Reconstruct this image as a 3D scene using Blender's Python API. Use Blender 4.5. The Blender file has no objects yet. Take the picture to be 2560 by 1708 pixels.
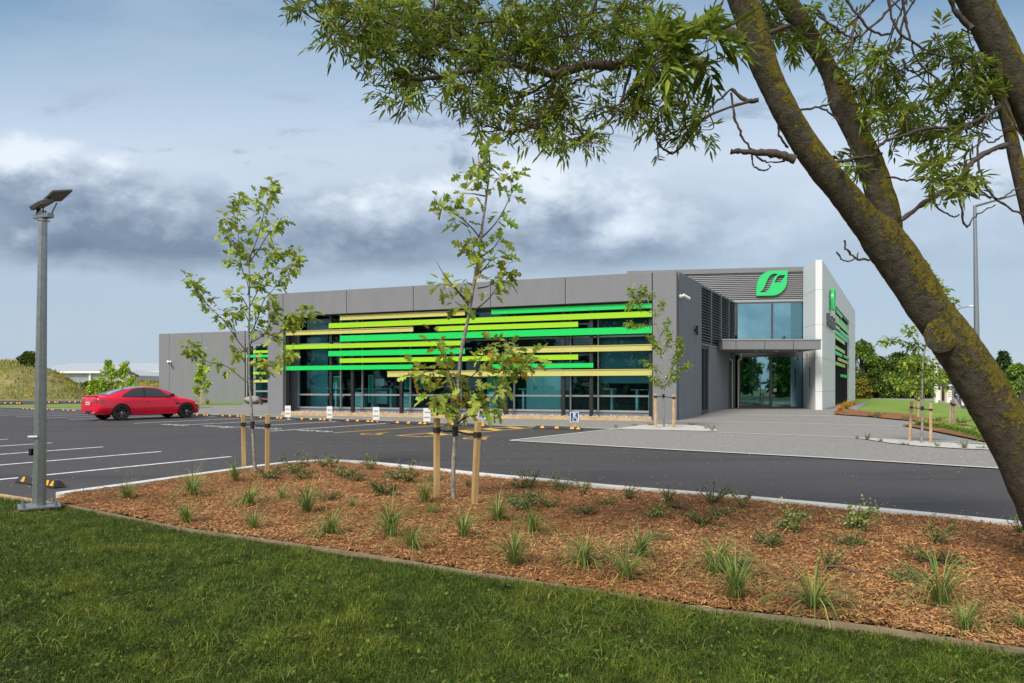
import bpy, bmesh, math, random
import numpy as np
from mathutils import Vector, Matrix, Euler
from mathutils.bvhtree import BVHTree
R = math.radians
SC = bpy.context.scene
COL = SC.collection
# ------------------------------------------------------------------ camera
F, HOR, H = 1707.0, 967.0, 1.4          # focal length and horizon (pixels of the 2560 px photo), eye height
cd = bpy.data.cameras.new('camera'); cam = bpy.data.objects.new('camera', cd); COL.objects.link(cam)
cd.sensor_width = 36; cd.lens = F / 2560 * 36; cd.shift_y = (HOR - 854) / 2560
cd.clip_start = .05; cd.clip_end = 6000
cam.location = (0, 0, H); cam.rotation_euler = (R(90), 0, 0)
SC.camera = cam
# ------------------------------------------------------------------ view, world, sun
SC.view_settings.view_transform = 'Standard'; SC.view_settings.look = 'None'
SC.view_settings.exposure = 0.42; SC.view_settings.gamma = 1
SUN_AZ, SUN_EL = R(215), R(47)
to_sun = Vector((math.sin(SUN_AZ) * math.cos(SUN_EL), math.cos(SUN_AZ) * math.cos(SUN_EL), math.sin(SUN_EL)))
sd = bpy.data.lights.new('sun', 'SUN'); sd.energy = 2.9; sd.angle = R(18); sd.color = (1, .95, .87)
sun = bpy.data.objects.new('sun', sd); COL.objects.link(sun)
sun.rotation_euler = (-to_sun).to_track_quat('-Z', 'Y').to_euler()


class NT:
    """small node-graph helper"""
    def __init__(s, tree): s.t = tree; s.n = tree.nodes; s.l = tree.links
    def node(s, typ, **kw):
        n = s.n.new(typ)
        for k, v in kw.items(): setattr(n, k, v)
        return n
    def put(s, sock, v):
        if hasattr(v, 'is_linked') or isinstance(v, bpy.types.NodeSocket): s.l.new(v, sock)
        else: sock.default_value = v
    def m(s, op, a, b=0.0, c=0.0, clamp=False):
        n = s.node('ShaderNodeMath', operation=op, use_clamp=clamp)
        s.put(n.inputs[0], a); s.put(n.inputs[1], b); s.put(n.inputs[2], c)
        return n.outputs[0]
    def smooth(s, v, a, b):
        n = s.node('ShaderNodeMapRange', interpolation_type='SMOOTHSTEP')
        s.put(n.inputs['Value'], v); n.inputs['From Min'].default_value = a; n.inputs['From Max'].default_value = b
        return n.outputs['Result']
    def noise(s, vec, scale, detail=4, rough=.5, dist=0.0, col=False):
        n = s.node('ShaderNodeTexNoise'); n.inputs['Scale'].default_value = scale
        n.inputs['Detail'].default_value = detail; n.inputs['Roughness'].default_value = rough
        n.inputs['Distortion'].default_value = dist
        if vec is not None: s.l.new(vec, n.inputs['Vector'])
        return n.outputs['Color' if col else 'Fac']
    def ramp(s, fac, stops, interp='LINEAR'):
        n = s.node('ShaderNodeValToRGB'); cr = n.color_ramp; cr.interpolation = interp
        while len(cr.elements) < len(stops): cr.elements.new(.5)
        for e, (p, c) in zip(cr.elements, stops): e.position = p; e.color = (*c, 1)
        s.l.new(fac, n.inputs['Fac']); return n.outputs['Color']
    def mix(s, fac, a, b, typ='MIX'):
        n = s.node('ShaderNodeMix', data_type='RGBA', blend_type=typ)
        s.put(n.inputs[0], fac)
        for sk, v in ((n.inputs[6], a), (n.inputs[7], b)):
            s.put(sk, (*v, 1) if isinstance(v, tuple) and len(v) == 3 else v)
        return n.outputs[2]
    def comb(s, x, y, z):
        n = s.node('ShaderNodeCombineXYZ')
        for i, v in enumerate((x, y, z)): s.put(n.inputs[i], v)
        return n.outputs[0]


W = bpy.data.worlds.new('World'); SC.world = W; W.use_nodes = True
W.node_tree.nodes.clear(); g = NT(W.node_tree)
STR = .1
tc = g.node('ShaderNodeTexCoord'); sx = g.node('ShaderNodeSeparateXYZ'); g.l.new(tc.outputs['Generated'], sx.inputs[0])
X_, Y_, Z_ = sx.outputs
ym = g.m('MAXIMUM', Y_, .25)
q = g.m('DIVIDE', Z_, ym); p_ = g.m('DIVIDE', X_, ym)
cv = g.comb(p_, g.m('MULTIPLY', q, 1.55), 0.0)
cv2 = g.comb(g.m('ADD', p_, -.02), g.m('ADD', g.m('MULTIPLY', q, 1.55), .05), 0.0)
n1 = g.noise(cv, 3.1, 12, .57, .08)
n1b = g.noise(cv2, 3.1, 12, .57, .08)
n2 = g.noise(cv, 8.5, 9, .6, .05)
n3 = g.noise(g.comb(p_, g.m('MULTIPLY', q, 3.4), 3.7), 1.5, 7, .55, .2)
base = g.ramp(g.m('MULTIPLY', q, .5), [(0, (.37, .46, .55)), (.05, (.315, .415, .52)), (.09, (.335, .43, .53)), (.125, (.44, .525, .63)), (.17, (.50, .58, .68)), (.215, (.36, .47, .605)),
                                      (.285, (.155, .275, .42)), (.5, (.16, .26, .40)), (1, (.36, .42, .50))])
wisp = g.smooth(n3, .38, .70)
base = g.mix(g.m('MULTIPLY', wisp, .55), base, (.40, .47, .565))
low = g.m('MULTIPLY', g.smooth(q, .0, .08), g.m('SUBTRACT', 1.0, g.smooth(q, .15, .2)))
base = g.mix(g.m('MULTIPLY', low, g.smooth(n1, .35, .65)), base, (.36, .44, .54))
lit = g.m('MULTIPLY', g.m('SUBTRACT', n1, n1b), 2.3)              # billows catch light on their upper side
wob = g.m('ADD', g.m('MULTIPLY', g.m('SUBTRACT', n1, .5), .10), g.m('MULTIPLY', g.m('SUBTRACT', n2, .5), .035))
qq = g.m('ADD', q, wob)
e1 = g.smooth(g.m('ADD', qq, g.m('MULTIPLY', g.m('SUBTRACT', n3, .5), .10)), .158, .212)
e2 = g.m('SUBTRACT', 1.0, g.smooth(g.m('ADD', q, g.m('MULTIPLY', g.m('SUBTRACT', n1, .5), -.34)), .292, .338))
e3 = g.m('SUBTRACT', 1.0, g.m('MULTIPLY', g.smooth(g.m('ADD', p_, g.m('MULTIPLY', g.m('SUBTRACT', n1, .5), .5)), .12, .42), .75))
mask = g.m('MULTIPLY', g.m('MULTIPLY', g.m('MULTIPLY', e1, e2), e3), g.m('ADD', .55, g.m('MULTIPLY', g.smooth(n1, .30, .56), .45)))
shade = g.m('ADD', g.m('ADD', g.m('MULTIPLY', g.m('SUBTRACT', g.m('ADD', q, g.m('MULTIPLY', g.m('SUBTRACT', n1, .5), .16)), .172), 4.8), lit), g.m('MULTIPLY', g.m('SUBTRACT', n2, .5), .7))
shade = g.m('ADD', shade, g.m('MULTIPLY', g.smooth(p_, -.55, .25), .26))
ccol = g.ramp(shade, [(0, (.105, .15, .22)), (.25, (.15, .20, .275)), (.48, (.28, .34, .43)), (.72, (.47, .54, .62)), (.95, (.66, .72, .78))])
sky = g.mix(mask, base, ccol)
n4 = g.noise(g.comb(p_, g.m('MULTIPLY', q, 2.4), 9.1), 4.6, 9, .6, .5)
sc_ = g.m('MULTIPLY', g.smooth(n4, .56, .70), g.m('MULTIPLY', g.smooth(q, .25, .31), g.m('SUBTRACT', 1.0, g.smooth(q, .37, .46))))
sky = g.mix(g.m('MULTIPLY', sc_, .75), sky, (.19, .25, .34))
back = g.m('SUBTRACT', 1.0, g.smooth(Y_, -.45, .05))
sky = g.mix(back, sky, g.mix(g.smooth(n1, .35, .65), (.50, .55, .62), (.95, .95, .95)))
nis = g.node('ShaderNodeTexSky', sky_type='NISHITA', sun_disc=False, sun_elevation=SUN_EL, sun_rotation=SUN_AZ)
sc10 = g.node('ShaderNodeVectorMath', operation='SCALE'); sc10.inputs[3].default_value = 1 / STR; g.l.new(sky, sc10.inputs[0])
fin = g.mix(.9, nis.outputs[0], sc10.outputs[0])
bg = g.node('ShaderNodeBackground'); bg.inputs['Strength'].default_value = STR; g.l.new(fin, bg.inputs['Color'])
wo = g.node('ShaderNodeOutputWorld'); g.l.new(bg.outputs[0], wo.inputs[0])

# ------------------------------------------------------------------ ground heights and pixel <-> place helpers
def cl(t): return max(0., min(1., t))
def gz(x, y):                            # the forecourt rises 0.2 m to the entrance
    a = cl((y - 28.5) / 8.5); b = cl((x - 6.5) / 3)
    return .2 * a * a * (3 - 2 * a) * b
def G(px, py):                           # point of the ground seen at a photo pixel
    z = 0.
    for _ in range(12):
        Y = F * (H - z) / (py - HOR); X = (px - 1280) / F * Y
        z = .5 * z + .5 * gz(X, Y)
    return Vector((X, Y, gz(X, Y)))
def P(px, py, Y): return Vector(((px - 1280) / F * Y, Y, H + (HOR - py) / F * Y))

# ------------------------------------------------------------------ mesh helpers
def worg(o):
    v = Vector((0, 0, 0))
    while o is not None: v += o.location; o = o.parent
    return v
def link(name, me, parent=None, mat=None):
    o = bpy.data.objects.new(name, me); COL.objects.link(o)
    if parent is not None: o.parent = parent
    if mat is not None:
        for m in (mat if isinstance(mat, (list, tuple)) else [mat]): me.materials.append(m)
    return o
class MB:
    def __init__(s): s.v = []; s.f = []; s.mi = []; s.cur = 0
    def add(s, vs, fs):
        b = len(s.v); s.v += [tuple(x) for x in vs]; s.f += [tuple(b + i for i in f) for f in fs]; s.mi += [s.cur] * len(fs); return s
    def hexa(s, c):  # 8 corners: bottom 4 ccw, top 4 ccw
        return s.add(c, [(3, 2, 1, 0), (4, 5, 6, 7), (0, 1, 5, 4), (1, 2, 6, 5), (2, 3, 7, 6), (3, 0, 4, 7)])
    def box(s, x0, x1, y0, y1, z0, z1):
        return s.hexa([(x0, y0, z0), (x1, y0, z0), (x1, y1, z0), (x0, y1, z0), (x0, y0, z1), (x1, y0, z1), (x1, y1, z1), (x0, y1, z1)])
    def fbox(s, fr, u0, u1, v0, v1, z0, z1):
        return s.hexa([fr(u, v, z) for z in (z0, z1) for u, v in ((u0, v0), (u1, v0), (u1, v1), (u0, v1))])
    def prism(s, poly, z0, z1):
        n = len(poly); b = [(x, y, z0) for x, y in poly] + [(x, y, z1) for x, y in poly]
        return s.add(b, [tuple(range(n - 1, -1, -1)), tuple(range(n, 2 * n))] + [(i, (i + 1) % n, n + (i + 1) % n, n + i) for i in range(n)])
    def bar(s, a, b, w, h, up=(0, 0, 1)):
        a, b = Vector(a), Vector(b); d = (b - a).normalized(); up = Vector(up)
        if abs(d.dot(up)) > .98: up = Vector((0, 1, 0))
        r = d.cross(up).normalized() * w / 2; u = r.cross(d).normalized() * h / 2
        return s.hexa([a - r - u, a + r - u, b + r - u, b - r - u, a - r + u, a + r + u, b + r + u, b - r + u])
    def tube(s, pts, rad, n=8, cap=True):
        pts = [Vector(p) for p in pts]; k = len(pts)
        if not hasattr(rad, '__len__'): rad = [rad] * k
        vs = []; ref = None
        for i in range(k):
            d = (pts[min(i + 1, k - 1)] - pts[max(i - 1, 0)]).normalized()
            if ref is None: ref = d.orthogonal().normalized()
            ref = (ref - d * ref.dot(d)).normalized(); bi = d.cross(ref)
            vs += [pts[i] + (ref * math.cos(2 * math.pi * j / n) + bi * math.sin(2 * math.pi * j / n)) * rad[i] for j in range(n)]
        fs = [(i * n + j, i * n + (j + 1) % n, (i + 1) * n + (j + 1) % n, (i + 1) * n + j) for i in range(k - 1) for j in range(n)]
        if cap: fs += [tuple(range(n - 1, -1, -1)), tuple(range((k - 1) * n, k * n))]
        return s.add(vs, fs)
    def lathe(s, prof, n=24, M=None):    # prof: (r, z) ; closed profile loops round itself
        M = M or Matrix()
        vs = [M @ Vector((r * math.cos(2 * math.pi * j / n), r * math.sin(2 * math.pi * j / n), z)) for r, z in prof for j in range(n)]
        k = len(prof)
        return s.add(vs, [(i * n + j, i * n + (j + 1) % n, (i + 1) * n + (j + 1) % n, (i + 1) * n + j) for i in range(k - 1) for j in range(n)])
    def build(s, name, mat, parent=None, smooth=None, bevel=0, recalc=True):
        o0 = worg(parent) if parent is not None else Vector((0, 0, 0))
        me = bpy.data.meshes.new(name); me.from_pydata([tuple(Vector(v) - o0) for v in s.v], [], s.f)
        me.polygons.foreach_set('material_index', s.mi)
        bm = bmesh.new(); bm.from_mesh(me)
        if bevel: bmesh.ops.bevel(bm, geom=bm.edges[:], offset=bevel, segments=1, affect='EDGES', clamp_overlap=True)
        if recalc: bmesh.ops.recalc_face_normals(bm, faces=bm.faces[:])
        bm.to_mesh(me); bm.free()
        if smooth is not None:
            me.polygons.foreach_set('use_smooth', [True] * len(me.polygons)); me.set_sharp_from_angle(angle=R(smooth))
        return link(name, me, parent, mat)
def fast(name, V, faces, mat, parent=None, col=None, smooth=False):
    """numpy mesh: V (n,3), faces list of (m,k) index arrays, col (n,3) tint"""
    o0 = np.array(worg(parent)) if parent is not None else np.zeros(3)
    V = np.asarray(V, dtype=np.float32) - o0.astype(np.float32)
    faces = [np.asarray(f) for f in (faces if isinstance(faces, list) else [faces])]
    me = bpy.data.meshes.new(name); me.vertices.add(len(V)); me.vertices.foreach_set('co', V.ravel())
    loops = np.concatenate([f.ravel() for f in faces]); tot = np.concatenate([np.full(len(f), f.shape[1]) for f in faces])
    st = np.concatenate([[0], np.cumsum(tot)[:-1]])
    me.loops.add(len(loops)); me.loops.foreach_set('vertex_index', loops.astype(np.int32))
    me.polygons.add(len(tot)); me.polygons.foreach_set('loop_start', st.astype(np.int32))
    if smooth: me.polygons.foreach_set('use_smooth', np.ones(len(tot), dtype=bool))
    if col is not None:
        a = me.color_attributes.new('tint', 'FLOAT_COLOR', 'POINT')
        a.data.foreach_set('color', np.concatenate([col, np.ones((len(V), 1))], 1).astype(np.float32).ravel())
    me.update(calc_edges=True); me.validate()
    return link(name, me, parent, mat)
def empty(name, loc):
    o = bpy.data.objects.new(name, None); COL.objects.link(o); o.location = loc; o.empty_display_size = .2; return o
def tag(o, label=None, cat=None, group=None, kind=None):
    if label: o['label'] = label
    if cat: o['category'] = cat
    if group: o['group'] = group
    if kind: o['kind'] = kind
    return o
def copy_tree(o, parent=None):
    c = o.copy(); COL.objects.link(c)
    if parent is not None: c.parent = parent
    for ch in [x for x in COL.objects if x.parent == o]: copy_tree(ch, c)
    return c
def crom(pts, n=6):                      # Catmull-Rom through points (any dimension)
    A = np.array([list(p) for p in pts], dtype=float); A = np.vstack([2 * A[0] - A[1], A, 2 * A[-1] - A[-2]])
    out = []
    for i in range(1, len(A) - 2):
        for t in np.arange(n) / n:
            a, b, c, d = A[i - 1:i + 3]
            out.append(.5 * (2 * b + (c - a) * t + (2 * a - 5 * b + 4 * c - d) * t * t + (3 * b - a - 3 * c + d) * t ** 3))
    out.append(A[-2]); return np.array(out)
_tx = {}
def text_mesh(body, size, depth=.0, spacing=1.0, bold=False):
    """outline of a word as (verts, faces), centred on x, baseline y=0"""
    k = (body, size, depth, spacing)
    if k not in _tx:
        cu = bpy.data.curves.new('t', 'FONT'); cu.body = body; cu.size = size; cu.extrude = depth; cu.align_x = 'CENTER'; cu.space_character = spacing
        cu.resolution_u = 3; cu.offset = size * .012
        o = bpy.data.objects.new('t', cu); COL.objects.link(o); dg = bpy.context.evaluated_depsgraph_get(); dg.update()
        me = o.evaluated_get(dg).to_mesh(); _tx[k] = ([v.co.copy() for v in me.vertices], [tuple(p.vertices) for p in me.polygons])
        o.evaluated_get(dg).to_mesh_clear(); bpy.data.objects.remove(o); bpy.data.curves.remove(cu)
    return _tx[k]

# ------------------------------------------------------------------ materials
def M(name, col, rough=.6, metal=0., var=0., vs=4., bump=0., bs=60., spec=.5, coat=0., tint=False, trans=0., var2=None, stretch=None, emit=0.):
    m = bpy.data.materials.new(name); m.use_nodes = True; m.node_tree.nodes.clear(); g = NT(m.node_tree)
    b = g.node('ShaderNodeBsdfPrincipled'); out = g.node('ShaderNodeOutputMaterial')
    b.inputs['Roughness'].default_value = rough; b.inputs['Metallic'].default_value = metal
    b.inputs['Specular IOR Level'].default_value = spec; b.inputs['Coat Weight'].default_value = coat
    b.inputs['Coat Roughness'].default_value = .03
    tc = g.node('ShaderNodeTexCoord'); vec = tc.outputs['Object']
    if stretch:
        mp = g.node('ShaderNodeMapping'); mp.inputs['Scale'].default_value = stretch; g.l.new(vec, mp.inputs[0]); vec = mp.outputs[0]
    c = (*col, 1)
    if var or var2:
        n = g.noise(vec, vs, 6, .6)
        if var2: c = g.mix(g.smooth(n, .35, .65), (*col, 1), (*var2, 1))
        else: c = g.mix(n, tuple(x * (1 - var) for x in col) + (1,), tuple(min(1, x * (1 + var)) for x in col) + (1,))
    if tint:
        at = g.node('ShaderNodeAttribute', attribute_name='tint'); c = g.mix(1.0, c, at.outputs['Color'], 'MULTIPLY')
    g.put(b.inputs['Base Color'], c)
    if bump:
        bn = g.node('ShaderNodeBump'); bn.inputs['Strength'].default_value = bump; bn.inputs['Distance'].default_value = .02
        g.l.new(g.noise(vec, bs, 5, .65), bn.inputs['Height']); g.l.new(bn.outputs[0], b.inputs['Normal'])
    if emit: g.put(b.inputs['Emission Color'], c); b.inputs['Emission Strength'].default_value = emit
    sh = b.outputs[0]
    if trans:
        t = g.node('ShaderNodeBsdfTranslucent'); g.put(t.inputs['Color'], c)
        mx = g.node('ShaderNodeMixShader'); mx.inputs[0].default_value = trans; g.l.new(sh, mx.inputs[1]); g.l.new(t.outputs[0], mx.inputs[2]); sh = mx.outputs[0]
    g.l.new(sh, out.inputs[0]); return m
def glass(name, tintc, refl, gl=(.8, .93, 1)):
    m = bpy.data.materials.new(name); m.use_nodes = True; m.node_tree.nodes.clear(); g = NT(m.node_tree)
    t = g.node('ShaderNodeBsdfTransparent'); t.inputs[0].default_value = (*tintc, 1)
    s = g.node('ShaderNodeBsdfGlossy'); s.inputs[0].default_value = (*gl, 1); s.inputs['Roughness'].default_value = .015
    lw = g.node('ShaderNodeLayerWeight'); lw.inputs[0].default_value = .35
    tc = g.node('ShaderNodeTexCoord'); bn = g.node('ShaderNodeBump'); bn.inputs['Strength'].default_value = .03; bn.inputs['Distance'].default_value = .05
    g.l.new(g.noise(tc.outputs['Object'], .9, 2, .5), bn.inputs['Height']); g.l.new(bn.outputs[0], s.inputs['Normal'])
    fac = g.m('ADD', refl, g.m('MULTIPLY', lw.outputs['Fresnel'], .5), clamp=True)
    mx = g.node('ShaderNodeMixShader'); g.l.new(fac, mx.inputs[0]); g.l.new(t.outputs[0], mx.inputs[1]); g.l.new(s.outputs[0], mx.inputs[2])
    o = g.node('ShaderNodeOutputMaterial'); g.l.new(mx.outputs[0], o.inputs[0]); return m
def ground_mat(name, c1, c2, scale, speck, cs, rough=.9, bump=.4, big=None, streak=None, spec=.3):
    """two-colour speckle + broad patches (+ streaks)"""
    m = bpy.data.materials.new(name); m.use_nodes = True; m.node_tree.nodes.clear(); g = NT(m.node_tree)
    b = g.node('ShaderNodeBsdfPrincipled'); out = g.node('ShaderNodeOutputMaterial'); b.inputs['Roughness'].default_value = rough
    b.inputs['Specular IOR Level'].default_value = spec
    tc = g.node('ShaderNodeTexCoord'); vec = tc.outputs['Object']
    fine = g.noise(vec, scale, 4, .75)
    c = g.mix(g.smooth(fine, .35, .65), (*c1, 1), (*c2, 1))
    if speck:
        vo = g.node('ShaderNodeTexVoronoi'); vo.inputs['Scale'].default_value = speck; g.l.new(vec, vo.inputs['Vector'])
        sp = g.node('ShaderNodeSeparateColor'); g.l.new(vo.outputs['Color'], sp.inputs[0])
        c = g.mix(g.m('MULTIPLY', g.smooth(sp.outputs[0], .72, .98), .75), c, (*cs, 1))
    if big:
        n = g.noise(vec, big[0], 5, .6); c = g.mix(g.m('MULTIPLY', g.smooth(n, .3, .75), big[2]), c, (*big[1], 1))
    if streak:
        mp = g.node('ShaderNodeMapping'); mp.inputs['Rotation'].default_value = (0, 0, streak[0]); mp.inputs['Scale'].default_value = streak[1]
        g.l.new(vec, mp.inputs[0]); n = g.noise(mp.outputs[0], 1., 5, .65, .4); c = g.mix(g.m('MULTIPLY', g.smooth(n, .45, .75), streak[3]), c, (*streak[2], 1))
    g.put(b.inputs['Base Color'], c)
    bn = g.node('ShaderNodeBump'); bn.inputs['Strength'].default_value = bump; bn.inputs['Distance'].default_value = .01
    g.l.new(fine, bn.inputs['Height']); g.l.new(bn.outputs[0], b.inputs['Normal'])
    g.l.new(b.outputs[0], out.inputs[0]); return m

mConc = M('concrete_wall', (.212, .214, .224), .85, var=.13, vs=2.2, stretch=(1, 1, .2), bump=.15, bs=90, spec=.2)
mConcShade = M('concrete_wall_shaded', (.18, .192, .215), .85, var=.13, vs=2.2, stretch=(1, 1, .2), bump=.15, bs=90, spec=.2)  # same concrete with the shade of side walls put into a darker, bluer colour
mWhiteWall = M('white_panel', (.72, .73, .74), .55, var=.05, vs=.9, bump=.05, spec=.3)
mAlu = M('aluminium_frame', (.42, .43, .43), .4, .6)
mDkFrame = M('dark_frame', (.10, .105, .11), .45, .5)
mBlack = M('black_steel', (.016, .016, .018), .45)
mSteel = M('galvanised_steel', (.29, .31, .32), .38, .75, var=.35, vs=18, bump=.05, bs=30)
mClad = M('metal_cladding', (.24, .24, .245), .38, .45, var=.06, vs=.6)
mLouv = M('louvre_metal', (.17, .195, .21), .45, .35)
mLime = M('lime_slat', (.33, .62, .012), .35, var=.05, vs=1.5)
mGreen = M('green_slat', (.004, .60, .10), .35, var=.05, vs=1.5)
mYel = M('yellow_slat', (.56, .52, .15), .35, var=.05, vs=1.5)
mLogo = M('logo_green', (.03, .58, .17), .4, var=.04, vs=3)
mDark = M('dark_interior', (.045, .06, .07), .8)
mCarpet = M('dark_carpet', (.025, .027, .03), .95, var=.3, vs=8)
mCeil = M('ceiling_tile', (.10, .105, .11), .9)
mFurn = M('white_laminate', (.62, .68, .70), .45)
mScreenG = M('green_screen', (.03, .25, .13), .8, var=.15, vs=9)
mBlackP = M('black_plastic', (.012, .012, .013), .4)
mEdge = M('weathered_timber', (.26, .20, .12), .85, var2=(.18, .14, .085), vs=6)
mTimber = M('pine_timber', (.50, .34, .15), .75, var2=(.36, .23, .09), vs=6, bump=.2, bs=30, stretch=(1, 1, .25))
mTimberPale = M('pale_timber', (.56, .39, .22), .75, var2=(.44, .29, .15), vs=5, bump=.15)
mStrap = M('rubber_strap', (.012, .012, .013), .7)
mWhite = M('white_sign', (.80, .79, .76), .5)
mBlue = M('sign_blue', (.008, .10, .26), .4)
mInk = M('black_ink', (.02, .02, .022), .6)
mOrange = M('amber_reflector', (.85, .36, .01), .45, var=.06, vs=20)
mRubber = M('black_rubber', (.028, .026, .03), .7, var=.25, vs=12, bump=.1)
mRubGrey = M('worn_rubber', (.062, .055, .06), .8, var=.25, vs=12, bump=.1)
mLine = M('white_paint', (.78, .78, .76), .8, var2=(.5, .5, .49), vs=9)
mLineY = M('yellow_paint', (.68, .40, .05), .8, var2=(.55, .31, .05), vs=9)
mKerb = M('pale_concrete', (.62, .60, .56), .9, var=.18, vs=7, bump=.2, bs=60)
mGlass = glass('tinted_glass', (.46, .90, .94), .03, (.45, .85, .95))
mGlassE = glass('reflective_glass', (.25, .62, .70), .42, (.42, .78, .92))
mRed = M('red_paint', (.70, .001, .030), .3, spec=.3, coat=.6, var=.02, vs=2)
mCarGlass = M('car_glass', (.012, .02, .018), .04, spec=.8, coat=.5)
mChrome = M('bright_metal', (.75, .75, .76), .15, 1.)
mTail = M('tail_lamp_red', (.22, .002, .006), .12, coat=1.)
mLens = M('clear_lens', (.7, .72, .75), .1, coat=1.)
mPlate = M('plate_white', (.7, .7, .7), .4)
mLeafG = M('ash_leaf', (.20, .255, .034), .45, tint=True, trans=.5, spec=.35)
mLeafY = M('young_leaf', (.28, .345, .055), .5, tint=True, trans=.38, spec=.3)
mLeafB = M('bright_leaf', (.28, .375, .045), .5, tint=True, trans=.35, spec=.3)
mLeafD = M('hedge_leaf', (.115, .175, .026), .5, tint=True, trans=.25, spec=.3)
mTwig = M('twig_bark', (.075, .055, .045), .9, var=.3, vs=30)
mYBark = M('young_bark', (.34, .31, .27), .9, var2=(.16, .145, .115), vs=22, bump=.3, bs=80)
mGrass = M('grass_blade', (.076, .132, .015), .55, tint=True, trans=.25, spec=.25)
mTuss = M('tussock_blade', (.19, .25, .06), .5, tint=True, trans=.25, spec=.35)
mRose = M('rose_leaf', (.16, .20, .055), .5, tint=True, trans=.2, spec=.35)
mPetal = M('white_petal', (.85, .83, .74), .6, trans=.2)
mChip = M('bark_chip', (.36, .180, .078), .8, tint=True, spec=.2)
mDirt = M('soil', (.12, .07, .04), .95, var=.35, vs=9, bump=.6, bs=40)
mRock = M('boulder_stone', (.33, .31, .28), .9, var2=(.20, .19, .17), vs=3, bump=.5, bs=12)
mRedWood = M('red_timber', (.20, .045, .03), .6, var=.2, vs=6)
mPebble = M('pale_pebbles', (.55, .52, .46), .85, tint=True)
# ================================================================== SETTING
mAsph = ground_mat('asphalt', (.046, .040, .041), (.076, .067, .067), 55, 120, (.15, .145, .145), .8, .35,
                   big=(.25, (.078, .072, .073), .65), streak=(R(-8), (.10, 1.1, 1), (.036, .032, .033), .6), spec=.2)
mAggr = ground_mat('exposed_aggregate', (.15, .142, .13), (.29, .275, .255), 60, 45, (.46, .44, .41), .95, .5, big=(.5, (.24, .23, .215), .5), spec=.1)
mGravel = ground_mat('pale_gravel', (.34, .32, .29), (.56, .54, .49), 30, 18, (.68, .66, .6), .9, .9)
mMulch = ground_mat('mulch', (.12, .05, .018), (.34, .15, .055), 34, 28, (.44, .25, .11), .95, .9, big=(1.1, (.12, .045, .018), .45))
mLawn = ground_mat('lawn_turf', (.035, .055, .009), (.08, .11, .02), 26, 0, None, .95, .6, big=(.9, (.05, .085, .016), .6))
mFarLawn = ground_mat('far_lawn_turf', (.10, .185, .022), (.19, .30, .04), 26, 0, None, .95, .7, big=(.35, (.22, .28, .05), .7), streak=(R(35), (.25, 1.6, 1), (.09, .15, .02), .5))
mHill = ground_mat('hill_turf', (.14, .14, .035), (.24, .20, .07), 1.6, 0, None, .95, .8, big=(.22, (.09, .12, .03), .8), streak=(R(20), (.3, .8, 1), (.30, .25, .15), .5))
mField = ground_mat('field_turf', (.10, .14, .035), (.16, .19, .06), 3, 0, None, .95, .4, big=(.05, (.18, .18, .07), .5))

def sheet(name, pts, z, mat, label=None, kind='structure', thick=0.):
    me = bpy.data.meshes.new(name); bm = bmesh.new()
    bm.faces.new([bm.verts.new((p[0], p[1], 0)) for p in pts])
    for n, vals in (((0, 1, 0), np.arange(28.5, 38, 1.2)), ((1, 0, 0), np.arange(6.5, 10, .75))):
        for c in vals:
            bmesh.ops.bisect_plane(bm, geom=bm.verts[:] + bm.edges[:] + bm.faces[:], plane_co=Vector(n) * c, plane_no=n)
    bmesh.ops.triangulate(bm, faces=bm.faces[:])
    bmesh.ops.recalc_face_normals(bm, faces=bm.faces[:])
    for f in bm.faces:
        if f.normal.z < 0: f.normal_flip()
    for v in bm.verts: v.co.z = z + gz(v.co.x, v.co.y)
    bm.to_mesh(me); bm.free(); o = link(name, me, None, mat)
    if kind: o['kind'] = kind
    return o
def ribbon(mb, pts, w, z, h=0.):
    """flat or raised strip along ground points"""
    p = [Vector((a[0], a[1], 0)) for a in pts]; L = []; Rr = []
    for i in range(len(p)):
        d = (p[min(i + 1, len(p) - 1)] - p[max(i - 1, 0)]).normalized(); n = Vector((-d.y, d.x, 0)) * w / 2
        for lst, s in ((L, 1), (Rr, -1)):
            c = p[i] + n * s; lst.append((c.x, c.y, z + gz(c.x, c.y)))
    for i in range(len(p) - 1):
        if h: mb.hexa([(a[0], a[1], a[2] - h) for a in (L[i], Rr[i], Rr[i + 1], L[i + 1])] + [L[i], Rr[i], Rr[i + 1], L[i + 1]])
        else: mb.add([L[i], Rr[i], Rr[i + 1], L[i + 1]], [(0, 1, 2, 3)])
def dens(pts, step=.5):
    out = []
    for a, b in zip(pts[:-1], pts[1:]):
        a, b = Vector(a[:2]), Vector(b[:2]); n = max(1, int((b - a).length / step))
        out += [a + (b - a) * i / n for i in range(n)]
    return out + [Vector(pts[-1][:2])]

sheet('ground', [(-2500, -300), (2500, -300), (2500, 3000), (-2500, 3000)], -.06, mField)
sheet('car_park', [(-70, 1.5), (24, 1.5), (24, 30), (6, 30), (-10, 42), (-70, 84)], 0, mAsph)
SR = Vector((.851, -.525, 0)); SS = Vector((.525, .851, 0))      # along a row of stalls, along a stall
b0 = G(1512, 1073)
PV = [G(1275, 1103), G(1700, 1127), G(2050, 1145.5), G(2560, 1177), G(2900, 1200), (30, 16), (60, 60), (60, 90), (-20, 90), (-90, 110), G(-700, 1014), G(-350, 1016.5), G(0, 1019.5),
      G(200, 1025), G(544, 1038.5), G(853, 1049), G(1216, 1064.5), G(1512, 1073.3), G(1535, 1074)]
sheet('forecourt_paving', PV, .012, mAggr)
kerbm = MB()
ribbon(kerbm, dens([G(2900, 1200), G(2560, 1177), G(2050, 1145.5), G(1700, 1127), G(1275, 1103)]), .11, .02)
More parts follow.
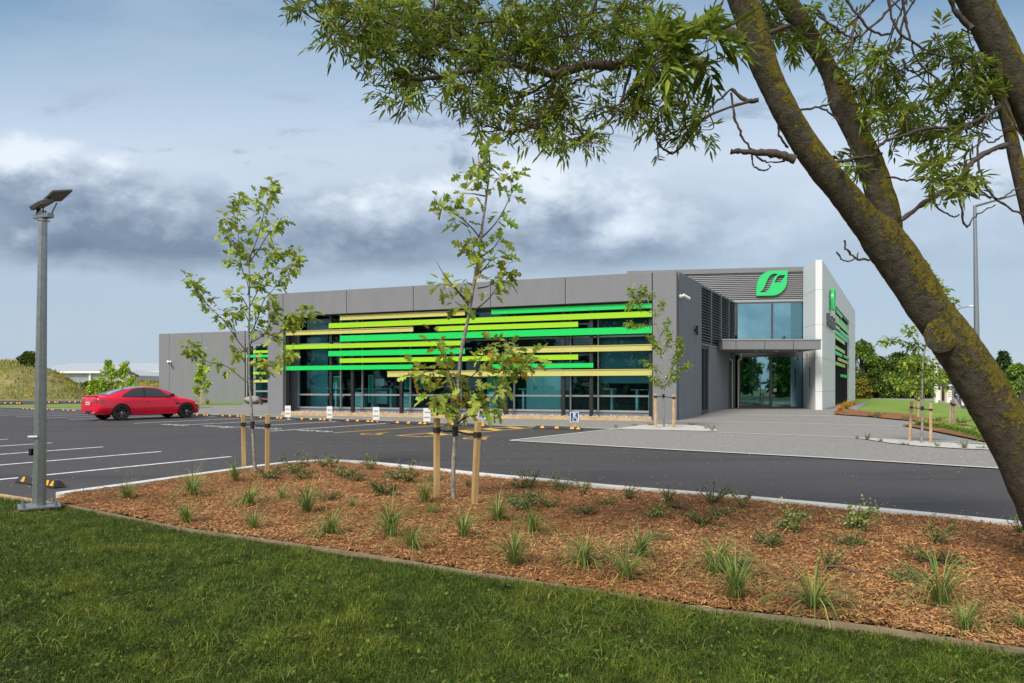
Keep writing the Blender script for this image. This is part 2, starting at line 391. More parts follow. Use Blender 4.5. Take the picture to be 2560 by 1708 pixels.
ribbon(kerbm, dens([G(1278, 1102.6), G(1535, 1074), G(1790, 1082.5), G(2050, 1092), G(2180, 1097.6), G(2560, 1114)]), .10, .022)
ribbon(kerbm, dens([G(1535, 1073.4), G(1216, 1064), G(853, 1049), G(544, 1038), G(200, 1024.5), G(0, 1019)]), .13, .024)
for a, b in (((1700, 1052), (2300, 1067)), ((1773, 1037), (2100, 1041)), ((560, 1021.5), (662, 1026))):
    ribbon(kerbm, dens([G(*a), G(*b)]), .10, .018)
o = kerbm.build('concrete_edging', mKerb, recalc=False); o['kind'] = 'structure'
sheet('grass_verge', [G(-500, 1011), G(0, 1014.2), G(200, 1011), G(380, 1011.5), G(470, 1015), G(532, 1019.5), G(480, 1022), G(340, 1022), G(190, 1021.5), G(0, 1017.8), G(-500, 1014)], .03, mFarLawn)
sheet('wall_lawn', [G(430, 1003.5), G(612, 1005), G(600, 1013), G(500, 1014), G(400, 1013)], .03, mFarLawn)
sheet('far_car_park', [G(-600, 1001.5), G(190, 1003.6), G(400, 1004), G(400, 1009), G(190, 1010), G(0, 1013), G(-600, 1011)], .035, mAsph)
sheet('gravel_island', [G(1535, 1074), G(1600, 1065), G(1660, 1062.5), G(1740, 1065), G(1790, 1076), G(1795, 1081)], .03, mGravel)
sheet('gravel_island', [G(2150, 1096.8), G(2240, 1101), G(2330, 1107), G(2480, 1117), G(2560, 1126), G(2560, 1131), G(2400, 1124.5), G(2300, 1118), G(2230, 1111), G(2150, 1098.5)], .03, mGravel)
sheet('gravel_strip', [G(707, 1036.5), G(1629, 1051.5), G(1629, 1042), G(716, 1031)], .06, mGravel)
sheet('far_lawn', [G(2130, 1027), G(2143, 1029), G(2278, 1038.5), G(2424, 1066), G(2530, 1100), G(2900, 1130), G(2900, 1060), G(2700, 1040), G(2405, 1023), G(2384, 1013), G(2330, 1003.5), G(2140, 996.5), G(2050, 996.5)], .03, mFarLawn)
sheet('road', [G(2405, 1024.5), G(2700, 1042), G(3300, 1070), G(3300, 1008), G(2560, 986), G(2430, 981), G(2372, 981), G(2392, 1000)], .02, mAsph)
sheet('mulch_bed', [G(2086, 1031), G(2120, 1024), G(2143, 1029), G(2278, 1038.5), G(2424, 1066), G(2405, 1066), G(2272, 1054), G(2180, 1044.5), G(2086, 1038)], .06, mMulch)
sheet('mulch_bed', [G(2254, 1066), G(2300, 1062), G(2424, 1073), G(2560, 1102), G(2560, 1126), G(2475, 1111), G(2380, 1091), G(2300, 1075)], .06, mMulch)
sheet('stone_path', [G(2116, 1024), G(2155, 1008), G(2172, 1009), G(2143, 1029)], .05, mAggr)
sheet('road', [(-120, -5), (120, -5), (120, -12), (-120, -12)], .0, mAsph)
# hill on the left and the second mound behind it
def mound(name, fn, x0, x1, y0, y1, nx, ny, mat):
    xs = np.linspace(x0, x1, nx); ys = np.linspace(y0, y1, ny); V = np.array([(x, y, fn(x, y)) for y in ys for x in xs])
    i = np.arange(nx * ny).reshape(ny, nx); Fc = np.stack([i[:-1, :-1], i[:-1, 1:], i[1:, 1:], i[1:, :-1]], -1).reshape(-1, 4)
    o = fast(name, V, Fc, mat, smooth=True); o['kind'] = 'structure'; return o
from mathutils import noise as mn
def sm(t): t = cl(t); return t * t * (3 - 2 * t)
def hill1(x, y):
    px = 1280 + x / y * F
    top = 4.2 * (1 - .25 * sm((px - 20) / 90) - .75 * sm((px - 110) / 160)) * sm((y - 67) / 9) * (1 - sm((y - 92) / 14))
    return -.05 + top + (mn.noise((x * .22, y * .22, 0)) * .55 + mn.noise((x * .5, y * .5, 0)) * .3 + mn.noise((x * 1.3, y * 1.3, 4)) * .18) * sm(top / 1.2)
def hill2(x, y):
    top = 1.75 * sm((y - 86) / 10) * (1 - sm((y - 118) / 12)) * (1 + .10 * math.sin(x * .21)) * (1 - sm((x + 38) / 8))
    return -.05 + top + mn.noise((x * .4, y * .4, 7)) * .5 * sm(top / 1.5)
mound('hill', hill1, -95, -38, 66, 108, 110, 80, mHill)
mound('hill', hill2, -80, -29, 85, 132, 70, 60, mHill)

# ------------------------------------------------------------------ painted lines
def text_on(mb, body, size, org, r, s, z, spacing=1.0, sy=1.0):
    v, f = text_mesh(body, size, 0, spacing)
    mb.add([(org[0] + r[0] * a.x + s[0] * a.y * sy, org[1] + r[1] * a.x + s[1] * a.y * sy, z) for a in v], f)
ml = MB(); my = MB(); Zl = .004
def gline(mb, a, b, w=.115): ribbon(mb, [a, b], w, Zl)
for px, py, L in ((977, 1059.5, 5.3), (853, 1054, 5.3), (741, 1049.5, 5.3), (638, 1045.5, 5.3), (544, 1041.5, 5.3)):
    a = G(px, py) - SR * .25; gline(ml, a, a - SS * L)
a0 = G(544, 1041.5) - SR * .25
for k in range(1, 14):
    a = a0 - SR * 2.42 * k; gline(ml, a, a - SS * 5.2)
for px, py in ((775, 1078.5), (651, 1072), (531, 1067), (423, 1063)):
    c = G(px, py); text_on(ml, 'VISITOR', .42, c, SR, SS, Zl, 1.0, 1.25)
for px, py in ((577, 1142), (403, 1129.3), (258, 1117.7), (129, 1107.6), (19, 1098.6), (-80, 1091)):
    a = G(px, py); gline(ml, a, a - SS * 6.2)
o = ml.build('parking_line_markings', mLine, recalc=False); o['kind'] = 'structure'
gline(my, G(833, 1082.5), G(1115, 1062.9))
h1, h2 = G(992, 1089.6), G(1277, 1066.9); l1, l2 = G(1056, 1092.5), G(1337, 1069)
gline(my, h1, h2); gline(my, l1, l2); gline(my, h1, l1)
for t in (.26, .5, .74, .96):
    a = h1.lerp(h2, t); b = l1.lerp(l2, t - .10); ribbon(my, [a, b], .42, Zl + .003)
def wheelchair(put, s=1.0):
    """white/yellow wheelchair figure as flat strips; put(x, y) -> point"""
    def strip(pts, w):
        p = [Vector(q) for q in pts]; out = []
        for i in range(len(p)):
            d = (p[min(i + 1, len(p) - 1)] - p[max(i - 1, 0)]).normalized(); n = Vector((-d.y, d.x)) * w / 2
            out.append((p[i] + n, p[i] - n))
        return [[put(*(q * s)) for q in (out[i][0], out[i][1], out[i + 1][1], out[i + 1][0])] for i in range(len(p) - 1)]
    q = strip([(.02 + .30 * math.cos(t), -.12 + .30 * math.sin(t)) for t in np.linspace(2.3, 6.0, 16)], .085)
    q += strip([(-.06, .42), (-.02, .05), (.22, .05), (.36, -.30), (.46, -.27)], .10)
    q += strip([(-.04, .24), (.16, .24)], .07)
    q += strip([(-.07 + .035 * math.cos(t), .56 + .035 * math.sin(t)) for t in np.linspace(0, 6.3, 10)], .075)
    return q
for px, py in ((937, 1084.5), (1194, 1095.5)):
    c = G(px, py)
    for qd in wheelchair(lambda x, y: (c.x + SR.x * x + SS.x * y, c.y + SR.y * x + SS.y * y, Zl), 1.05): my.add(qd, [(0, 1, 2, 3)])
o = my.build('accessible_bay_markings', mLineY, recalc=False); o['kind'] = 'structure'

# ------------------------------------------------------------------ foreground garden bed and lawn
KERB = [G(150, 1252), G(330, 1226), G(510, 1199), G(660, 1177), G(735, 1168), G(800, 1164.5), G(860, 1165), G(937, 1171), G(1068, 1185), G(1198, 1200), G(1360, 1216), G(1525, 1233), G(1743, 1252), G(1961, 1272), G(2255, 1301), G(2549, 1332), G(2900, 1366)]
KS = [Vector(p) for p in crom([p[:2] for p in KERB], 5)]
TIMB = [G(120, 1271), G(207, 1287), G(436, 1336), G(600, 1361), G(763, 1386), G(904, 1408), G(1122, 1446), G(1280, 1473), G(1400, 1492), G(1500, 1508), G(1745, 1549), G(1930, 1571), G(2115, 1592), G(2280, 1616), G(2436, 1642), G(2560, 1660), G(2900, 1712)]
TS = [Vector(p) for p in crom([p[:2] for p in TIMB], 4)]
k = MB(); ribbon(k, KS, .17, .10, .14); o = k.build('kerb', mKerb, smooth=30); o['kind'] = 'structure'
k = MB(); ribbon(k, TS, .028, .078, .12); o = k.build('timber_edging', mEdge); tag(o, kind='structure')
bedp = [tuple(p) for p in KS] + [tuple(p) for p in reversed(TS)]
BP = np.array(bedp)
def inpoly(x, y, Pg):
    x = np.asarray(x); y = np.asarray(y); ins = np.zeros(x.shape, bool); n = len(Pg); j = n - 1
    for i in range(n):
        xi, yi = Pg[i]; xj, yj = Pg[j]
        c = ((yi > y) != (yj > y)) & (x < (xj - xi) * (y - yi) / (yj - yi + 1e-12) + xi); ins ^= c; j = i
    return ins
def bedz(x, y): return .075 + .022 * mn.noise((x * 1.4, y * 1.4, 0)) + .012 * mn.noise((x * 5, y * 5, 2))
def grid_in(name, Pg, zf, st, mat, kind='structure', x1=None):
    x0, y0 = Pg.min(0) - st; xm, ym = Pg.max(0) + st
    xs = np.arange(x0, xm, st); ys = np.arange(y0, ym, st); X, Y = np.meshgrid(xs, ys); ins = inpoly(X, Y, Pg)
    V = np.array([(x, y, zf(x, y)) for x, y in zip(X.ravel(), Y.ravel())]); i = np.arange(X.size).reshape(X.shape)
    ok = (ins[:-1, :-1] & ins[:-1, 1:] & ins[1:, 1:] & ins[1:, :-1]) if name == 'garden_bed' else (ins[:-1, :-1] | ins[:-1, 1:] | ins[1:, 1:] | ins[1:, :-1])
    Fc = np.stack([i[:-1, :-1], i[:-1, 1:], i[1:, 1:], i[1:, :-1]], -1)[ok]
    o = fast(name, V, Fc, mat, smooth=True); tag(o, kind=kind); return o
sheet('garden_bed', bedp, .05, mMulch)
grid_in('garden_bed', BP, bedz, .09, mMulch)
LW = np.array([tuple(p) for p in TS] + [(9, 1.0), (-9, 1.0), (-14, 5), (-14, 8.6)] + [tuple(G(-400, 1216)[:2]), tuple(G(0, 1251)[:2]), tuple(G(75, 1263)[:2])])
def lawnz(x, y): return .045 + .02 * mn.noise((x * .8, y * .8, 5))
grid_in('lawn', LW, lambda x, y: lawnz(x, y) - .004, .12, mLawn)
k = MB(); ribbon(k, dens([G(-400, 1216), G(0, 1251), G(75, 1263), G(122, 1271)], .4), .05, .075, .1); o = k.build('timber_edging', mTimberPale); tag(o, kind='structure')
rng = np.random.default_rng(7)
def scatter(Pg, n, near=1.0):
    x0, y0 = Pg.min(0); x1, y1 = Pg.max(0); xs = []; ys = []; tot = 0
    while tot < n:
        x = rng.uniform(x0, x1, 200000); y = rng.uniform(y0, y1, 200000)
        px = np.abs(x) / np.maximum(y, .1)
        ok = inpoly(x, y, Pg) & (px < .80) & (y > 2.7) & (rng.random(len(x)) < np.minimum(1, (3.6 / y) ** near)); xs.append(x[ok]); ys.append(y[ok]); tot += ok.sum()
    return np.concatenate(xs)[:n], np.concatenate(ys)[:n]
def zs(fn, x, y): return np.array([fn(a, b) for a, b in zip(x, y)])
# bark chips: small bent slivers, loose on the bed
def chips(n, L0, L1, W0, W1, lift, near):
    x, y = scatter(BP, n, near); z = zs(bedz, x, y) + rng.uniform(0, lift, n)
    a = rng.uniform(0, 2 * np.pi, n); tl = rng.normal(0, .30, n); ro = rng.normal(0, .5, n); L = rng.uniform(L0, L1, n) / 2; Wd = rng.uniform(W0, W1, n) / 2
    d = np.stack([np.cos(a) * np.cos(tl), np.sin(a) * np.cos(tl), np.sin(tl)], 1); s = np.stack([-np.sin(a) * np.cos(ro), np.cos(a) * np.cos(ro), np.sin(ro)], 1)
    c = np.stack([x, y, z], 1); up = np.cross(d, s); bend = up * (rng.normal(0, .18, n) * L)[:, None]
    dl = d * L[:, None]; sl = s * Wd[:, None]; th = up * .004
    V = np.stack([c - dl - sl * .6, c - dl * .9 + sl * .6, c + bend + sl, c + bend - sl, c + dl * .9 - sl * .7, c + dl + sl * .4], 1).reshape(-1, 3)
    i = np.arange(n)[:, None] * 6
    gn = np.array([mn.noise((a_ * .9, b_ * .9, 17)) for a_, b_ in zip(x, y)]); g2 = np.array([mn.noise((a_ * 3.1, b_ * 3.1, 27)) for a_, b_ in zip(x, y)])
    br = rng.uniform(.35, 1.5, n) * (1 + .45 * gn + .3 * g2); hue = np.clip(rng.random(n) + .3 * gn, 0, 1.2)
    t = np.stack([br * (1 + .1 * hue), br * (.86 + .40 * hue), br * (.60 + .75 * hue)], 1)
    return V, np.concatenate([i + [0, 3, 2, 1], i + [3, 4, 5, 2]]), np.repeat(t, 6, 0)
parts = [chips(95000, .012, .040, .004, .010, .018, 1.25), chips(24000, .03, .075, .004, .011, .026, 1.2)]
off = 0; Vs = []; Fs = []; Cs = []
for V, Fc, C in parts: Vs.append(V); Fs.append(Fc + off); Cs.append(C); off += len(V)
tag(fast('bark_mulch', np.concatenate(Vs), np.concatenate(Fs), mChip, col=np.concatenate(Cs)), kind='stuff')
# grit, twigs and bark spilled on the asphalt along the kerb and round the stalls
n = 1500; ki = rng.integers(0, len(KS) - 1, n); tt_ = rng.random(n); kp_ = np.array([tuple(p) for p in KS]); x = kp_[ki, 0] * (1 - tt_) + kp_[ki + 1, 0] * tt_; y = kp_[ki, 1] * (1 - tt_) + kp_[ki + 1, 1] * tt_
x = np.concatenate([x, rng.uniform(-8, 9, 900)]); y = np.concatenate([y + .1 + np.abs(rng.normal(0, .5, n)), rng.uniform(9, 26, 900)]); n = len(x); out_ = ~inpoly(x, y, BP); x, y = x[out_], y[out_]; n = len(x)
a = rng.uniform(0, 6.28, n); r = rng.uniform(.004, .016, n); d = np.stack([np.cos(a), np.sin(a), np.zeros(n)], 1) * r[:, None]; s = np.stack([-np.sin(a), np.cos(a), np.zeros(n)], 1) * (r * rng.uniform(.25, .9, n))[:, None]; c = np.stack([x, y, np.full(n, .008)], 1)
V = np.stack([c - d, c + s, c + d, c - s, c + [0, 0, .008]], 1).reshape(-1, 3); i = np.arange(n)[:, None] * 5; w_ = rng.random(n); col_ = np.where(w_[:, None] < .55, np.array([[1.2, .8, .6]]), np.array([[1.3, 2.6, 5.]])) * rng.uniform(.5, 1.1, (n, 1))
tag(fast('litter', V, np.concatenate([i + t for t in ([0, 3, 4], [3, 2, 4], [2, 1, 4], [1, 0, 4])]), mChip, col=np.repeat(col_, 5, 0)), kind='stuff')
# grass blades on the near lawn
def blades(x, y, z, h, w, lean, colr, seg=2):
    n = len(x); a = rng.uniform(0, 2 * np.pi, n); la = rng.uniform(0, 2 * np.pi, n)
    s = np.stack([np.cos(a), np.sin(a), np.zeros(n)], 1) * (w / 2)[:, None]; ld = np.stack([np.cos(la), np.sin(la), np.zeros(n)], 1)
    c = np.stack([x, y, z], 1); rows = []
    for k in range(seg):
        t = k / seg; o = ld * (lean * h * t * t)[:, None] + np.array([0, 0, 1.]) * (h * (t - .35 * lean * t * t))[:, None]
        rows += [c + o - s * (1 - .4 * t), c + o + s * (1 - .4 * t)]
    rows.append(c + ld * (lean * h)[:, None] + np.array([0, 0, 1.]) * (h * np.maximum(.12, 1 - .35 * lean - .25 * np.maximum(lean - 1, 0)))[:, None])
    kv = 2 * seg + 1; V = np.stack(rows, 1).reshape(-1, 3); i = np.arange(n)[:, None] * kv
    Q = [i + [2 * k, 2 * k + 1, 2 * k + 3, 2 * k + 2] for k in range(seg - 1)]
    return V, [np.concatenate(Q)] if Q else [], i + [2 * seg - 2, 2 * seg - 1, 2 * seg], np.repeat(colr, kv, 0)
def field_noise(x, y, s, o): return np.array([mn.noise((a * s, b * s, o)) for a, b in zip(x, y)])
n = 240000
x, y = scatter(LW, n, 1.25); fz = field_noise(x, y, 1.5, 3); fz2 = field_noise(x, y, 5.0, 9); z = zs(lawnz, x, y)
h = .036 * (1 + .5 * fz + .6 * fz2) * rng.uniform(.55, 1.35, n); tall = rng.random(n) < .025; h[tall] *= 1.7
lean = np.clip(rng.normal(.75, .4, n), .05, 1.9); w = rng.uniform(.0025, .0055, n)
br = rng.uniform(.5, 1.35, n) * (1 + .6 * fz2 + .55 * field_noise(x, y, 13., 31)) * (1 + .45 * fz); yl = np.clip(rng.normal(.10, .25, n) + .75 * np.clip(fz + .3 * fz2, 0, 1), 0, 1.2)
colr = np.stack([br * (1 + 1.3 * yl), br * (1 + .25 * yl), br * (1 + .4 * yl)], 1); dry = rng.random(n) < .035
colr[dry] = np.array([3.6, 1.7, 3.4]) * rng.uniform(.6, 1.1, (dry.sum(), 1))
V, Q, T, C = blades(x, y, z, h, w, lean, colr)
tag(fast('grass', V, Q + [T], mGrass, col=C), kind='stuff')
# long bent and dry stems lying in patches over the lawn
n = 10000
x, y = scatter(LW, n, 1.15); pf = field_noise(x, y, .9, 41) + .6 * field_noise(x, y, 3., 43); kp_ = pf + rng.normal(0, .12, n) > .12; x, y = x[kp_], y[kp_]; n = len(x); z = zs(lawnz, x, y) + rng.uniform(.01, .03, n)
colr = np.array([1.7, 1.35, 1.5]) * rng.uniform(.6, 1.5, (n, 1)); dry = rng.random(n) < .18; colr[dry] = np.array([4.2, 2.1, 4.4]) * rng.uniform(.6, 1.1, (dry.sum(), 1))
V, Q, T, C = blades(x, y, z, rng.uniform(.045, .10, n), rng.uniform(.002, .0045, n), rng.uniform(.9, 2.1, n), colr, 3)
tag(fast('long_grass', V, Q + [T], mGrass, col=C), kind='stuff')
# broad-leaved weeds and clover mixed through the lawn
n = 6000
x, y = scatter(LW, n, 1.2); cl_ = field_noise(x, y, 2.2, 21); keep = cl_ + rng.normal(0, .2, n) > .05; x, y = x[keep], y[keep]; n = len(x)
a = rng.uniform(0, 6.28, n); L = rng.uniform(.012, .030, n); tl = rng.uniform(-.1, .8, n)
d = np.stack([np.cos(a) * np.cos(tl), np.sin(a) * np.cos(tl), np.sin(tl)], 1) * L[:, None]; s = np.stack([-np.sin(a), np.cos(a), rng.normal(0, .3, n)], 1) * (L * .32)[:, None]
c = np.stack([x, y, zs(lawnz, x, y) + rng.uniform(.02, .05, n)], 1)
V = np.stack([c, c + d * .5 + s, c + d, c + d * .5 - s], 1).reshape(-1, 3); i = np.arange(n)[:, None] * 4; br = rng.uniform(.7, 1.7, n)
tag(fast('lawn_weeds', V, i + [0, 1, 2, 3], mGrass, col=np.repeat(np.stack([br * 1.1, br, br], 1), 4, 0)), kind='stuff')
# rough grass on the hill
n = 30000
xs = rng.uniform(-85, -40, n); ys = rng.uniform(66, 98, n); px = 1280 + xs / ys * F; ok = (px > -60) & (px < 420); xs, ys = xs[ok], ys[ok]
xs2 = rng.uniform(-75, -36, 16000); ys2 = rng.uniform(88, 108, 16000); px = 1280 + xs2 / ys2 * F; ok = (px > 180) & (px < 420); xs2, ys2 = xs2[ok], ys2[ok]
x = np.concatenate([xs, xs2]); y = np.concatenate([ys, ys2]); z = np.array([max(hill1(a, b), hill2(a, b)) for a, b in zip(x, y)]); ok = z > .15; x, y, z = x[ok], y[ok], z[ok]; n = len(x)
f1 = field_noise(x, y, .18, 2); f2 = field_noise(x, y, .6, 5)
br = rng.uniform(.85, 1.35, n) * (1 + .5 * f2); yl = np.clip(.78 + f1 * 2.2 + f2 * .5 + rng.normal(0, .12, n), 0, 1.3)
colr = np.stack([br * (1.3 + 3.0 * yl), br * (1.2 + .9 * yl), br * (1 + 2.2 * yl)], 1)
V, Q, T, C = blades(x, y, z - .05, rng.uniform(.15, .5, n) * (1 + 1.1 * f2), rng.uniform(.06, .16, n), np.clip(rng.normal(.5, .3, n), 0, 1.3), colr)
tag(fast('hill_grass', V, Q + [T], mGrass, col=C), kind='stuff')
# pebbles of the gravel strip under the long window
n = 5000
pa, pb, pc, pd = G(707, 1036), G(1629, 1051), G(1629, 1043), G(716, 1031.5)
u = rng.random(n)[:, None]; v_ = rng.random(n)[:, None]
c = (np.array(pa) * (1 - u) + np.array(pb) * u) * (1 - v_) + (np.array(pd) * (1 - u) + np.array(pc) * u) * v_; c[:, 2] = .06 + rng.uniform(0, .07, n)
r = rng.uniform(.02, .055, n)[:, None]
oct_ = np.array([(1, 0, 0), (0, 1, 0), (-1, 0, 0), (0, -1, 0), (0, 0, .8), (0, 0, -.8)])
V = (c[:, None, :] + oct_[None] * r[:, None, :] * rng.uniform(.6, 1.3, (n, 1, 3))).reshape(-1, 3); i = np.arange(n)[:, None] * 6
tag(fast('pebbles', V, np.concatenate([i + t for t in ([0, 1, 4], [1, 2, 4], [2, 3, 4], [3, 0, 4], [1, 0, 5], [2, 1, 5], [3, 2, 5], [0, 3, 5])]), mPebble, col=np.repeat(rng.uniform(.6, 1.2, (n, 1)) * np.ones((1, 3)), 6, 0)), kind='stuff')
# ================================================================== OFFICE BUILDING
A2 = G(669, 1034.5).to_2d(); B2 = G(1691, 1051.8).to_2d()
UD = (B2 - A2).normalized(); VD = Vector((-UD.y, UD.x)); LEN = (B2 - A2).length
def frame(o, ud, vd):
    def fr(u, v, z): p = o + ud * u + vd * v; return (p.x, p.y, z)
    return fr
FR = frame(A2, UD, VD)
def ray(o, ud, px):          # distance along a wall line and depth where a photo column meets it
    t = (px - 1280) / F; u = (t * o.y - o.x) / (ud.x - t * ud.y); return u, o.y + u * ud.y
def U(px, v=0): return ray(A2 + VD * v, UD, px)[0]
def Zp(px, py, v=0): return H + (HOR - py) * ray(A2 + VD * v, UD, px)[1] / F
TOP, BEAM = 6.2, 5.02
bld = empty('office_building', (A2.x, A2.y, 0))
tag(bld, 'low grey concrete office building with green and yellow slats over its long window', 'building')
def part(mb, name, mat, bevel=0, parent=None, **k): return mb.build(name, mat, parent or bld, bevel=bevel, **k)
uL, uR = U(707), U(1631)
part(MB().fbox(FR, 0, uL, 0, .42, 0, TOP), 'pillar', mConc, .012)
part(MB().fbox(FR, uR + .012, LEN, 0, .42, 0, TOP), 'pillar', mConc, .012)
js = [uL + .012] + [U(x) for x in (866, 1033, 1226, 1413)] + [uR - .012]
for a, b in zip(js[:-1], js[1:]): part(MB().fbox(FR, a + .012, b - .012, .003, .40, BEAM, TOP - .003), 'beam_panel', mConc, .01)
part(MB().fbox(FR, uL, uR, .41, 1.0, BEAM + .04, BEAM + .2), 'soffit', mDkFrame)
gv = 1.0
uw0 = U(747, gv)
part(MB().fbox(FR, .05, .25, .42, 1.0, 0, BEAM).fbox(FR, .05, uw0 - .02, gv - .02, gv + .15, 0, BEAM), 'recess_wall', mConcShade)
part(MB().fbox(FR, uR + .05, LEN - .05, .42, gv + .1, 0, BEAM), 'recess_wall', mConcShade)
part(MB().fbox(FR, uw0 - .02, uR + .05, gv - .01, gv + .15, 0, .26), 'plinth', mConcShade)
mull = [uw0] + [U(x, gv) for x in (853, 907, 1027, 1154, 1286, 1427, 1496)] + [uR + .05]
ztr1, ztr2 = 1.02 - .03, 3.62
for a, b in zip(mull[:-1], mull[1:]):
    m = MB(); w = .035
    m.fbox(FR, a - w + .001, a + w, gv - .06, gv + .06, .27, BEAM + .03)
    for z0, z1 in ((.27, .36), (ztr1 - .04, ztr1 + .04), (ztr2 - .035, ztr2 + .035)): m.fbox(FR, a + w + .001, b - w - .001, gv - .055, gv + .055, z0, z1)
    wn = part(m, 'window', mAlu)
    pn = MB()
    for z0, z1 in ((.36, ztr1 - .04), (ztr1 + .04, ztr2 - .035), (ztr2 + .035, BEAM + .03)):
        pn.add([FR(a + w, gv, z0), FR(b - w, gv, z0), FR(b - w, gv, z1), FR(a + w, gv, z1)], [(0, 1, 2, 3)])
    pn.build('pane', mGlass, wn, recalc=False)
posts = [U(x, .3) for x in (719.5, 827, 881, 1003, 1130, 1265, 1408, 1478, 1627)]
for u in posts: part(MB().fbox(FR, u - .075, u + .075, .27, .42, 0, BEAM + .03), 'steel_post', mBlack)
vS = .16
SL = [(849.7, 1162, 790, 800, 778.5, 789, 'y'), (821.8, 1630, 809, 818.5, 780.8, 794.6, 'l'), (714.7, 1032.7, 829, 838.6, 820, 829, 'y'),
      (1094.8, 1445, 817.8, 828, 806.5, 817.5, 'l'), (849.7, 1630, 840, 852, 819, 835.5, 'g'), (714, 1157, 863.6, 872.5, 854, 864.6, 'l'),
      (820.7, 1162, 878.8, 890.4, 873, 885, 'g'), (1264, 1630, 869.3, 882.5, 863.7, 877, 'y'), (849, 1445, 897, 907, 889.5, 899.7, 'l'),
      (714, 1032, 916.7, 926, 913.4, 923, 'g'), (968.5, 1630, 929, 942, 925.4, 939.3, 'y'), (1228, 1483, 913, 922, 908.8, 919, 'g'), (1228.4, 1630, 775, 785.7, 759.5, 770.5, 'g')]
for x0, x1, t0, b0_, t1, b1_, c in SL:
    a, b = U(x0, vS), min(U(x1, vS), uR - .02)
    zt = (Zp(x0, t0, vS) + Zp(x1, t1, vS)) / 2; zb = (Zp(x0, b0_, vS) + Zp(x1, b1_, vS)) / 2
    m = MB().fbox(FR, a, b, vS, vS + .03, zb, zt)
    m.fbox(FR, a, b, vS + (-.03 if c == 'y' else 0) , vS + .105, zt + .002, zt + .03)
    m.fbox(FR, a, b, vS + .031, vS + .105, zb - .001, zb + .025)
    s = part(m, 'sunshade_slat', {'y': mYel, 'l': mLime, 'g': mGreen}[c])
    for u in posts:
        if a - .02 < u < b + .02:
            MB().fbox(FR, u - .035, u + .035, vS - .008, vS - .001, (zt + zb) / 2 - .012, (zt + zb) / 2 + .012).build('bolt_plate', mAlu, s)
# interior shell and roof
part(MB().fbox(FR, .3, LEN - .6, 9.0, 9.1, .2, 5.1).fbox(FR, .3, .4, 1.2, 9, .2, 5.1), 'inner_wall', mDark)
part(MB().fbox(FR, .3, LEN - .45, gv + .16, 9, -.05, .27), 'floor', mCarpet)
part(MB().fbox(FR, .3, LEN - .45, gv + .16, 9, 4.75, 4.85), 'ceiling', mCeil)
SD = Vector((math.sin(R(29.4)), math.cos(R(29.4))))          # direction of the entrance side wall
SN = Vector((-SD.y, SD.x))                                     # into the building
B0 = B2
def SF(u, v, z): p = B0 + SD * u + SN * v; return (p.x, p.y, z)
def us(px): return ray(B0, SD, px)[0]
E1 = P(2023, 900, 38.0).to_2d(); E0 = P(1570, 900, 39.5).to_2d(); ED = (E1 - E0).normalized(); EN = Vector((-ED.y, ED.x))
EF = frame(E0, ED, EN)
def ue(px, v=0): return ray(E0 + EN * v, ED, px)[0]
def ze(px, py, v=0): return H + (HOR - py) * ray(E0 + EN * v, ED, px)[1] / F
# side wall: corner block, louvres over slim windows, lower panels
k0 = us(1754); k1 = us(1839); kw0, kw1 = us(1757), us(1773); kp = us(1822)
part(MB().fbox(SF, .425, us(1709) - .012, 0, .3, 0, TOP), 'side_panel', mConcShade)
part(MB().fbox(SF, us(1709) + .012, k0, 0, .3, 0, TOP), 'side_panel', mConcShade, .008)
part(MB().fbox(SF, kw1 + .03, us(1803) - .01, 0, .3, 0, 3.34), 'side_panel', mConcShade, .008)
part(MB().fbox(SF, us(1803) + .01, kp, 0, .3, 0, 3.34), 'side_panel', mConcShade, .008)
part(MB().fbox(SF, k0 + .01, k1, -.02, .3, 3.35, 3.44), 'ledge', mConc)
bays = [k0 + .02 + (k1 - k0 - .02) * t for t in (0, .27, .55, .80, 1)]
for a, b in zip(bays[:-1], bays[1:]):
    m = MB().fbox(SF, a, a + .06, .02, .2, 3.45, TOP - .02).fbox(SF, b - .06, b - .002, .02, .2, 3.45, TOP - .02)
    m.fbox(SF, a + .061, b - .061, .02, .2, TOP - .09, TOP - .02); lv = part(m, 'louvre_panel', mLouv)
    m = MB()
    for z in np.arange(3.5, TOP - .12, .135):
        m.hexa([SF(a + .065, .03, z), SF(b - .065, .03, z), SF(b - .065, .15, z + .075), SF(a + .065, .15, z + .075), SF(a + .065, .03, z + .022), SF(b - .065, .03, z + .022), SF(b - .065, .15, z + .097), SF(a + .065, .15, z + .097)])
    m.build('louvre_blade', mLouv, lv)
part(MB().fbox(SF, k0 + .01, k1, .21, .3, 3.45, TOP - .01), 'louvre_backing', mBlack)
m = MB()
for a, b in ((kw0, (kw0 + kw1) / 2), ((kw0 + kw1) / 2, kw1)):
    for q0, q1 in ((a, a + .05), (b - .05, b - .001)): m.fbox(SF, q0, q1, .05, .18, .1, 3.33)
    m.fbox(SF, a + .051, b - .051, .05, .18, .1, .3); m.fbox(SF, a + .051, b - .051, .05, .18, 3.2, 3.33)
wn = part(m, 'slim_window', mDkFrame)
MB().add([SF(kw0 + .03, .12, .2), SF(kw1 - .03, .12, .2), SF(kw1 - .03, .12, 3.25), SF(kw0 + .03, .12, 3.25)], [(0, 1, 2, 3)]).build('pane', mGlass, wn, recalc=False)
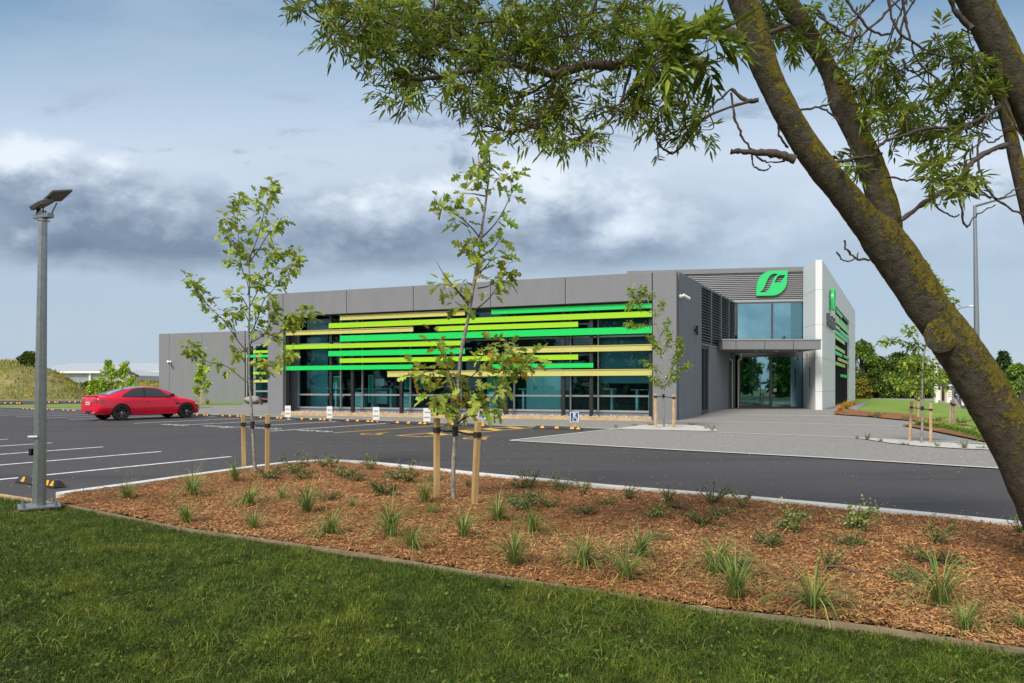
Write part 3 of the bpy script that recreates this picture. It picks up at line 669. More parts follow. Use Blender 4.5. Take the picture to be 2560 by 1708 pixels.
# wall-mounted camera and light on the side wall
def wallcam(fr, u, z, v0=-.001, s=1.):
    base_ = MB(); c = Vector(fr(u, v0, z)); n = (Vector(fr(u, v0 - 1, z)) - c).normalized(); al = (Vector(fr(u + 1, v0, z)) - c).normalized()
    base_.tube([c, c + n * .07 * s], .075 * s, 12).tube([c + n * .07 * s, c + n * .17 * s], .03 * s, 8)
    o = part(base_, 'security_camera', mWhite, smooth=40)
    t = c + n * .2 * s; d = (al * .8 + n * .5 - Vector((0, 0, .35))).normalized()
    MB().tube([t - d * .10 * s, t + d * .22 * s], .055 * s, 12).build('camera_body', mWhite, o, smooth=40)
    MB().tube([t + d * .22 * s, t + d * .235 * s], .05 * s, 12).build('camera_lens', mBlackP, o, smooth=40)
wallcam(SF, us(1699), 5.18, s=1.15)
m = MB().fbox(SF, us(1736) - .05, us(1736) + .05, -.07, -.001, 3.86, 4.0).fbox(SF, us(1736) - .055, us(1736) + .055, -.17, -.07, 3.72, 4.14); part(m, 'wall_lamp', mBlackP, .006)
# entrance block
ztE = 8.08
m = MB(); zc0, zc1 = 6.30, 7.80; nr = 14; st = (zc1 - zc0) / nr; ua, ub = 0.0, ue(2023) - .03
for k in range(nr):
    z = zc0 + k * st
    for a, b in ((ua, ue(1830) - .012), (ue(1830) + .012, ub)):
        m.hexa([EF(a, -.005, z + .02), EF(b, -.005, z + .02), EF(b, .08, z + .02), EF(a, .08, z + .02), EF(a, -.045, z + st * .45), EF(b, -.045, z + st * .45), EF(b, .08, z + st * .45), EF(a, .08, z + st * .45)])
        m.hexa([EF(a, -.045, z + st * .46), EF(b, -.045, z + st * .46), EF(b, .08, z + st * .46), EF(a, .08, z + st * .46), EF(a, -.03, z + st - .004), EF(b, -.03, z + st - .004), EF(b, .08, z + st - .004), EF(a, .08, z + st - .004)])
m.fbox(EF, ue(1830) - .011, ue(1830) + .011, -.05, .08, zc0, zc1)
m.fbox(EF, ua, ub, .09, .3, 4.3, zc1)
part(m, 'cladding', mClad)
part(MB().fbox(EF, ua - .05, ub + .02, -.10, .5, zc1 + .002, ztE), 'roof_flashing', mClad, .01)
part(MB().fbox(EF, ua, ub, -.04, .2, 6.16, 6.29), 'cladding_trim', mAlu)
part(MB().fbox(EF, ua, ue(1838), -.02, .3, 0.1, 6.15), 'entrance_wall', mConcShade)
# upper window
x0, xm, x1 = ue(1842), ue(1931), ub; z0, z1 = 3.9, 6.15
for a, b in ((x0, xm), (xm + .001, x1)):
    m = MB().fbox(EF, a, a + .05, -.03, .1, z0, z1).fbox(EF, b - .05, b, -.03, .1, z0, z1).fbox(EF, a + .051, b - .051, -.03, .1, z1 - .06, z1).fbox(EF, a + .051, b - .051, -.03, .1, z0, z0 + .06)
    wn = part(m, 'upper_window', mDkFrame)
    MB().add([EF(a + .05, .03, z0 + .05), EF(b - .05, .03, z0 + .05), EF(b - .05, .03, z1 - .05), EF(a + .05, .03, z1 - .05)], [(0, 1, 2, 3)]).build('pane', mGlassE, wn, recalc=False)
# glazed doors
x0, xm, x1 = ue(1847), ue(1927), ub; z0, z1 = .2, 3.18
for a, b, dr in ((x0, xm, 1), (xm + .001, x1, 0)):
    m = MB().fbox(EF, a, a + .07, -.04, .1, z0, z1).fbox(EF, b - .07, b, -.04, .1, z0, z1).fbox(EF, a + .071, b - .071, -.04, .1, z1 - .1, z1).fbox(EF, a + .071, b - .071, -.04, .1, z0, z0 + (.17 if dr else .09))
    wn = part(m, 'glazed_door', mDkFrame)
    MB().add([EF(a + .06, .03, z0 + .08), EF(b - .06, .03, z0 + .08), EF(b - .06, .03, z1 - .08), EF(a + .06, .03, z1 - .08)], [(0, 1, 2, 3)]).build('pane', mGlassE, wn, recalc=False)
    if not dr:
        c = EF(a + .22, -.0, 0); zc_ = 1.21
        st_ = MB().fbox(EF, a + .14, a + .31, .012, .02, zc_ - .085, zc_ + .085).build('door_sticker', mWhite, wn)
        m = MB()
        for qd in wheelchair(lambda x, y: EF(a + .225 + x, .009, zc_ + y), .115): m.add(qd, [(0, 1, 2, 3)])
        m.build('sticker_symbol', mBlue, wn, recalc=False)
part(MB().fbox(EF, ue(1838) + .01, x1, -.02, .3, 3.19, 3.89), 'door_head', mDkFrame)
for px, z1_ in ((1828.5, 2.9), (1843.5, 2.9)):
    c = Vector(EF(ue(px), -.28, 0)); m = MB().tube([(c.x, c.y, .2), (c.x, c.y, z1_)], .045, 10)
    m.tube([(c.x, c.y, z1_ - .02), (c.x + (.16 if px > 1840 else -.14), c.y, z1_ + .04)], .045, 8)
    if px > 1840: m.tube([(c.x + .16, c.y, z1_ + .04), (c.x + .16, c.y, 3.25)], .04, 8)
    part(m, 'downpipe', mTimberPale if 0 else M('cream_pipe', (.66, .62, .52), .5), smooth=40)
# canopy
cy0 = 34.25; xl = B0.x + SD.x * (cy0 - B0.y) / SD.y
m = MB().box(xl + .35, 15.50, cy0, 37.9, 3.27, 3.72); part(m, 'canopy', mConc, .01)
part(MB().box(xl + .33, 15.53, cy0 - .03, 37.9, 3.725, 3.79), 'canopy_capping', mAlu)
m = MB()
for px in (1840, 1912, 1984): x = (px - 1280) / F * cy0; m.box(x - .012, x + .012, cy0 - .004, cy0 + .02, 3.28, 3.715)
part(m, 'canopy_joint', mBlack)
for px, py in ((1890, 877.5), (1941, 877), (1989, 877)):
    x = (px - 1280) / F * 35.6; part(MB().tube([(x, 35.6, 3.268), (x, 35.6, 3.24)], .09 if px == 1941 else .07, 14), 'downlight', mWhite)
# white street wall, its slatted window, lettering and sign
WD = Vector((.498, .867)).normalized(); W0 = Vector((16.13, 35.5)); WN = Vector((-WD.y, WD.x)); zW = 8.0
WF = frame(W0, WD, WN)
t0, t1, t2 = ray(W0, WD, 2088)[0], ray(W0, WD, 2123)[0], ray(W0, WD, 2138)[0]
lv = [0, 1.15, 2.9, 4.65, 6.45, zW]
def wpanel(u0, u1, za, zb, v0=0, v1=.3): part(MB().fbox(WF, u0, u1, v0, v1, za, zb), 'wall_panel', mWhiteWall, .008)
for za, zb in zip(lv[:-1], lv[1:]):
    if zb < 6.5: wpanel(.005, t0, za + .006, zb - .006); wpanel(t1, t2, za + .006, zb - .006)
    else: wpanel(.005, t2 / 2, za + .006, zb); wpanel(t2 / 2 + .01, t2, za + .006, zb)
    m = MB().prism([(15.80, 35.55), (16.12, 35.48), (16.125, 35.9), (15.9, 36.0)], za + .006, zb - (.006 if zb < zW else 0)); part(m, 'wall_end', mWhiteWall)
    m = MB().prism([(15.80, 35.56), (15.92, 36.01), (16.55, 37.95), (16.18, 37.95)], za + .006, zb - (.008 if zb < zW else .004)); part(m, 'reveal_panel', mWhiteWall)
part(MB().fbox(WF, t0 + .001, t1 - .001, .06, .3, 6.30, 6.44), 'window_head', mDkFrame)
wb_ = MB().fbox(WF, t0, t1, .28, .32, .2, 6.4); part(wb_, 'window_backing', mBlack)
m = MB()
for k in range(8): u = t0 + .35 + (t1 - t0 - .7) * k / 7; m.fbox(WF, u - .05, u + .05, .12, .26, .15, 6.28)
part(m, 'steel_post', mBlack)
m = MB()
for k in range(7): u = t0 + .35 + (t1 - t0 - .7) * (k + .5) / 7; m.fbox(WF, u - .06, u + .06, .262, .275, .15, 6.28)
part(m, 'mullion', mAlu)
for cx0, cx1, cy, hh, c in ((385, 438, 507, 35, 'g'), (370, 413, 552, 33, 'y'), (420, 490, 600, 38, 'g'), (371, 505, 585, 42, 'l'), (378, 417, 655, 33, 'y'), (370, 487, 700, 38, 'g'),
                            (422, 507, 700, 35, 'g'), (370, 465, 750, 36, 'l'), (370, 465, 852, 33, 'l'), (372, 440, 905, 33, 'g'), (455, 510, 945, 25, 'g'), (402, 512, 970, 30, 'y'), (373, 468, 1008, 33, 'l'), (427, 495, 1130, 28, 'g')):
    pa, pb = 1990 + .2614 * cx0, 1990 + .2614 * cx1; (a, ya), (b, yb) = ray(W0, WD, pa), ray(W0, WD, pb); y = 640 + .2614 * cy
    zt = H + (HOR - y) * ya / F; zb = H + (HOR - y - .2614 * hh) * ya / F
    part(MB().fbox(WF, a, b, -.02, .03, zb, zt), 'sunshade_slat', {'y': mYel, 'l': mLime, 'g': mGreen}[c])
v, f = text_mesh('Farmlands', .95, .12, 1.0)
c0 = ray(W0, WD, 2066)[0]; wmin = min(a.x for a in v)
mt = MB(); mt.add([WF(c0 + (a.x - wmin) * 1.0, -.17 + .12 - a.z * 1.0, 4.78 + a.y) for a in v], f)
part(mt, 'sign_lettering', M('sign_letter', (.10, .10, .11), .4), recalc=True)
def leaf_shape():
    """leaf emblem in a unit square: outline and two cut-outs"""
    S_ = lambda pts, n=4: [tuple(p) for p in crom(pts, n)]
    out = [(0, 0)] + S_([(.5, 0), (.60, .01), (.727, .066), (.83, .166), (.93, .32), (.975, .51), (.99, .72), (1, .9)]) + [(1, 1)] + S_([(.5, 1), (.4, .99), (.29, .94), (.17, .84), (.08, .70), (.03, .52), (.01, .3), (0, .1)])
    h1 = S_([(.105, .15), (.194, .22), (.246, .33), (.316, .52), (.377, .696), (.447, .807), (.52, .865), (.60, .88), (.71, .856)])[:-1] + S_([(.71, .856), (.64, .818), (.578, .73), (.535, .608), (.465, .409), (.41, .276), (.334, .166), (.246, .133), (.105, .15)])[:-1]
    h2 = S_([(.578, .52), (.64, .685), (.692, .773), (.76, .812), (.85, .815)]) + [(.923, .812)] + S_([(.884, .718), (.84, .62), (.788, .545), (.72, .52)])
    return out, [h1, h2]
def leaf_sign(fr, w, h, depth, name):
    out, holes = leaf_shape(); bm = bmesh.new(); eds = []
    for loop in [out] + holes:
        vs = [bm.verts.new((x * w, 0, y * h)) for x, y in loop]
        eds += [bm.edges.new((vs[i], vs[(i + 1) % len(vs)])) for i in range(len(vs))]
    bmesh.ops.triangle_fill(bm, use_beauty=True, use_dissolve=False, edges=eds)
    bmesh.ops.recalc_face_normals(bm, faces=bm.faces[:])
    r = bmesh.ops.extrude_face_region(bm, geom=bm.faces[:]); bmesh.ops.translate(bm, verts=[e for e in r['geom'] if isinstance(e, bmesh.types.BMVert)], vec=(0, depth, 0))
    vs = [v.co.copy() for v in bm.verts]; bm.verts.index_update(); fs = [tuple(v.index for v in f.verts) for f in bm.faces]; bm.free()
    return MB().add([fr(v.x, v.y, v.z) for v in vs], fs)
a = ue(1891, -.16); b = ue(1969, -.16); zb, zt = ze(1930, 739, -.16), ze(1930, 677, -.16)
part(leaf_sign(lambda x, y, z: EF(a + x, -.17 + y, zb + z), b - a, zt - zb, .10, 'emblem'), 'leaf_emblem', mLogo)
a = ray(W0 - WN * .2, WD, 2082)[0]
part(leaf_sign(lambda x, y, z: WF(a + x, -.24 + y, 5.78 + z), 1.5, 1.25, .14, 'emblem'), 'leaf_emblem', mGreen)
m = MB().fbox(lambda u, v, z: (16.02 + .12 * u - .3 * v, 36.6 + .5 * u + v * .1, z), 0, 1, -.35, -.2, .2, .25)
part(MB().prism([(15.93, 36.55), (16.02, 36.53), (16.12, 36.85), (16.03, 36.87)], 1.35, 2.45), 'intercom_panel', mBlackP)
part(MB().prism([(16.02, 37.1), (16.13, 37.08), (16.18, 37.25), (16.07, 37.27)], 2.95, 3.2), 'alarm_box', M('alarm_red', (.4, .01, .015), .4))
# entrance room and roofs
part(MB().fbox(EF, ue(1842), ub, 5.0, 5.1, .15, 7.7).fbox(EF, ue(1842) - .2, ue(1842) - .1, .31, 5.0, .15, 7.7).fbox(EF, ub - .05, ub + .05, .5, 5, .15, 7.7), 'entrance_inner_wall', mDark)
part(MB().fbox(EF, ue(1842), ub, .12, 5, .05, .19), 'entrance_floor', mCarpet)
part(MB().prism([tuple(E0 + EN * .5), tuple(E1 + EN * .5 - ED * .1), (16.2, 38.6), tuple(W0 + WD * 26 + WN * .4), (8, 62)], 7.55, 7.65), 'roof', mDkFrame)
q1 = B0 + SD * 11.5 + SN * .35
part(MB().prism([tuple(A2 + UD * .1 + VD * .45), tuple(B0 - UD * .6 + VD * .45), tuple(q1), tuple(E0 + ED * 2 + EN * .4), tuple(E0 + EN * 18), tuple(A2 + UD * .1 + VD * 26)], 5.85, 5.95), 'roof', mDkFrame)
part(MB().prism([tuple(E0), tuple(E0 + EN * 22), tuple(E0 + EN * 22 + ED * .2), tuple(E0 + ED * .2)], 5.96, 7.79), 'side_parapet', mClad)
part(MB().fbox(FR, 0.02, .3, .43, 27, 0, TOP - .05), 'rear_wall', mConc)
# the far wing
V0 = P(397, 900, 62.1).to_2d(); VF = frame(V0, UD, VD)
def uv(px): return ray(V0, UD, px)[0]
def zv(px, py): return H + (HOR - py) * ray(V0, UD, px)[1] / F
ws = [0, uv(423), uv(505), uv(612)]
for a, b in zip(ws[:-1], ws[1:]): part(MB().fbox(VF, a + .012, b - .012, 0, .4, 0, TOP), 'wall_panel', mConc, .01)
wa, wb2 = uv(614), uv(700)
zt = zv(614, 861)
part(MB().fbox(VF, wa - .02, wb2, .02, .4, zt + .01, TOP - .01), 'beam_panel', mConc)
part(MB().fbox(VF, wa, wb2, .9, 1.0, 0, zt).fbox(VF, wa, wb2, .4, 1.0, zt + .05, zt + .15), 'wing_backing', mDark)
us_ = [wa, uv(635), uv(672), wb2]
for i, (a, b) in enumerate(zip(us_[:-1], us_[1:])):
    m = MB()
    for q0, q1_ in ((a, a + .12), (b - .1, b - .002)): m.fbox(VF, q0, q1_, .05, .2, 0, zt)
    for za in ((.0, 3.9, zt - .15) if i == 0 else (.3, .95, 3.9, zt - .15)): m.fbox(VF, a + .121, b - .101, .05, .2, za, za + .14)
    wn = part(m, 'wing_door' if i == 0 else 'wing_window', mAlu)
    MB().add([VF(a + .1, .12, .1), VF(b - .08, .12, .1), VF(b - .08, .12, zt - .1), VF(a + .1, .12, zt - .1)], [(0, 1, 2, 3)]).build('pane', mGlass, wn, recalc=False)
for px0, y, hh, c in ((634, 876.8, 6, 'l'), (618, 887.5, 6, 'g'), (634, 930, 6, 'l'), (634, 950, 6, 'y')):
    a = uv(px0); zt_ = zv(640, y); part(MB().fbox(VF, a, wb2, -.06, .02, zt_ - hh * 60 / F, zt_), 'sunshade_slat', {'y': mYel, 'l': mLime, 'g': mGreen}[c])
wallcam(VF, uv(427), zv(427, 905), s=1.5)
part(MB().prism([tuple(V0 + UD * .1 + VD * .4), tuple(V0 + UD * 22 + VD * .4), tuple(V0 + UD * 22 + VD * 20), tuple(V0 + UD * .1 + VD * 20)], 5.8, 5.9), 'roof', mDkFrame)
part(MB().fbox(VF, .01, .3, .41, 20, 0, TOP - .02), 'wall_panel', mConc)
# ------------------------------------------------------------------ office furniture seen through the long window (each its own thing)
FX = lambda o: None
def furn(name, label, cat, u, v, group=None):
    p = FR(u, v, 0); r = empty(name, (p[0], p[1], .27)); return tag(r, label, cat, group)
def fu(px, v): return U(px, v)
def cabinet(px0, px1, v, ztop, label, doors=4):
    a, b = fu(px0, v), fu(px1, v); r = furn('storage_cabinet', label, 'cabinet', (a + b) / 2, v)
    MB().fbox(FR, a, b, v, v + .5, .28, ztop).build('body', mFurn, r, bevel=.006)
    w = (b - a) / doors
    for k in range(doors):
        d = MB().fbox(FR, a + w * k + .012, a + w * (k + 1) - .012, v - .02, v - .001, .33, ztop - .25).build('door', mFurn, r)
        MB().fbox(FR, a + w * (k + (.85 if k % 2 == 0 else .12)), a + w * (k + (.85 if k % 2 == 0 else .12)) + .02, v - .05, v - .021, 1.25, 1.45).build('handle', mDkFrame, d)
    return r
cabinet(1316, 1402, 1.75, 2.28, 'tall white storage cabinet with four doors behind the long window')
def drawers(px0, px1, v, label):
    a, b = fu(px0, v), fu(px1, v); r = furn('drawer_unit', label, 'drawer unit', (a + b) / 2, v, 'drawer units in the office')
    MB().fbox(FR, a, b, v, v + .5, .28, 1.12).build('body', mFurn, r, bevel=.005)
    for z0, z1 in ((.32, .68), (.70, .9), (.92, 1.09)):
        d = MB().fbox(FR, a + .015, b - .015, v - .015, v - .001, z0, z1).build('drawer', mFurn, r)
        MB().fbox(FR, (a + b) / 2 - .08, (a + b) / 2 + .08, v - .03, v - .016, z1 - .09, z1 - .07).build('handle', mDkFrame, d)
drawers(885, 906, 1.7, 'white three drawer unit just left of the second window mullion')
drawers(1005, 1025, 1.7, 'white three drawer unit under the green screens')
drawers(1222, 1240, 1.7, 'white three drawer unit behind the lower leaves of the nearer tree')
def desk(px0, px1, v, z, label, leg=(.15, .8)):
    a, b = fu(px0, v), fu(px1, v); r = furn('desk', label, 'desk', (a + b) / 2, v, 'desks in the office')
    MB().fbox(FR, a, b, v, v + .75, z - .03, z).build('desk_top', mFurn, r)
    for t in leg: u = a + (b - a) * t; MB().fbox(FR, u - .05, u + .05, v + .1, v + .6, .28, z - .031).build('leg', mFurn, r)
    return r
desk(816, 850, 1.8, 1.32, 'white standing desk topped with files at the left end of the office', (.6,))
desk(890, 920, 2.4, 1.30, 'white desk behind the left drawer unit', (.5,))
desk(921, 980, 1.9, 1.30, 'white desk beside the green framed screen', (.12, .9))
desk(1575, 1628, 1.6, 1.28, 'white desk with trailing cable at the right end of the office', (.3, .9))
desk(1508, 1540, 2.0, 1.30, 'white desk with one leg below the drawn blind', (.62,))
desk(1296, 1316, 2.2, 1.30, 'small white desk left of the tall cabinet', (.5,))
a, b = fu(938, 2.2), fu(966, 2.2); r = tag(MB().fbox(FR, a, b, 2.25, 2.6, .5, 1.19).build('side_panel_unit', mFurn, None, bevel=.005), 'plain white modesty panel below the desk beside the green screen', 'desk panel')
def screen(px0, px1, v, z0, z1, label):
    a, b = fu(px0, v), fu(px1, v); r = furn('desk_screen', label, 'desk screen', (a + b) / 2, v, 'green desk screens')
    m = MB().fbox(FR, a, a + .03, v, v + .04, z0, z1).fbox(FR, b - .03, b, v, v + .04, z0, z1).fbox(FR, a + .031, b - .031, v, v + .04, z1 - .03, z1).fbox(FR, a + .031, b - .031, v, v + .04, z0, z0 + .03)
    m.build('frame', mFurn, r); MB().fbox(FR, a + .032, b - .032, v + .01, v + .03, z0 + .032, z1 - .032).build('panel', mScreenG, r)
screen(820, 853, 2.1, .75, 1.95, 'wide dark green desk screen behind the files')
screen(921, 932, 1.85, .6, 2.0, 'narrow tall green screen with pale frame by the third mullion')
screen(1012, 1025, 2.0, 1.27, 1.98, 'left one of two bright green desk screens')
screen(1039, 1053, 2.0, 1.27, 1.98, 'right one of two bright green desk screens')
screen(1219, 1250, 2.0, .8, 1.98, 'green desk screen seen through the leaves of the nearer tree')
for px, lab in ((948, 'black monitor seen from behind on the desk beside the green screen'), (877, 'small black monitor between the first two steel posts'), (1196, 'black monitor behind the lower leaves of the nearer tree')):
    u = fu(px, 2.2); r = furn('monitor', lab, 'monitor', u, 2.2, 'office monitors')
    MB().fbox(FR, u - .26, u + .26, 2.25, 2.29, 1.45, 1.8).build('screen', mFurn if px == 948 else mBlackP, r); MB().fbox(FR, u - .03, u + .03, 2.3, 2.34, 1.3, 1.6).fbox(FR, u - .12, u + .12, 2.22, 2.42, 1.305, 1.32).build('stand', mBlackP, r)
for k, (px, c) in enumerate(((832, 0), (834.5, 1), (837, 0), (840, 1))):
    u = fu(px, 1.9); tag(MB().fbox(FR, u - .045, u + .035, 1.9, 2.2, 1.325, 1.66 - .05 * (k % 3)).build('file_folder', mFurn if c else mBlue), ['first file from the left, blue, on the standing desk', 'second file from the left, white, on the standing desk', 'third file from the left, blue, on the standing desk', 'fourth file from the left, white, on the standing desk'][k], 'file', 'files on the standing desk')
def chair(px, v, label):
    u = fu(px, v); r = furn('office_chair', label, 'chair', u, v, 'black office chairs')
    MB().fbox(FR, u - .24, u + .24, v, v + .46, .72, .78).build('seat', mBlackP, r, bevel=.02); MB().fbox(FR, u - .22, u + .22, v + .44, v + .5, .85, 1.35).build('backrest', mBlackP, r, bevel=.02)
    for du, dv in ((-.22, .03), (.22, .03), (-.22, .43), (.22, .43)): a_ = FR(u + du, v + dv, .28); MB().tube([a_, (a_[0], a_[1], .72)], .015, 6).build('leg', mBlackP, r)
chair(1553, 2.0, 'black four legged chair between the two desks at the right end')
chair(1470, 2.6, 'black four legged chair behind the second last steel post')
chair(990, 3.0, 'black chair at the desk left of the green screens')
# roller blinds behind the glass at the right end
u0, u1 = mull[-2] + .05, mull[-1] - .05
tag(MB().fbox(FR, u0, u1, 1.12, 1.14, 1.55, 4.7).build('roller_blind', M('blind_fabric', (.10, .12, .14), .9)), 'dark roller blind drawn low at the right end of the long window', 'blind')
u0, u1 = mull[0] + .06, mull[1] - .06
tag(MB().fbox(FR, u0, u0 + 1.1, 1.9, 1.94, .28, 4.7).build('roller_blind', M('blind_fabric_teal', (.16, .22, .25), .9)), 'tall pale blind at the left end of the long window', 'blind')
m = MB(); c = Vector(EF(ue(1950), 1.6, 0))
r = tag(empty('pendant_lamp', (c.x, c.y, 4.3)), 'white cone pendant lamp hanging behind the upper entrance window', 'pendant lamp')
MB().lathe([(.05, 5.05), (.12, 5.02), (.30, 4.45), (.28, 4.45), (.10, 5.0)], 16, Matrix.Translation((c.x, c.y, 0))).build('lamp_shade', mWhite, r, smooth=40)
MB().tube([(c.x, c.y, 5.0), (c.x, c.y, 7.5)], .012, 6).build('cord', mBlackP, r)
for px0, px1, lab in ((1872, 1898, 'pale column standing inside the left entrance door'), (1996, 2008, 'pale column standing inside the right entrance door')):
    a, b = ue(px0, 2.5), ue(px1, 2.5); tag(MB().fbox(EF, a, b, 2.5, 2.8, .19, 7.5).build('column', M('column_paint', (.35, .42, .45), .6)), lab, 'column', 'columns in the entrance room')
# ================================================================== OBJECTS
# solar light pole on the lawn corner
Yp = 7.45; pb = P(98, 1262, Yp); sc = Yp / F
r = tag(empty('light_pole', (pb.x, pb.y, 0)), 'galvanised octagonal light pole with solar panel at the corner of the lawn', 'light pole')
tp = P(107.5, 548, Yp)
def oct_tube(mb, a, b, ra, rb, n=8, ph=.30):
    vs = []
    for c, rr in ((a, ra), (b, rb)): vs += [(c[0] + rr * math.cos(ph + 2 * math.pi * j / n), c[1] + rr * math.sin(ph + 2 * math.pi * j / n), c[2]) for j in range(n)]
    mb.add(vs, [(j, (j + 1) % n, n + (j + 1) % n, n + j) for j in range(n)] + [tuple(range(n - 1, -1, -1)), tuple(range(n, 2 * n))])
m = MB(); oct_tube(m, pb, tp, .068, .042); m.build('pole', mSteel, r)
z0 = pb.z
m = MB().box(pb.x - .19, pb.x + .19, pb.y - .19, pb.y + .19, z0 - .025, z0 + .0)
m.v = [tuple(Matrix.Translation(pb) @ Matrix.Rotation(R(38), 4, 'Z') @ (Vector(v) - pb)) for v in m.v]; m.build('base_plate', mSteel, r, bevel=.004)
for k in range(4):
    a = R(38 + 45 + 90 * k); c = (pb.x + .2 * math.cos(a), pb.y + .2 * math.sin(a)); MB().tube([(*c, z0 - .12), (*c, z0 + .045)], .011, 8).tube([(*c, z0), (*c, z0 + .018)], .02, 6).build('bolt', mSteel, r)
m = MB(); oct_tube(m, tp - Vector((0, 0, .02)), tp + Vector((0, 0, .09)), .036, .036); m.box(tp.x - .05, tp.x + .05, tp.y - .045, tp.y + .045, tp.z - .02, tp.z - .01)
m.build('collar', mSteel, r)
for dz in (.02, .055): MB().tube([(tp.x - .015, tp.y - .05, tp.z + dz), (tp.x - .015, tp.y - .03, tp.z + dz)], .008, 6).build('bolt', mChrome, r)
c = P(108.5, 541, Yp)
def rbox(M4, sx, sy, sz): 
    return [tuple(M4 @ Vector((x * sx, y * sy, z * sz))) for z in (-.5, .5) for x, y in ((-.5, -.5), (.5, -.5), (.5, .5), (-.5, .5))]
Rz = Matrix.Rotation(R(-24), 4, 'Z')
MB().hexa(rbox(Matrix.Translation(c) @ Rz, .25, .075, .05)).build('crossbar', mSteel, r, bevel=.003)
mBrown = M('lamp_housing', (.13, .11, .105), .45, .3)
MA = Matrix.Translation(P(104, 511, Yp - .02)) @ Rz @ Matrix.Rotation(R(-14), 4, 'Y') @ Matrix.Rotation(R(24), 4, 'X')
h = MB().hexa(rbox(MA, .20, .16, .05)).build('lamp_head', mBrown, r, bevel=.008)
MP = Matrix.Translation(P(143, 490, Yp + .06)) @ Rz @ Matrix.Rotation(R(-26), 4, 'Y') @ Matrix.Rotation(R(20), 4, 'X')
h = MB().hexa(rbox(MP, .22, .25, .022)).build('solar_panel', mBrown, r, bevel=.004)
MB().hexa(rbox(MP @ Matrix.Translation((0, 0, .0135)), .20, .23, .004)).build('solar_cells', M('solar_cells', (.012, .016, .03), .15), h)
for px, dx in ((95, -.005), (130, .012)):
    a = P(px + (0 if px < 100 else -2), 536, Yp); b = P(px + (4 if px < 100 else 12), 508, Yp + .03); MB().bar(a, b, .035, .014).build('bracket', mBrown, r)
MB().tube([P(108, 536, Yp - .03), P(108, 515, Yp - .06)], .006, 6).build('cable', mBlackP, r)
for px in (101.5, 114.5): a = P(px, 538, Yp - .02); MB().tube([a, a + Vector((0, 0, .045))], .007, 6).build('bolt', mBlackP, r)
m = MB().box(pb.x - .072, pb.x + .03, pb.y - .078, pb.y - .03, P(0, 1092, Yp).z, P(0, 1089, Yp).z); m.build('band', mWhite, r)
MB().box(pb.x - .074, pb.x - .05, pb.y - .06, pb.y - .01, P(0, 1138, Yp).z, P(0, 1121, Yp).z).build('reflector', mBlackP, r)
# dirt heap at its foot
ng = 14; xs = np.linspace(-.30, .22, ng); V = np.array([(pb.x + a, pb.y - .06 + b * .6, .03 + .065 * max(0, 1 - (a / .30) ** 2 - (b * .6 / .18) ** 2) + .012 * mn.noise((a * 9, b * 9, 1))) for b in xs for a in xs]); i = np.arange(ng * ng).reshape(ng, ng)
o = fast('soil', V, np.stack([i[:-1, :-1], i[:-1, 1:], i[1:, 1:], i[1:, :-1]], -1).reshape(-1, 4), mDirt, smooth=True); tag(o, kind='structure')

# wheel stops
def wheel_stop(L=1.80):
    r = empty('wheel_stop', (0, 0, 0)); h = L / 2
    sec = [(-.075, 0), (.075, 0), (.075, .03), (.045, .10), (-.045, .10), (-.075, .03)]
    vs = []; xs = [(-h, .0), (-h + .001, 1), (h - .001, 1), (h, .0)]
    pr = lambda x, inset: [(x + (inset if z > .05 else 0), y, z) for y, z in sec]
    vs = pr(-h, .10) + pr(h, -.10); n = 6
    MB().add(vs, [tuple(range(5, -1, -1)), tuple(range(6, 12))] + [(j, (j + 1) % n, n + (j + 1) % n, n + j) for j in range(n)]).build('rubber_block', mRubGrey if L < 1.799 else mRubber, r, bevel=.006)
    for x in (-.60 * h, 0, .62 * h, .87 * h):
        w = .085; e = .004
        for sg in (-1, 1):
            q = lambda x, y, z: (x, sg * (y + e), z + e)
            k = .055 if x < .8 * h else .03
            MB().add([q(x - w, .0755, .032), q(x + w, .0755, .032), q(x + k * .8, .047, .098), q(x - k * .8, .047, .098)], [(0, 1, 2, 3)]).build('reflector', mOrange, r, recalc=False)
    return r
stop0 = wheel_stop(1.8); stopg = wheel_stop(1.795)
used = {}
def put_stop(pl, pr_, label, grp, proto, key):
    a, b = G(*pl), G(*pr_); c = (a + b) / 2; o = proto if key not in used else copy_tree(proto); used[key] = 1
    d = (b - a); o.location = (c.x, c.y + .075, .001); o.rotation_euler = (0, 0, math.atan2(SR.y, SR.x)); tag(o, label, 'wheel stop', grp); return o
gA = 'wheel stops along the front row'
for pl, pr_, lab in (((1335.5, 1072), (1456, 1076.5), 'black and amber wheel stop nearest the entrance, behind the rightmost blue parking sign'),
                     ((1113, 1064), (1216, 1068), 'black and amber wheel stop behind the young tree, below the left blue parking sign'),
                     ((977, 1059.5), (1071, 1063), 'wheel stop just left of the yellow hatched area, below the rightmost white sign'),
                     ((853, 1054), (940, 1058), 'wheel stop below the third white sign from the left'),
                     ((741, 1049.5), (819, 1054), 'wheel stop below the second white sign from the left'),
                     ((638, 1045.5), (711, 1050), 'wheel stop below the leftmost white sign, right of the farther staked tree'),
                     ((544, 1041.5), (610, 1045), 'wheel stop partly hidden by the left stake of the farther tree')):
    put_stop(pl, pr_, lab, gA, stop0, 'A')
c0 = (G(544, 1041.5) + G(610, 1045)) / 2
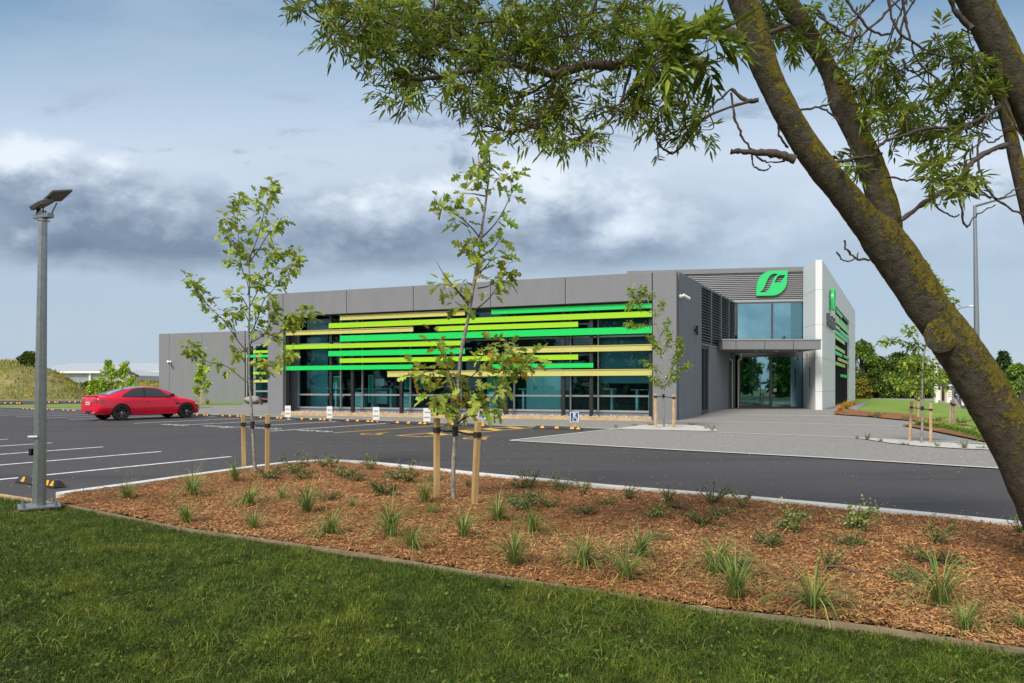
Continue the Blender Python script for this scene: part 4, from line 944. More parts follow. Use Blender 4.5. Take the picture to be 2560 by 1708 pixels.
for k, lab in enumerate(('wheel stop under the nose of the red car', 'wheel stop hidden behind the red car', 'wheel stop beyond the rear wheel of the red car', 'pale wheel stop just left of the red car', 'pale wheel stop right behind the light pole',
                         'pale wheel stop left of the light pole', 'pale wheel stop second left of the light pole', 'pale wheel stop at the left edge of the photo')):
    o = copy_tree(stop0) if k < 3 else (stopg if k == 3 else copy_tree(stopg)); p = c0 - SR * 2.42 * (k + 1)
    o.location = (p.x, p.y, .001); o.rotation_euler = (0, 0, math.atan2(SR.y, SR.x)); tag(o, lab, 'wheel stop', gA)
for k, (px, py, lab) in enumerate(((30, 1012, 'black wheel stop beyond the grass verge at the left edge'), (125, 1009.5, 'black wheel stop beyond the grass verge behind the light pole'), (190, 1008.5, 'black wheel stop beyond the grass verge beside the red car'))):
    o = copy_tree(stop0); p = G(px, py); o.location = (p.x, p.y, .036); o.rotation_euler = (0, 0, R(-12)); o.scale = (1.05, 1.3, 1.5); tag(o, lab, 'wheel stop', 'wheel stops beyond the grass verge')
o = copy_tree(stop0); a, b = G(36, 1204), G(188, 1223); p = (G(45, 1205) + G(158, 1222)) / 2
o.location = (p.x, p.y, .001); o.rotation_euler = (0, 0, math.atan2(G(158, 1224).y - G(45, 1207).y, G(158, 1224).x - G(45, 1207).x)); o.scale = (.62, 1, 1); tag(o, 'large black and amber wheel stop in the foreground beside the light pole', 'wheel stop')

# white visitor signs and blue accessible parking signs on low timber posts
def vis_sign(px0, px1, py0, py1, lab):
    pyb = py1 + 6; c = G((px0 + px1) / 2 + 4, pyb); Y = c.y; a = P(px0, py1, Y); b = P(px1, py0, Y); w = (b.x - a.x) / 2; hh = b.z - a.z
    r = tag(empty('parking_sign', (c.x - .05, Y, 0)), lab, 'sign', 'white visitor signs'); cx = c.x - (4 * Y / F)
    MB().box(cx - .02, cx + .07, Y + .012, Y + .09, 0, b.z - .1).build('post', mTimberPale, r)
    p = MB().box(cx - w, cx + w, Y - .006, Y + .011, a.z, b.z).build('sign_board', mWhite, r)
    m = MB()
    for body, z in (('VISITOR', .66), ('PARKING', .28)):
        v, f = text_mesh(body, .088); m.add([(cx + q.x * .82 * w / .19, Y - .009, a.z + hh * z - .02 + q.y) for q in v], f)
    m.build('lettering', mInk, p, recalc=False)
vis_sign(712.5, 726.5, 1014.5, 1043, 'white visitor parking sign leftmost of four, in front of the left grey pillar')
vis_sign(817, 831, 1016, 1046, 'second white visitor parking sign from the left, at the foot of a black post')
vis_sign(932, 948.5, 1018, 1050, 'third white visitor parking sign from the left')
vis_sign(1058.5, 1076, 1020.5, 1054, 'rightmost white visitor parking sign, beside the leaves of the nearer tree')
def acc_sign(px0, px1, py0, py1, pyb, lab):
    c = G((px0 + px1) / 2 + 2, pyb); Y = c.y; a = P(px0, py1, Y); b = P(px1, py0, Y); cx = (a.x + b.x) / 2; w = (b.x - a.x) / 2; hh = b.z - a.z
    r = tag(empty('accessible_parking_sign', (cx, Y, 0)), lab, 'sign', 'blue accessible parking signs')
    MB().box(cx - .03, cx + .06, Y + .012, Y + .09, 0, b.z - .1).build('post', mTimberPale, r)
    p = MB().box(cx - w, cx + w, Y - .004, Y + .011, a.z, b.z).build('sign_board', mWhite, r)
    MB().box(cx - w + .022, cx + w - .022, Y - .007, Y - .0045, a.z + .022, b.z - .022).build('blue_field', mBlue, p)
    m = MB(); v, f = text_mesh('P', .19); m.add([(cx + q.x, Y - .010, b.z - .17 + q.y) for q in v], f)
    for qd in wheelchair(lambda x, y: (cx + .02 + x, Y - .010, a.z + hh * .36 + y), .26): m.add(qd, [(0, 1, 2, 3)])
    m.build('symbol', mWhite, p, recalc=False)
acc_sign(1425, 1446.5, 1030, 1055.5, 1071, 'blue accessible parking sign standing alone near the gravel island')
acc_sign(1196.5, 1215, 1024.5, 1048, 1063, 'blue accessible parking sign half hidden by the leaves of the nearer tree')

# ------------------------------------------------------------------ red coupe
car = empty('red_coupe', (0, 0, 0)); tag(car, 'shiny red two door coupe with black wheels parked nose in', 'car')
X = [-2.29, -2.25, -2.12, -1.85, -1.38, -.9, -.2, .5, .95, 1.38, 1.76, 1.97, 2.11, 2.19]
D = dict(zb=[.36, .28, .23, .23, .22, .19, .18, .18, .18, .19, .19, .19, .20, .30], zs=[.88, .96, .995, 1.0, 1.0, .995, .985, .975, .955, .91, .82, .735, .63, .52],
         zc=[.90, 1.0, 1.045, 1.05, 1.045, 1.03, 1.0, .99, 1.01, .975, .895, .80, .69, .55], wm=[.70, .80, .865, .895, .915, .885, .872, .872, .885, .91, .88, .79, .66, .50],
         ws=[.62, .72, .76, .78, .80, .80, .80, .80, .79, .775, .73, .64, .53, .42], wb=[.64, .74, .79, .84, .86, .86, .86, .86, .86, .86, .82, .74, .62, .46])
secs = []
for i, x in enumerate(X):
    g_ = {k: v[i] for k, v in D.items()}
    zl = .66
    h_ = [(0, g_['zb']), (g_['wb'] * .85, g_['zb']), (g_['wb'], g_['zb'] + .05), (g_['wm'], .42), (g_['wm'] + .004, .56), (g_['wm'] - .012, min(zl, g_['zs'] - .06)), (g_['wm'] - .03, (min(zl, g_['zs'] - .06) + g_['zs']) / 2 + .01), (g_['ws'], g_['zs']), (g_['ws'] * .62, g_['zc'] - .012), (0, g_['zc'])]
    secs.append([(x, y, z) for y, z in h_] + [(x, -y, z) for y, z in h_[-2:0:-1]])
n = len(secs[0]); vs = [p for s in secs for p in s]
fs = [(i * n + j, i * n + (j + 1) % n, (i + 1) * n + (j + 1) % n, (i + 1) * n + j) for i in range(len(X) - 1) for j in range(n)] + [tuple(range(n)), tuple(range((len(X) - 1) * n, len(X) * n))[::-1]]
def evaled(o):
    dg = bpy.context.evaluated_depsgraph_get(); dg.update(); return bpy.data.meshes.new_from_object(o.evaluated_get(dg), depsgraph=dg)
tmp = MB().add(vs, fs).build('tmp', mRed); s = tmp.modifiers.new('s', 'SUBSURF'); s.levels = 2; s.render_levels = 2
body_me = evaled(tmp)
bm = bmesh.new(); bm.from_mesh(body_me); BV = BVHTree.FromBMesh(bm); bm.free()
cut = MB()
for wx in (-1.38, 1.38):
    for sy in (-1, 1): cut.tube([(wx, sy * .62, .335), (wx, sy * 1.1, .335)], .372, 36)
cuto = cut.build('cut', mRed); tmp2 = bpy.data.objects.new('tmp2', body_me); COL.objects.link(tmp2)
b = tmp2.modifiers.new('b', 'BOOLEAN'); b.object = cuto; b.operation = 'DIFFERENCE'; b.solver = 'EXACT'
fme = evaled(tmp2); fme.name = 'body'
for o in (tmp, tmp2, cuto): bpy.data.objects.remove(o)
fme.materials.clear()
bo = link('body', fme, car, mRed); fme.polygons.foreach_set('use_smooth', [True] * len(fme.polygons)); fme.set_sharp_from_angle(angle=R(38))
# greenhouse
gx = [-1.80, -1.58, -1.33, -1.08, -.83, -.55, -.22, .08, .34, .60, .88, 1.08]; gt = [1.06, 1.13, 1.22, 1.305, 1.365, 1.41, 1.425, 1.41, 1.36, 1.26, 1.12, 1.0]
gb = [.70, .755, .785, .795, .80, .80, .80, .80, .80, .79, .77, .74]; gr = [.60, .60, .58, .57, .565, .56, .555, .555, .56, .58, .62, .66]
def ghs(x, s):
    zt = float(np.interp(x, gx, gt)); wb_ = float(np.interp(x, gx, gb)); wr = float(np.interp(x, gx, gr)); z0 = float(np.interp(x, X, D['zs'])) - .03
    zt = max(zt, z0 + .02); zr = z0 + (zt - z0) * .86
    if s < .62:
        t = s / .62; return (x, wb_ + (wr - wb_) * (t ** 1.25), z0 + (zr - z0) * t)
    t = (s - .62) / .38; return (x, wr * math.cos(t * math.pi / 2) ** .8 if t < 1 else 0, zr + (zt - zr) * math.sin(t * math.pi / 2))
def gpatch(mb, xs_fn, s0, s1, sy, off, nx=14, ns=7):
    P_ = []
    for j in range(ns + 1):
        s_ = s0 + (s1 - s0) * j / ns; x0, x1 = xs_fn(j / ns)
        for i in range(nx + 1):
            x = x0 + (x1 - x0) * i / nx; p = Vector(ghs(x, s_)); e = 1e-3
            nrm = (Vector(ghs(x + e, s_)) - p).cross(Vector(ghs(x, min(1, s_ + e))) - p)
            if nrm.length < 1e-12: nrm = Vector((0, 0, 1))
            nrm.normalize(); nrm = nrm if nrm.y > -1e-6 and nrm.z > -.5 else -nrm
            if nrm.z < -.2: nrm = -nrm
            p = p + nrm * off; P_.append((p.x, p.y * sy, p.z))
    w = nx + 1; mb.add(P_, [(j * w + i, j * w + i + 1, (j + 1) * w + i + 1, (j + 1) * w + i) for j in range(ns) for i in range(nx)])
m = MB()
for sy in (1, -1): gpatch(m, lambda t: (-1.80, 1.08), 0, 1, sy, 0, 40, 16)
m.build('cabin', mRed, car, smooth=50)
for sy in (1, -1):
    m = MB(); gpatch(m, lambda t: (-1.26 + .50 * t ** 1.9, -.44 + .05 * t), .05, .57, sy, .006); m.build('side_window', mCarGlass, car, smooth=60)
    m = MB(); gpatch(m, lambda t: (-.37 + .05 * t, .82 - .66 * t ** 1.05), .05, .58, sy, .006); m.build('side_window', mCarGlass, car, smooth=60)
    m = MB(); gpatch(m, lambda t: (-1.32 + .52 * t ** 1.9, .90 - .68 * t ** 1.05), .02, .605, sy, .003); m.build('window_trim', mBlackP, car, smooth=60)
m = MB()
for sy in (1, -1): gpatch(m, lambda t: (-1.74, -1.06), .66, 1.0, sy, .005)
m.build('rear_window', mCarGlass, car, smooth=60)
m = MB()
for sy in (1, -1): gpatch(m, lambda t: (.36, 1.02), .66, 1.0, sy, .005)
m.build('windscreen', mCarGlass, car, smooth=60)
m = MB()
for sy in (1, -1): gpatch(m, lambda t: (-1.03, .30), .70, 1.0, sy, .004)
m.build('roof', M('carbon_roof', (.10, .10, .105), .12, coat=1.), car, smooth=60)
def skin(x, z, sy=-1):     # point on the body side
    h_ = BV.ray_cast(Vector((x, sy * 3, z)), Vector((0, -sy, 0))); return h_[0] if h_[0] else Vector((x, sy * .88, z))
def back(y, z): h_ = BV.ray_cast(Vector((-5, y, z)), Vector((1, 0, 0))); return h_[0] if h_[0] else Vector((-2.28, y, z))
for sy in (-1, 1):
    m = MB(); m.tube([skin(x, z, sy) for x, z in ((-.40, .90), (-.42, .75), (-.41, .6), (-.34, .45), (-.26, .27))], .0045, 5); m.tube([skin(x, z, sy) for x, z in ((.93, .86), (.98, .7), (.98, .5), (.95, .27))], .0045, 5)
    m.tube([skin(x, .27, sy) for x in np.linspace(-.26, .95, 8)], .004, 5); m.build('door_seam', mBlackP, car)
    p = skin(-.28, .80, sy); MB().bar(p + Vector((-.09, sy * .012, 0)), p + Vector((.09, sy * .012, 0)), .02, .025).build('door_handle', mRed, car, bevel=.005)
    p = Vector((.70, sy * .93, 1.04)); MB().hexa(rbox(Matrix.Translation(p), .12, .19, .13)).bar((.74, sy * .8, .98), (.72, sy * .9, 1.01), .05, .03).build('wing_mirror', mBlackP, car, bevel=.02)
    p = skin(1.02, .665, sy); MB().bar(p + Vector((-.14, sy * .004, .01)), p + Vector((.10, sy * .004, -.005)), .012, .045).build('side_vent', mBlackP, car)
    MB().tube([skin(x, .245 + .01 * abs(x), sy) + Vector((0, sy * .012, 0)) for x in np.linspace(-.92, .94, 8)], .022, 6).build('side_skirt', mRed, car, smooth=50)
    for yy in (.30, .42): MB().tube([(-2.22, sy * yy, .315), (-2.33, sy * yy, .31)], .036, 12).build('exhaust_pipe', mChrome, car, smooth=40)
    m = MB(); gy = np.linspace(.40, .80, 9); zz = np.linspace(.735, .895, 5); P_ = []
    for z in zz:
        for y in gy: q_ = back(sy * y * .95, z); P_.append(q_ + Vector((-.010, sy * .006, .0)))
    m.add(P_, [(j * 9 + i, j * 9 + i + 1, (j + 1) * 9 + i + 1, (j + 1) * 9 + i) for j in range(4) for i in range(8)]); m.build('tail_lamp', mTail, car, smooth=60)
    P_ = []
    for z in np.linspace(.735, .875, 5):
        for x in np.linspace(-2.2, -2.02, 5): P_.append(skin(x, z, sy) + Vector((0, sy * .006, 0)))
    MB().add(P_, [(j * 5 + i, j * 5 + i + 1, (j + 1) * 5 + i + 1, (j + 1) * 5 + i) for j in range(4) for i in range(4)]).build('tail_lamp', mTail, car, smooth=60)
    P_ = []
    for z in np.linspace(.56, .66, 4):
        for x in np.linspace(1.80, 2.05, 6): P_.append(skin(x, z + .03 + (2.0 - x) * .15, sy) + Vector((0, sy * .008, 0)))
    MB().add(P_, [(j * 6 + i, j * 6 + i + 1, (j + 1) * 6 + i + 1, (j + 1) * 6 + i) for j in range(3) for i in range(5)]).build('headlight', mLens, car, smooth=60)
    for wx in (-1.38, 1.38):
        M4 = Matrix.Translation((wx, sy * .80, .335)) @ Matrix.Rotation(R(-90 * sy), 4, 'X')
        m = MB(); m.lathe([(.24, -.10), (.31, -.11), (.333, -.085), (.335, 0), (.333, .075), (.315, .10), (.25, .098), (.238, .07), (.238, -.08), (.24, -.10)], 40, M4); w = empty('wheel', (wx, sy * .80, .335)); w.parent = car
        m.build('tyre', M('tyre_rubber', (.02, .02, .021), .75) if 'tyre_rubber' not in bpy.data.materials else bpy.data.materials['tyre_rubber'], w, smooth=40)
        m = MB(); m.lathe([(.237, .07), (.237, .088), (.222, .088), (.215, .0), (.0, -.03)], 40, M4)
        m.build('rim', mBlackP, w, smooth=40)
        m = MB()
        for k in range(10):
            a = 2 * math.pi * k / 10 + (.10 if k % 2 else -.10)
            c0, c1 = M4 @ Vector((.03 * math.cos(a), .03 * math.sin(a), .055)), M4 @ Vector((.225 * math.cos(a), .225 * math.sin(a), .078)); m.bar(c0, c1, .022, .018, up=(0, 1, 0))
        m.build('spokes', M('rim_black', (.16, .16, .165), .22, .9) if 'rim_black' not in bpy.data.materials else bpy.data.materials['rim_black'], w)
        MB().tube([M4 @ Vector((0, 0, .04)), M4 @ Vector((0, 0, .085))], .034, 14).build('hub_cap', mChrome, w, smooth=40)
for y in (.52,): pass
MB().hexa(rbox(Matrix.Translation(back(0, .70) + Vector((-.006, 0, 0))), .02, .66, .15)).build('plate_recess', mRed, car, bevel=.006)
pl = MB().hexa(rbox(Matrix.Translation(back(0, .71) + Vector((-.022, 0, 0))), .012, .36, .125)).build('number_plate', mPlate, car)
m = MB()
for k in range(6): m.hexa(rbox(Matrix.Translation(back(0, .71) + Vector((-.030, .13 - .052 * k, 0))), .003, .028, .07))
m.build('plate_characters', M('plate_ink', (.16, .16, .17), .6), pl)
m = MB().tube([back(0, .93) + Vector((.01, 0, 0)), back(0, .93) + Vector((-.012, 0, 0))], .036, 14); m.build('badge', mChrome, car, smooth=40)
MB().hexa(rbox(Matrix.Translation(back(0, .36) + Vector((.02, 0, 0))), .06, .62, .10)).build('diffuser', mBlackP, car, bevel=.01)
MB().bar((-2.20, -.62, 1.02), (-2.20, .62, 1.02), .10, .022).build('boot_spoiler', mRed, car, bevel=.006)
MB().add([(-.98, -.03, 1.29), (-.98, .03, 1.29), (-.86, .02, 1.33), (-.86, -.02, 1.33), (-1.0, 0, 1.37)], [(0, 1, 4), (1, 2, 4), (2, 3, 4), (3, 0, 4), (0, 3, 2, 1)]).build('roof_antenna', mBlackP, car)
th = R(36); Yr = 28.25; rr = Vector(((304 - 1280) / F * Yr, Yr, 0)); fw = Vector((math.sin(th), math.cos(th), 0)); rt = Vector((math.cos(th), -math.sin(th), 0))
cc = rr + fw * 1.38 - rt * .88; car.location = (cc.x, cc.y, 0); car.rotation_euler = (0, 0, math.atan2(fw.y, fw.x))

# ------------------------------------------------------------------ courtyard: boulder and red bench
c = G(632, 1011); bm = bmesh.new(); bmesh.ops.create_icosphere(bm, subdivisions=4, radius=1)
for v in bm.verts:
    nz = mn.noise(v.co * 1.6) * .16 + mn.noise(v.co * 5) * .04; s_ = 1 + nz
    v.co = Vector((v.co.x * .68 * s_, v.co.y * .5 * s_, v.co.z * .37 * s_ * (1 if v.co.z > 0 else .85))); v.co.z += .30; v.co = v.co + Vector((c.x, c.y, 0))
me = bpy.data.meshes.new('boulder'); bm.to_mesh(me); bm.free(); me.polygons.foreach_set('use_smooth', [True] * len(me.polygons)); tag(link('boulder', me, None, mRock), 'smooth grey boulder on the paving beside the grey pillar', 'boulder')
c = G(672, 1012); r = tag(empty('bench', (c.x, c.y, 0)), 'dark red timber bench beside the boulder, half hidden by the pillar', 'bench')
MB().box(c.x - .65, c.x + .65, c.y - .25, c.y + .25, .42, .52).build('seat', mRedWood, r, bevel=.01)
for dx in (-.58, .58): MB().box(c.x + dx - .06, c.x + dx + .06, c.y - .2, c.y + .2, 0, .42).build('leg', mRedWood, r, bevel=.01)
# timber edging of the gravel strip
ed = MB(); ribbon(ed, dens([G(704, 1038.5), G(1050, 1044), G(1629, 1053.5)], 2), .10, .16, .16); tag(ed.build('timber_edging_beam', mTimberPale), 'pale timber beam holding the white gravel under the long window', 'timber beam')
# two bits of brown hose lying in the bark
for k, (a, b, lab) in enumerate((((1668, 1288), (1728, 1296), 'short brown hose lying in the bark near the kerb'), ((2062, 1450), (2150, 1464), 'brown hose lying in the bark behind a large grass tussock'))):
    a, b = G(*a), G(*b); tag(MB().tube([(a.x, a.y, .10), ((a.x + b.x) / 2, (a.y + b.y) / 2 + .01, .115), (b.x, b.y, .085)], .011, 8).build('drip_hose', M('brown_hose', (.10, .045, .035), .6) if k == 0 else bpy.data.materials['brown_hose'], smooth=50), lab, 'hose')
# ------------------------------------------------------------------ beyond the car park
def chain_fence():
    a, b = G(-300, 1001.5), G(700, 1006.5); Yf = 66.; pa = Vector(((-300 - 1280) / F * Yf, Yf)); pbb = Vector(((396 - 1280) / F * 66.5, 66.5))
    r = tag(empty('wire_fence', (pa.x, pa.y, 0)), 'thin wire fence with slim grey posts at the foot of the hill', 'fence')
    for px in (-180, -65, 46, 130, 200, 270, 340): x = (px - 1280) / F * Yf; MB().tube([(x, Yf, -.05), (x, Yf, 2.15)], .028, 8).build('post', mSteel, r, smooth=40)
    m = MB()
    for z in (.1, .7, 1.4, 2.08): m.tube([(pa.x, Yf, z), (pbb.x, Yf, z)], .007, 4)
    m.build('wires', mSteel, r)
chain_fence()
Yw = 190.; wx0, wx1 = (60 - 1280) / F * Yw, (640 - 1280) / F * Yw
r = tag(empty('warehouse', ((wx0 + wx1) / 2, Yw, 0)), 'long pale warehouse with low white roof far behind the hill', 'building')
ez, rz = H + (HOR - 927) / F * Yw, H + (HOR - 908) / F * (Yw + 22)
m = MB().box(wx0, wx1, Yw, Yw + 40, 0, ez); m.build('wall', M('grey_cladding', (.33, .34, .36), .6, var=.12, vs=.4, stretch=(2, 2, .05)), r)
xr = (395 - 1280) / F * Yw
MB().add([(wx0 - 1, Yw - .8, ez), (xr + 30, Yw - .8, ez), (xr + 6, Yw + 22, rz), (wx0 - 1, Yw + 22, rz), (wx0 - 1, Yw + 42, ez), (xr + 30, Yw + 42, ez)], [(0, 1, 2, 3), (3, 2, 5, 4), (1, 5, 2), (0, 3, 4)]).build('roof', M('pale_roof', (.40, .42, .45), .5), r)
MB().box(wx0, wx1, Yw - .9, Yw - .82, ez - .7, ez - .05).build('gutter', mWhite, r)
x = (226 - 1280) / F * Yw; MB().box(x - .3, x + .3, Yw - .3, Yw - .02, 0, ez - .7).build('downpipe', mWhite, r)
Yh = 130.; hx = (312 - 1280) / F * Yh
r = tag(empty('gabled_house', (hx, Yh, 0)), 'small gabled house with dark roof edge in front of the pale warehouse', 'building')
wz, gz_ = H + (HOR - 939) / F * Yh, H + (HOR - 926) / F * Yh; hw = 30 / F * Yh
MB().add([(hx - hw, Yh, 0), (hx + hw, Yh, 0), (hx + hw, Yh, wz), (hx, Yh, gz_), (hx - hw, Yh, wz), (hx - hw, Yh + 12, 0), (hx + hw, Yh + 12, 0), (hx + hw, Yh + 12, wz), (hx, Yh + 12, gz_), (hx - hw, Yh + 12, wz)],
         [(0, 1, 2, 3, 4), (9, 8, 7, 6, 5), (0, 5, 6, 1), (1, 6, 7, 2), (0, 4, 9, 5), (2, 7, 8, 3), (3, 8, 9, 4)]).build('wall', M('house_wall', (.45, .45, .46), .7), r)
MB().bar((hx - hw - .4, Yh - .3, wz - .1), (hx, Yh - .3, gz_ + .1), .5, .35).bar((hx + hw + .4, Yh - .3, wz - .1), (hx + .1, Yh - .3, gz_ + .1), .5, .35).build('roof_edge', M('dark_roof', (.05, .045, .045), .7), r)

# right-hand street
c = G(2445, 1061); r = tag(empty('street_lamp', (c.x, c.y, .2)), 'tall galvanised street lamp with long arm behind the leaning trunk', 'street lamp')
tpz = P(2437, 514, c.y); MB().tube([(c.x, c.y, .1), (tpz.x, c.y, tpz.z)], [.115, .055], 10).build('pole', mSteel, r, smooth=40)
e = P(2570, 478, c.y - 1.2); MB().tube([(tpz.x, c.y, tpz.z - .03), tuple(e)], [.05, .035], 8).build('arm', mSteel, r, smooth=40)
MB().hexa(rbox(Matrix.Translation(e + Vector((.35, -.1, .03))), .75, .26, .13)).build('lamp_head', mSteel, r, bevel=.03)
Yl = 62; c = P(2395, 1000, Yl); r = tag(empty('street_lamp', (c.x, Yl, .2)), 'distant street lamp whose small pale head shows just right of the trunk', 'street lamp')
a = P(2395, 772, Yl); b = P(2424, 766, Yl - .5); MB().tube([(c.x, Yl, .1), tuple(a)], [.1, .06], 8).build('pole', mSteel, r); MB().tube([a, b], .035, 6).build('arm', mSteel, r)
MB().hexa(rbox(Matrix.Translation(b + Vector((.25, 0, 0))), .6, .25, .16)).build('lamp_head', mWhite, r, bevel=.05)
def post(px, py0, py1, w, Y, name, lab, mat, cat):
    a, b = P(px, py1, Y), P(px, py0, Y); return tag(MB().box(a.x - w / 2, a.x + w / 2, Y - w / 2, Y + w / 2, 0, b.z).build(name, mat, bevel=.01), lab, cat)
r = post(2340.5, 905, 1014, .18, 50., 'white_pole', 'white pole standing on the far lawn behind the staked tree', mWhite, 'pole')
post(2407, 996, 1025, .12, 43., 'marker_post', 'short white marker post beside the road', mWhite, 'marker post')
Yq = 51.; a, b = P(2368, 1014, Yq), P(2381, 962, Yq)
r = tag(empty('pylon_sign', ((a.x + b.x) / 2, Yq, .1)), 'white roadside pylon sign with round blue badge on top', 'sign')
MB().box(a.x, b.x, Yq, Yq + .2, 0, b.z).build('sign_panel', mWhite, r)
cx = (a.x + b.x) / 2; cz = P(0, 966, Yq).z; MB().tube([(cx, Yq - .02, cz), (cx, Yq + .22, cz)], .24, 20).build('round_badge', mBlue, r)
MB().tube([(cx, Yq - .03, cz), (cx, Yq - .021, cz)], .16, 20).build('badge_disc', mWhite, r)
m = MB()
for z in (.95, .80, .65): m.box(a.x + .06, b.x - .06, Yq - .01, Yq - .001, z, z + .06)
m.build('printed_panel', M('orange_print', (.7, .30, .16), .6), r)
Ys = 53.; a, b = P(2341, 1013, Ys), P(2364, 966, Ys)
r = tag(empty('bus_shelter', ((a.x + b.x) / 2, Ys, .1)), 'dark glazed bus shelter between the white pole and the pylon sign', 'bus shelter')
for x in (a.x + .35, b.x - .05): MB().box(x - .04, x + .04, Ys - .04, Ys + .04, 0, b.z).build('post', mTimberPale, r)
MB().box(a.x, b.x, Ys, Ys + 1.2, b.z, b.z + .12).build('roof', mDkFrame, r); MB().box(a.x + .4, b.x - .1, Ys + .02, Ys + .05, .3, b.z - .02).build('glass_panel', mCarGlass, r)
MB().box(a.x + .02, a.x + .32, Ys - .02, Ys + .02, .35, b.z - .3).build('timetable', mWhite, r)
for px, col, lab, Yc in ((2394, (.02, .022, .03), 'dark car seen from behind on the far road', 72.), (2384, (.5, .5, .52), 'pale car half hidden by the pylon sign on the far road', 84.), (2404, (.30, .02, .02), 'small red car beyond the dark car', 100.)):
    c = P(px, 997, Yc); r = tag(empty('parked_car', (c.x, Yc, 0)), lab, 'car', 'cars on the far road'); x = c.x
    mm = M('far_car_paint', col, .3, coat=.6)
    m = MB().add([(x - .85, Yc, .3), (x + .85, Yc, .3), (x + .88, Yc - .05, .7), (x + .8, Yc, .95), (x - .8, Yc, .95), (x - .88, Yc - .05, .7)] + [(x - .85, Yc + 4.3, .3), (x + .85, Yc + 4.3, .3), (x + .88, Yc + 4.3, .65), (x + .75, Yc + 4.2, .8), (x - .75, Yc + 4.2, .8), (x - .88, Yc + 4.3, .65)],
                 [(0, 1, 2, 3, 4, 5)[::-1], (6, 7, 8, 9, 10, 11)] + [(j, (j + 1) % 6, 6 + (j + 1) % 6, 6 + j) for j in range(6)]); m.build('body', mm, r, bevel=.04)
    MB().hexa([(x - .78, Yc + .2, .93), (x + .78, Yc + .2, .93), (x + .74, Yc + 3.2, .93), (x - .74, Yc + 3.2, .93), (x - .6, Yc + .9, 1.42), (x + .6, Yc + .9, 1.42), (x + .58, Yc + 2.3, 1.42), (x - .58, Yc + 2.3, 1.42)]).build('cabin', mm, r, bevel=.03)
    MB().hexa([(x - .68, Yc + .24, .99), (x + .68, Yc + .24, .99), (x + .68, Yc + .26, .99), (x - .68, Yc + .26, .99), (x - .55, Yc + .8, 1.36), (x + .55, Yc + .8, 1.36), (x + .55, Yc + .84, 1.36), (x - .55, Yc + .84, 1.36)]).build('rear_window', mCarGlass, r)
    for sx_ in (-1, 1):
        MB().box(x + sx_ * .62 - .14, x + sx_ * .62 + .14, Yc - .06, Yc - .03, .68, .84).build('tail_lamp', mTail, r)
        for dy in (.8, 3.4): MB().tube([(x + sx_ * .70, Yc + dy, .3), (x + sx_ * .90, Yc + dy, .3)], .3, 16).build('wheel', mRubber, r)
    MB().box(x - .25, x + .25, Yc - .08, Yc - .055, .5, .62).build('number_plate', mPlate, r)
# ================================================================== VEGETATION
rng = np.random.default_rng(11)
def unit(v): return v / np.maximum(np.linalg.norm(v, axis=-1, keepdims=True), 1e-9)
def leaf_set(Pt, Dr, L, Wd, shape, tint, fold=.35):
    """leaves as folded halves; Pt base points, Dr directions"""
    n = len(Pt); Dr = unit(Dr); up = unit(rng.normal(0, .45, (n, 3)) + np.array([0, 0, 1.])); S = unit(np.cross(Dr, up)); N = np.cross(S, Dr)
    sh = np.array(shape)                     # left outline (t along, s across) between base and tip
    k = len(sh); L = L[:, None]; Wd = Wd[:, None]; droop = rng.uniform(.0, .35, (n, 1))
    def pt(t, s): return Pt + Dr * (L * t) + S * (Wd * s) + N * (Wd * abs(s) * fold) - np.array([0, 0, 1.]) * (L * droop * t * t)
    rows = [pt(0, 0)] + [pt(t, s) for t, s in sh] + [pt(1, 0)] + [pt(t, -s) for t, s in sh[::-1]]
    V = np.stack(rows, 1).reshape(-1, 3); m = 2 * k + 2; i = np.arange(n)[:, None] * m
    f1 = i + list(range(0, k + 2)); f2 = i + ([k + 1] + list(range(k + 2, m)) + [0])
    return V, np.concatenate([f1, f2]), np.repeat(tint, m, 0)
LANCE = [(.3, .5), (.62, .42)]
LOBED = [(.16, .10), (.30, .42), (.38, .16), (.58, .52), (.64, .17), (.86, .26)]
OVAL = [(.25, .42), (.6, .46), (.85, .25)]
def tints(n, lo, hi, yel=.25, red=0.):
    br = rng.uniform(lo, hi, n); y = np.clip(rng.normal(0, yel, n), -.3, .9)
    t = np.stack([br * (1 + y), br * (1 + .3 * y), br * (1 - .2 * y)], 1)
    if red:
        k = rng.random(n) < red; t[k] = t[k] * np.array([1.5, .75, .7])
    return t
class Veg:
    def __init__(s): s.V = []; s.F = []; s.C = []; s.o = 0
    def add(s, V, Fc, C): s.V.append(V); s.F.append(Fc + s.o); s.C.append(C); s.o += len(V)
    def build(s, name, mat, parent=None): return fast(name, np.concatenate(s.V), np.concatenate(s.F), mat, parent, np.concatenate(s.C))

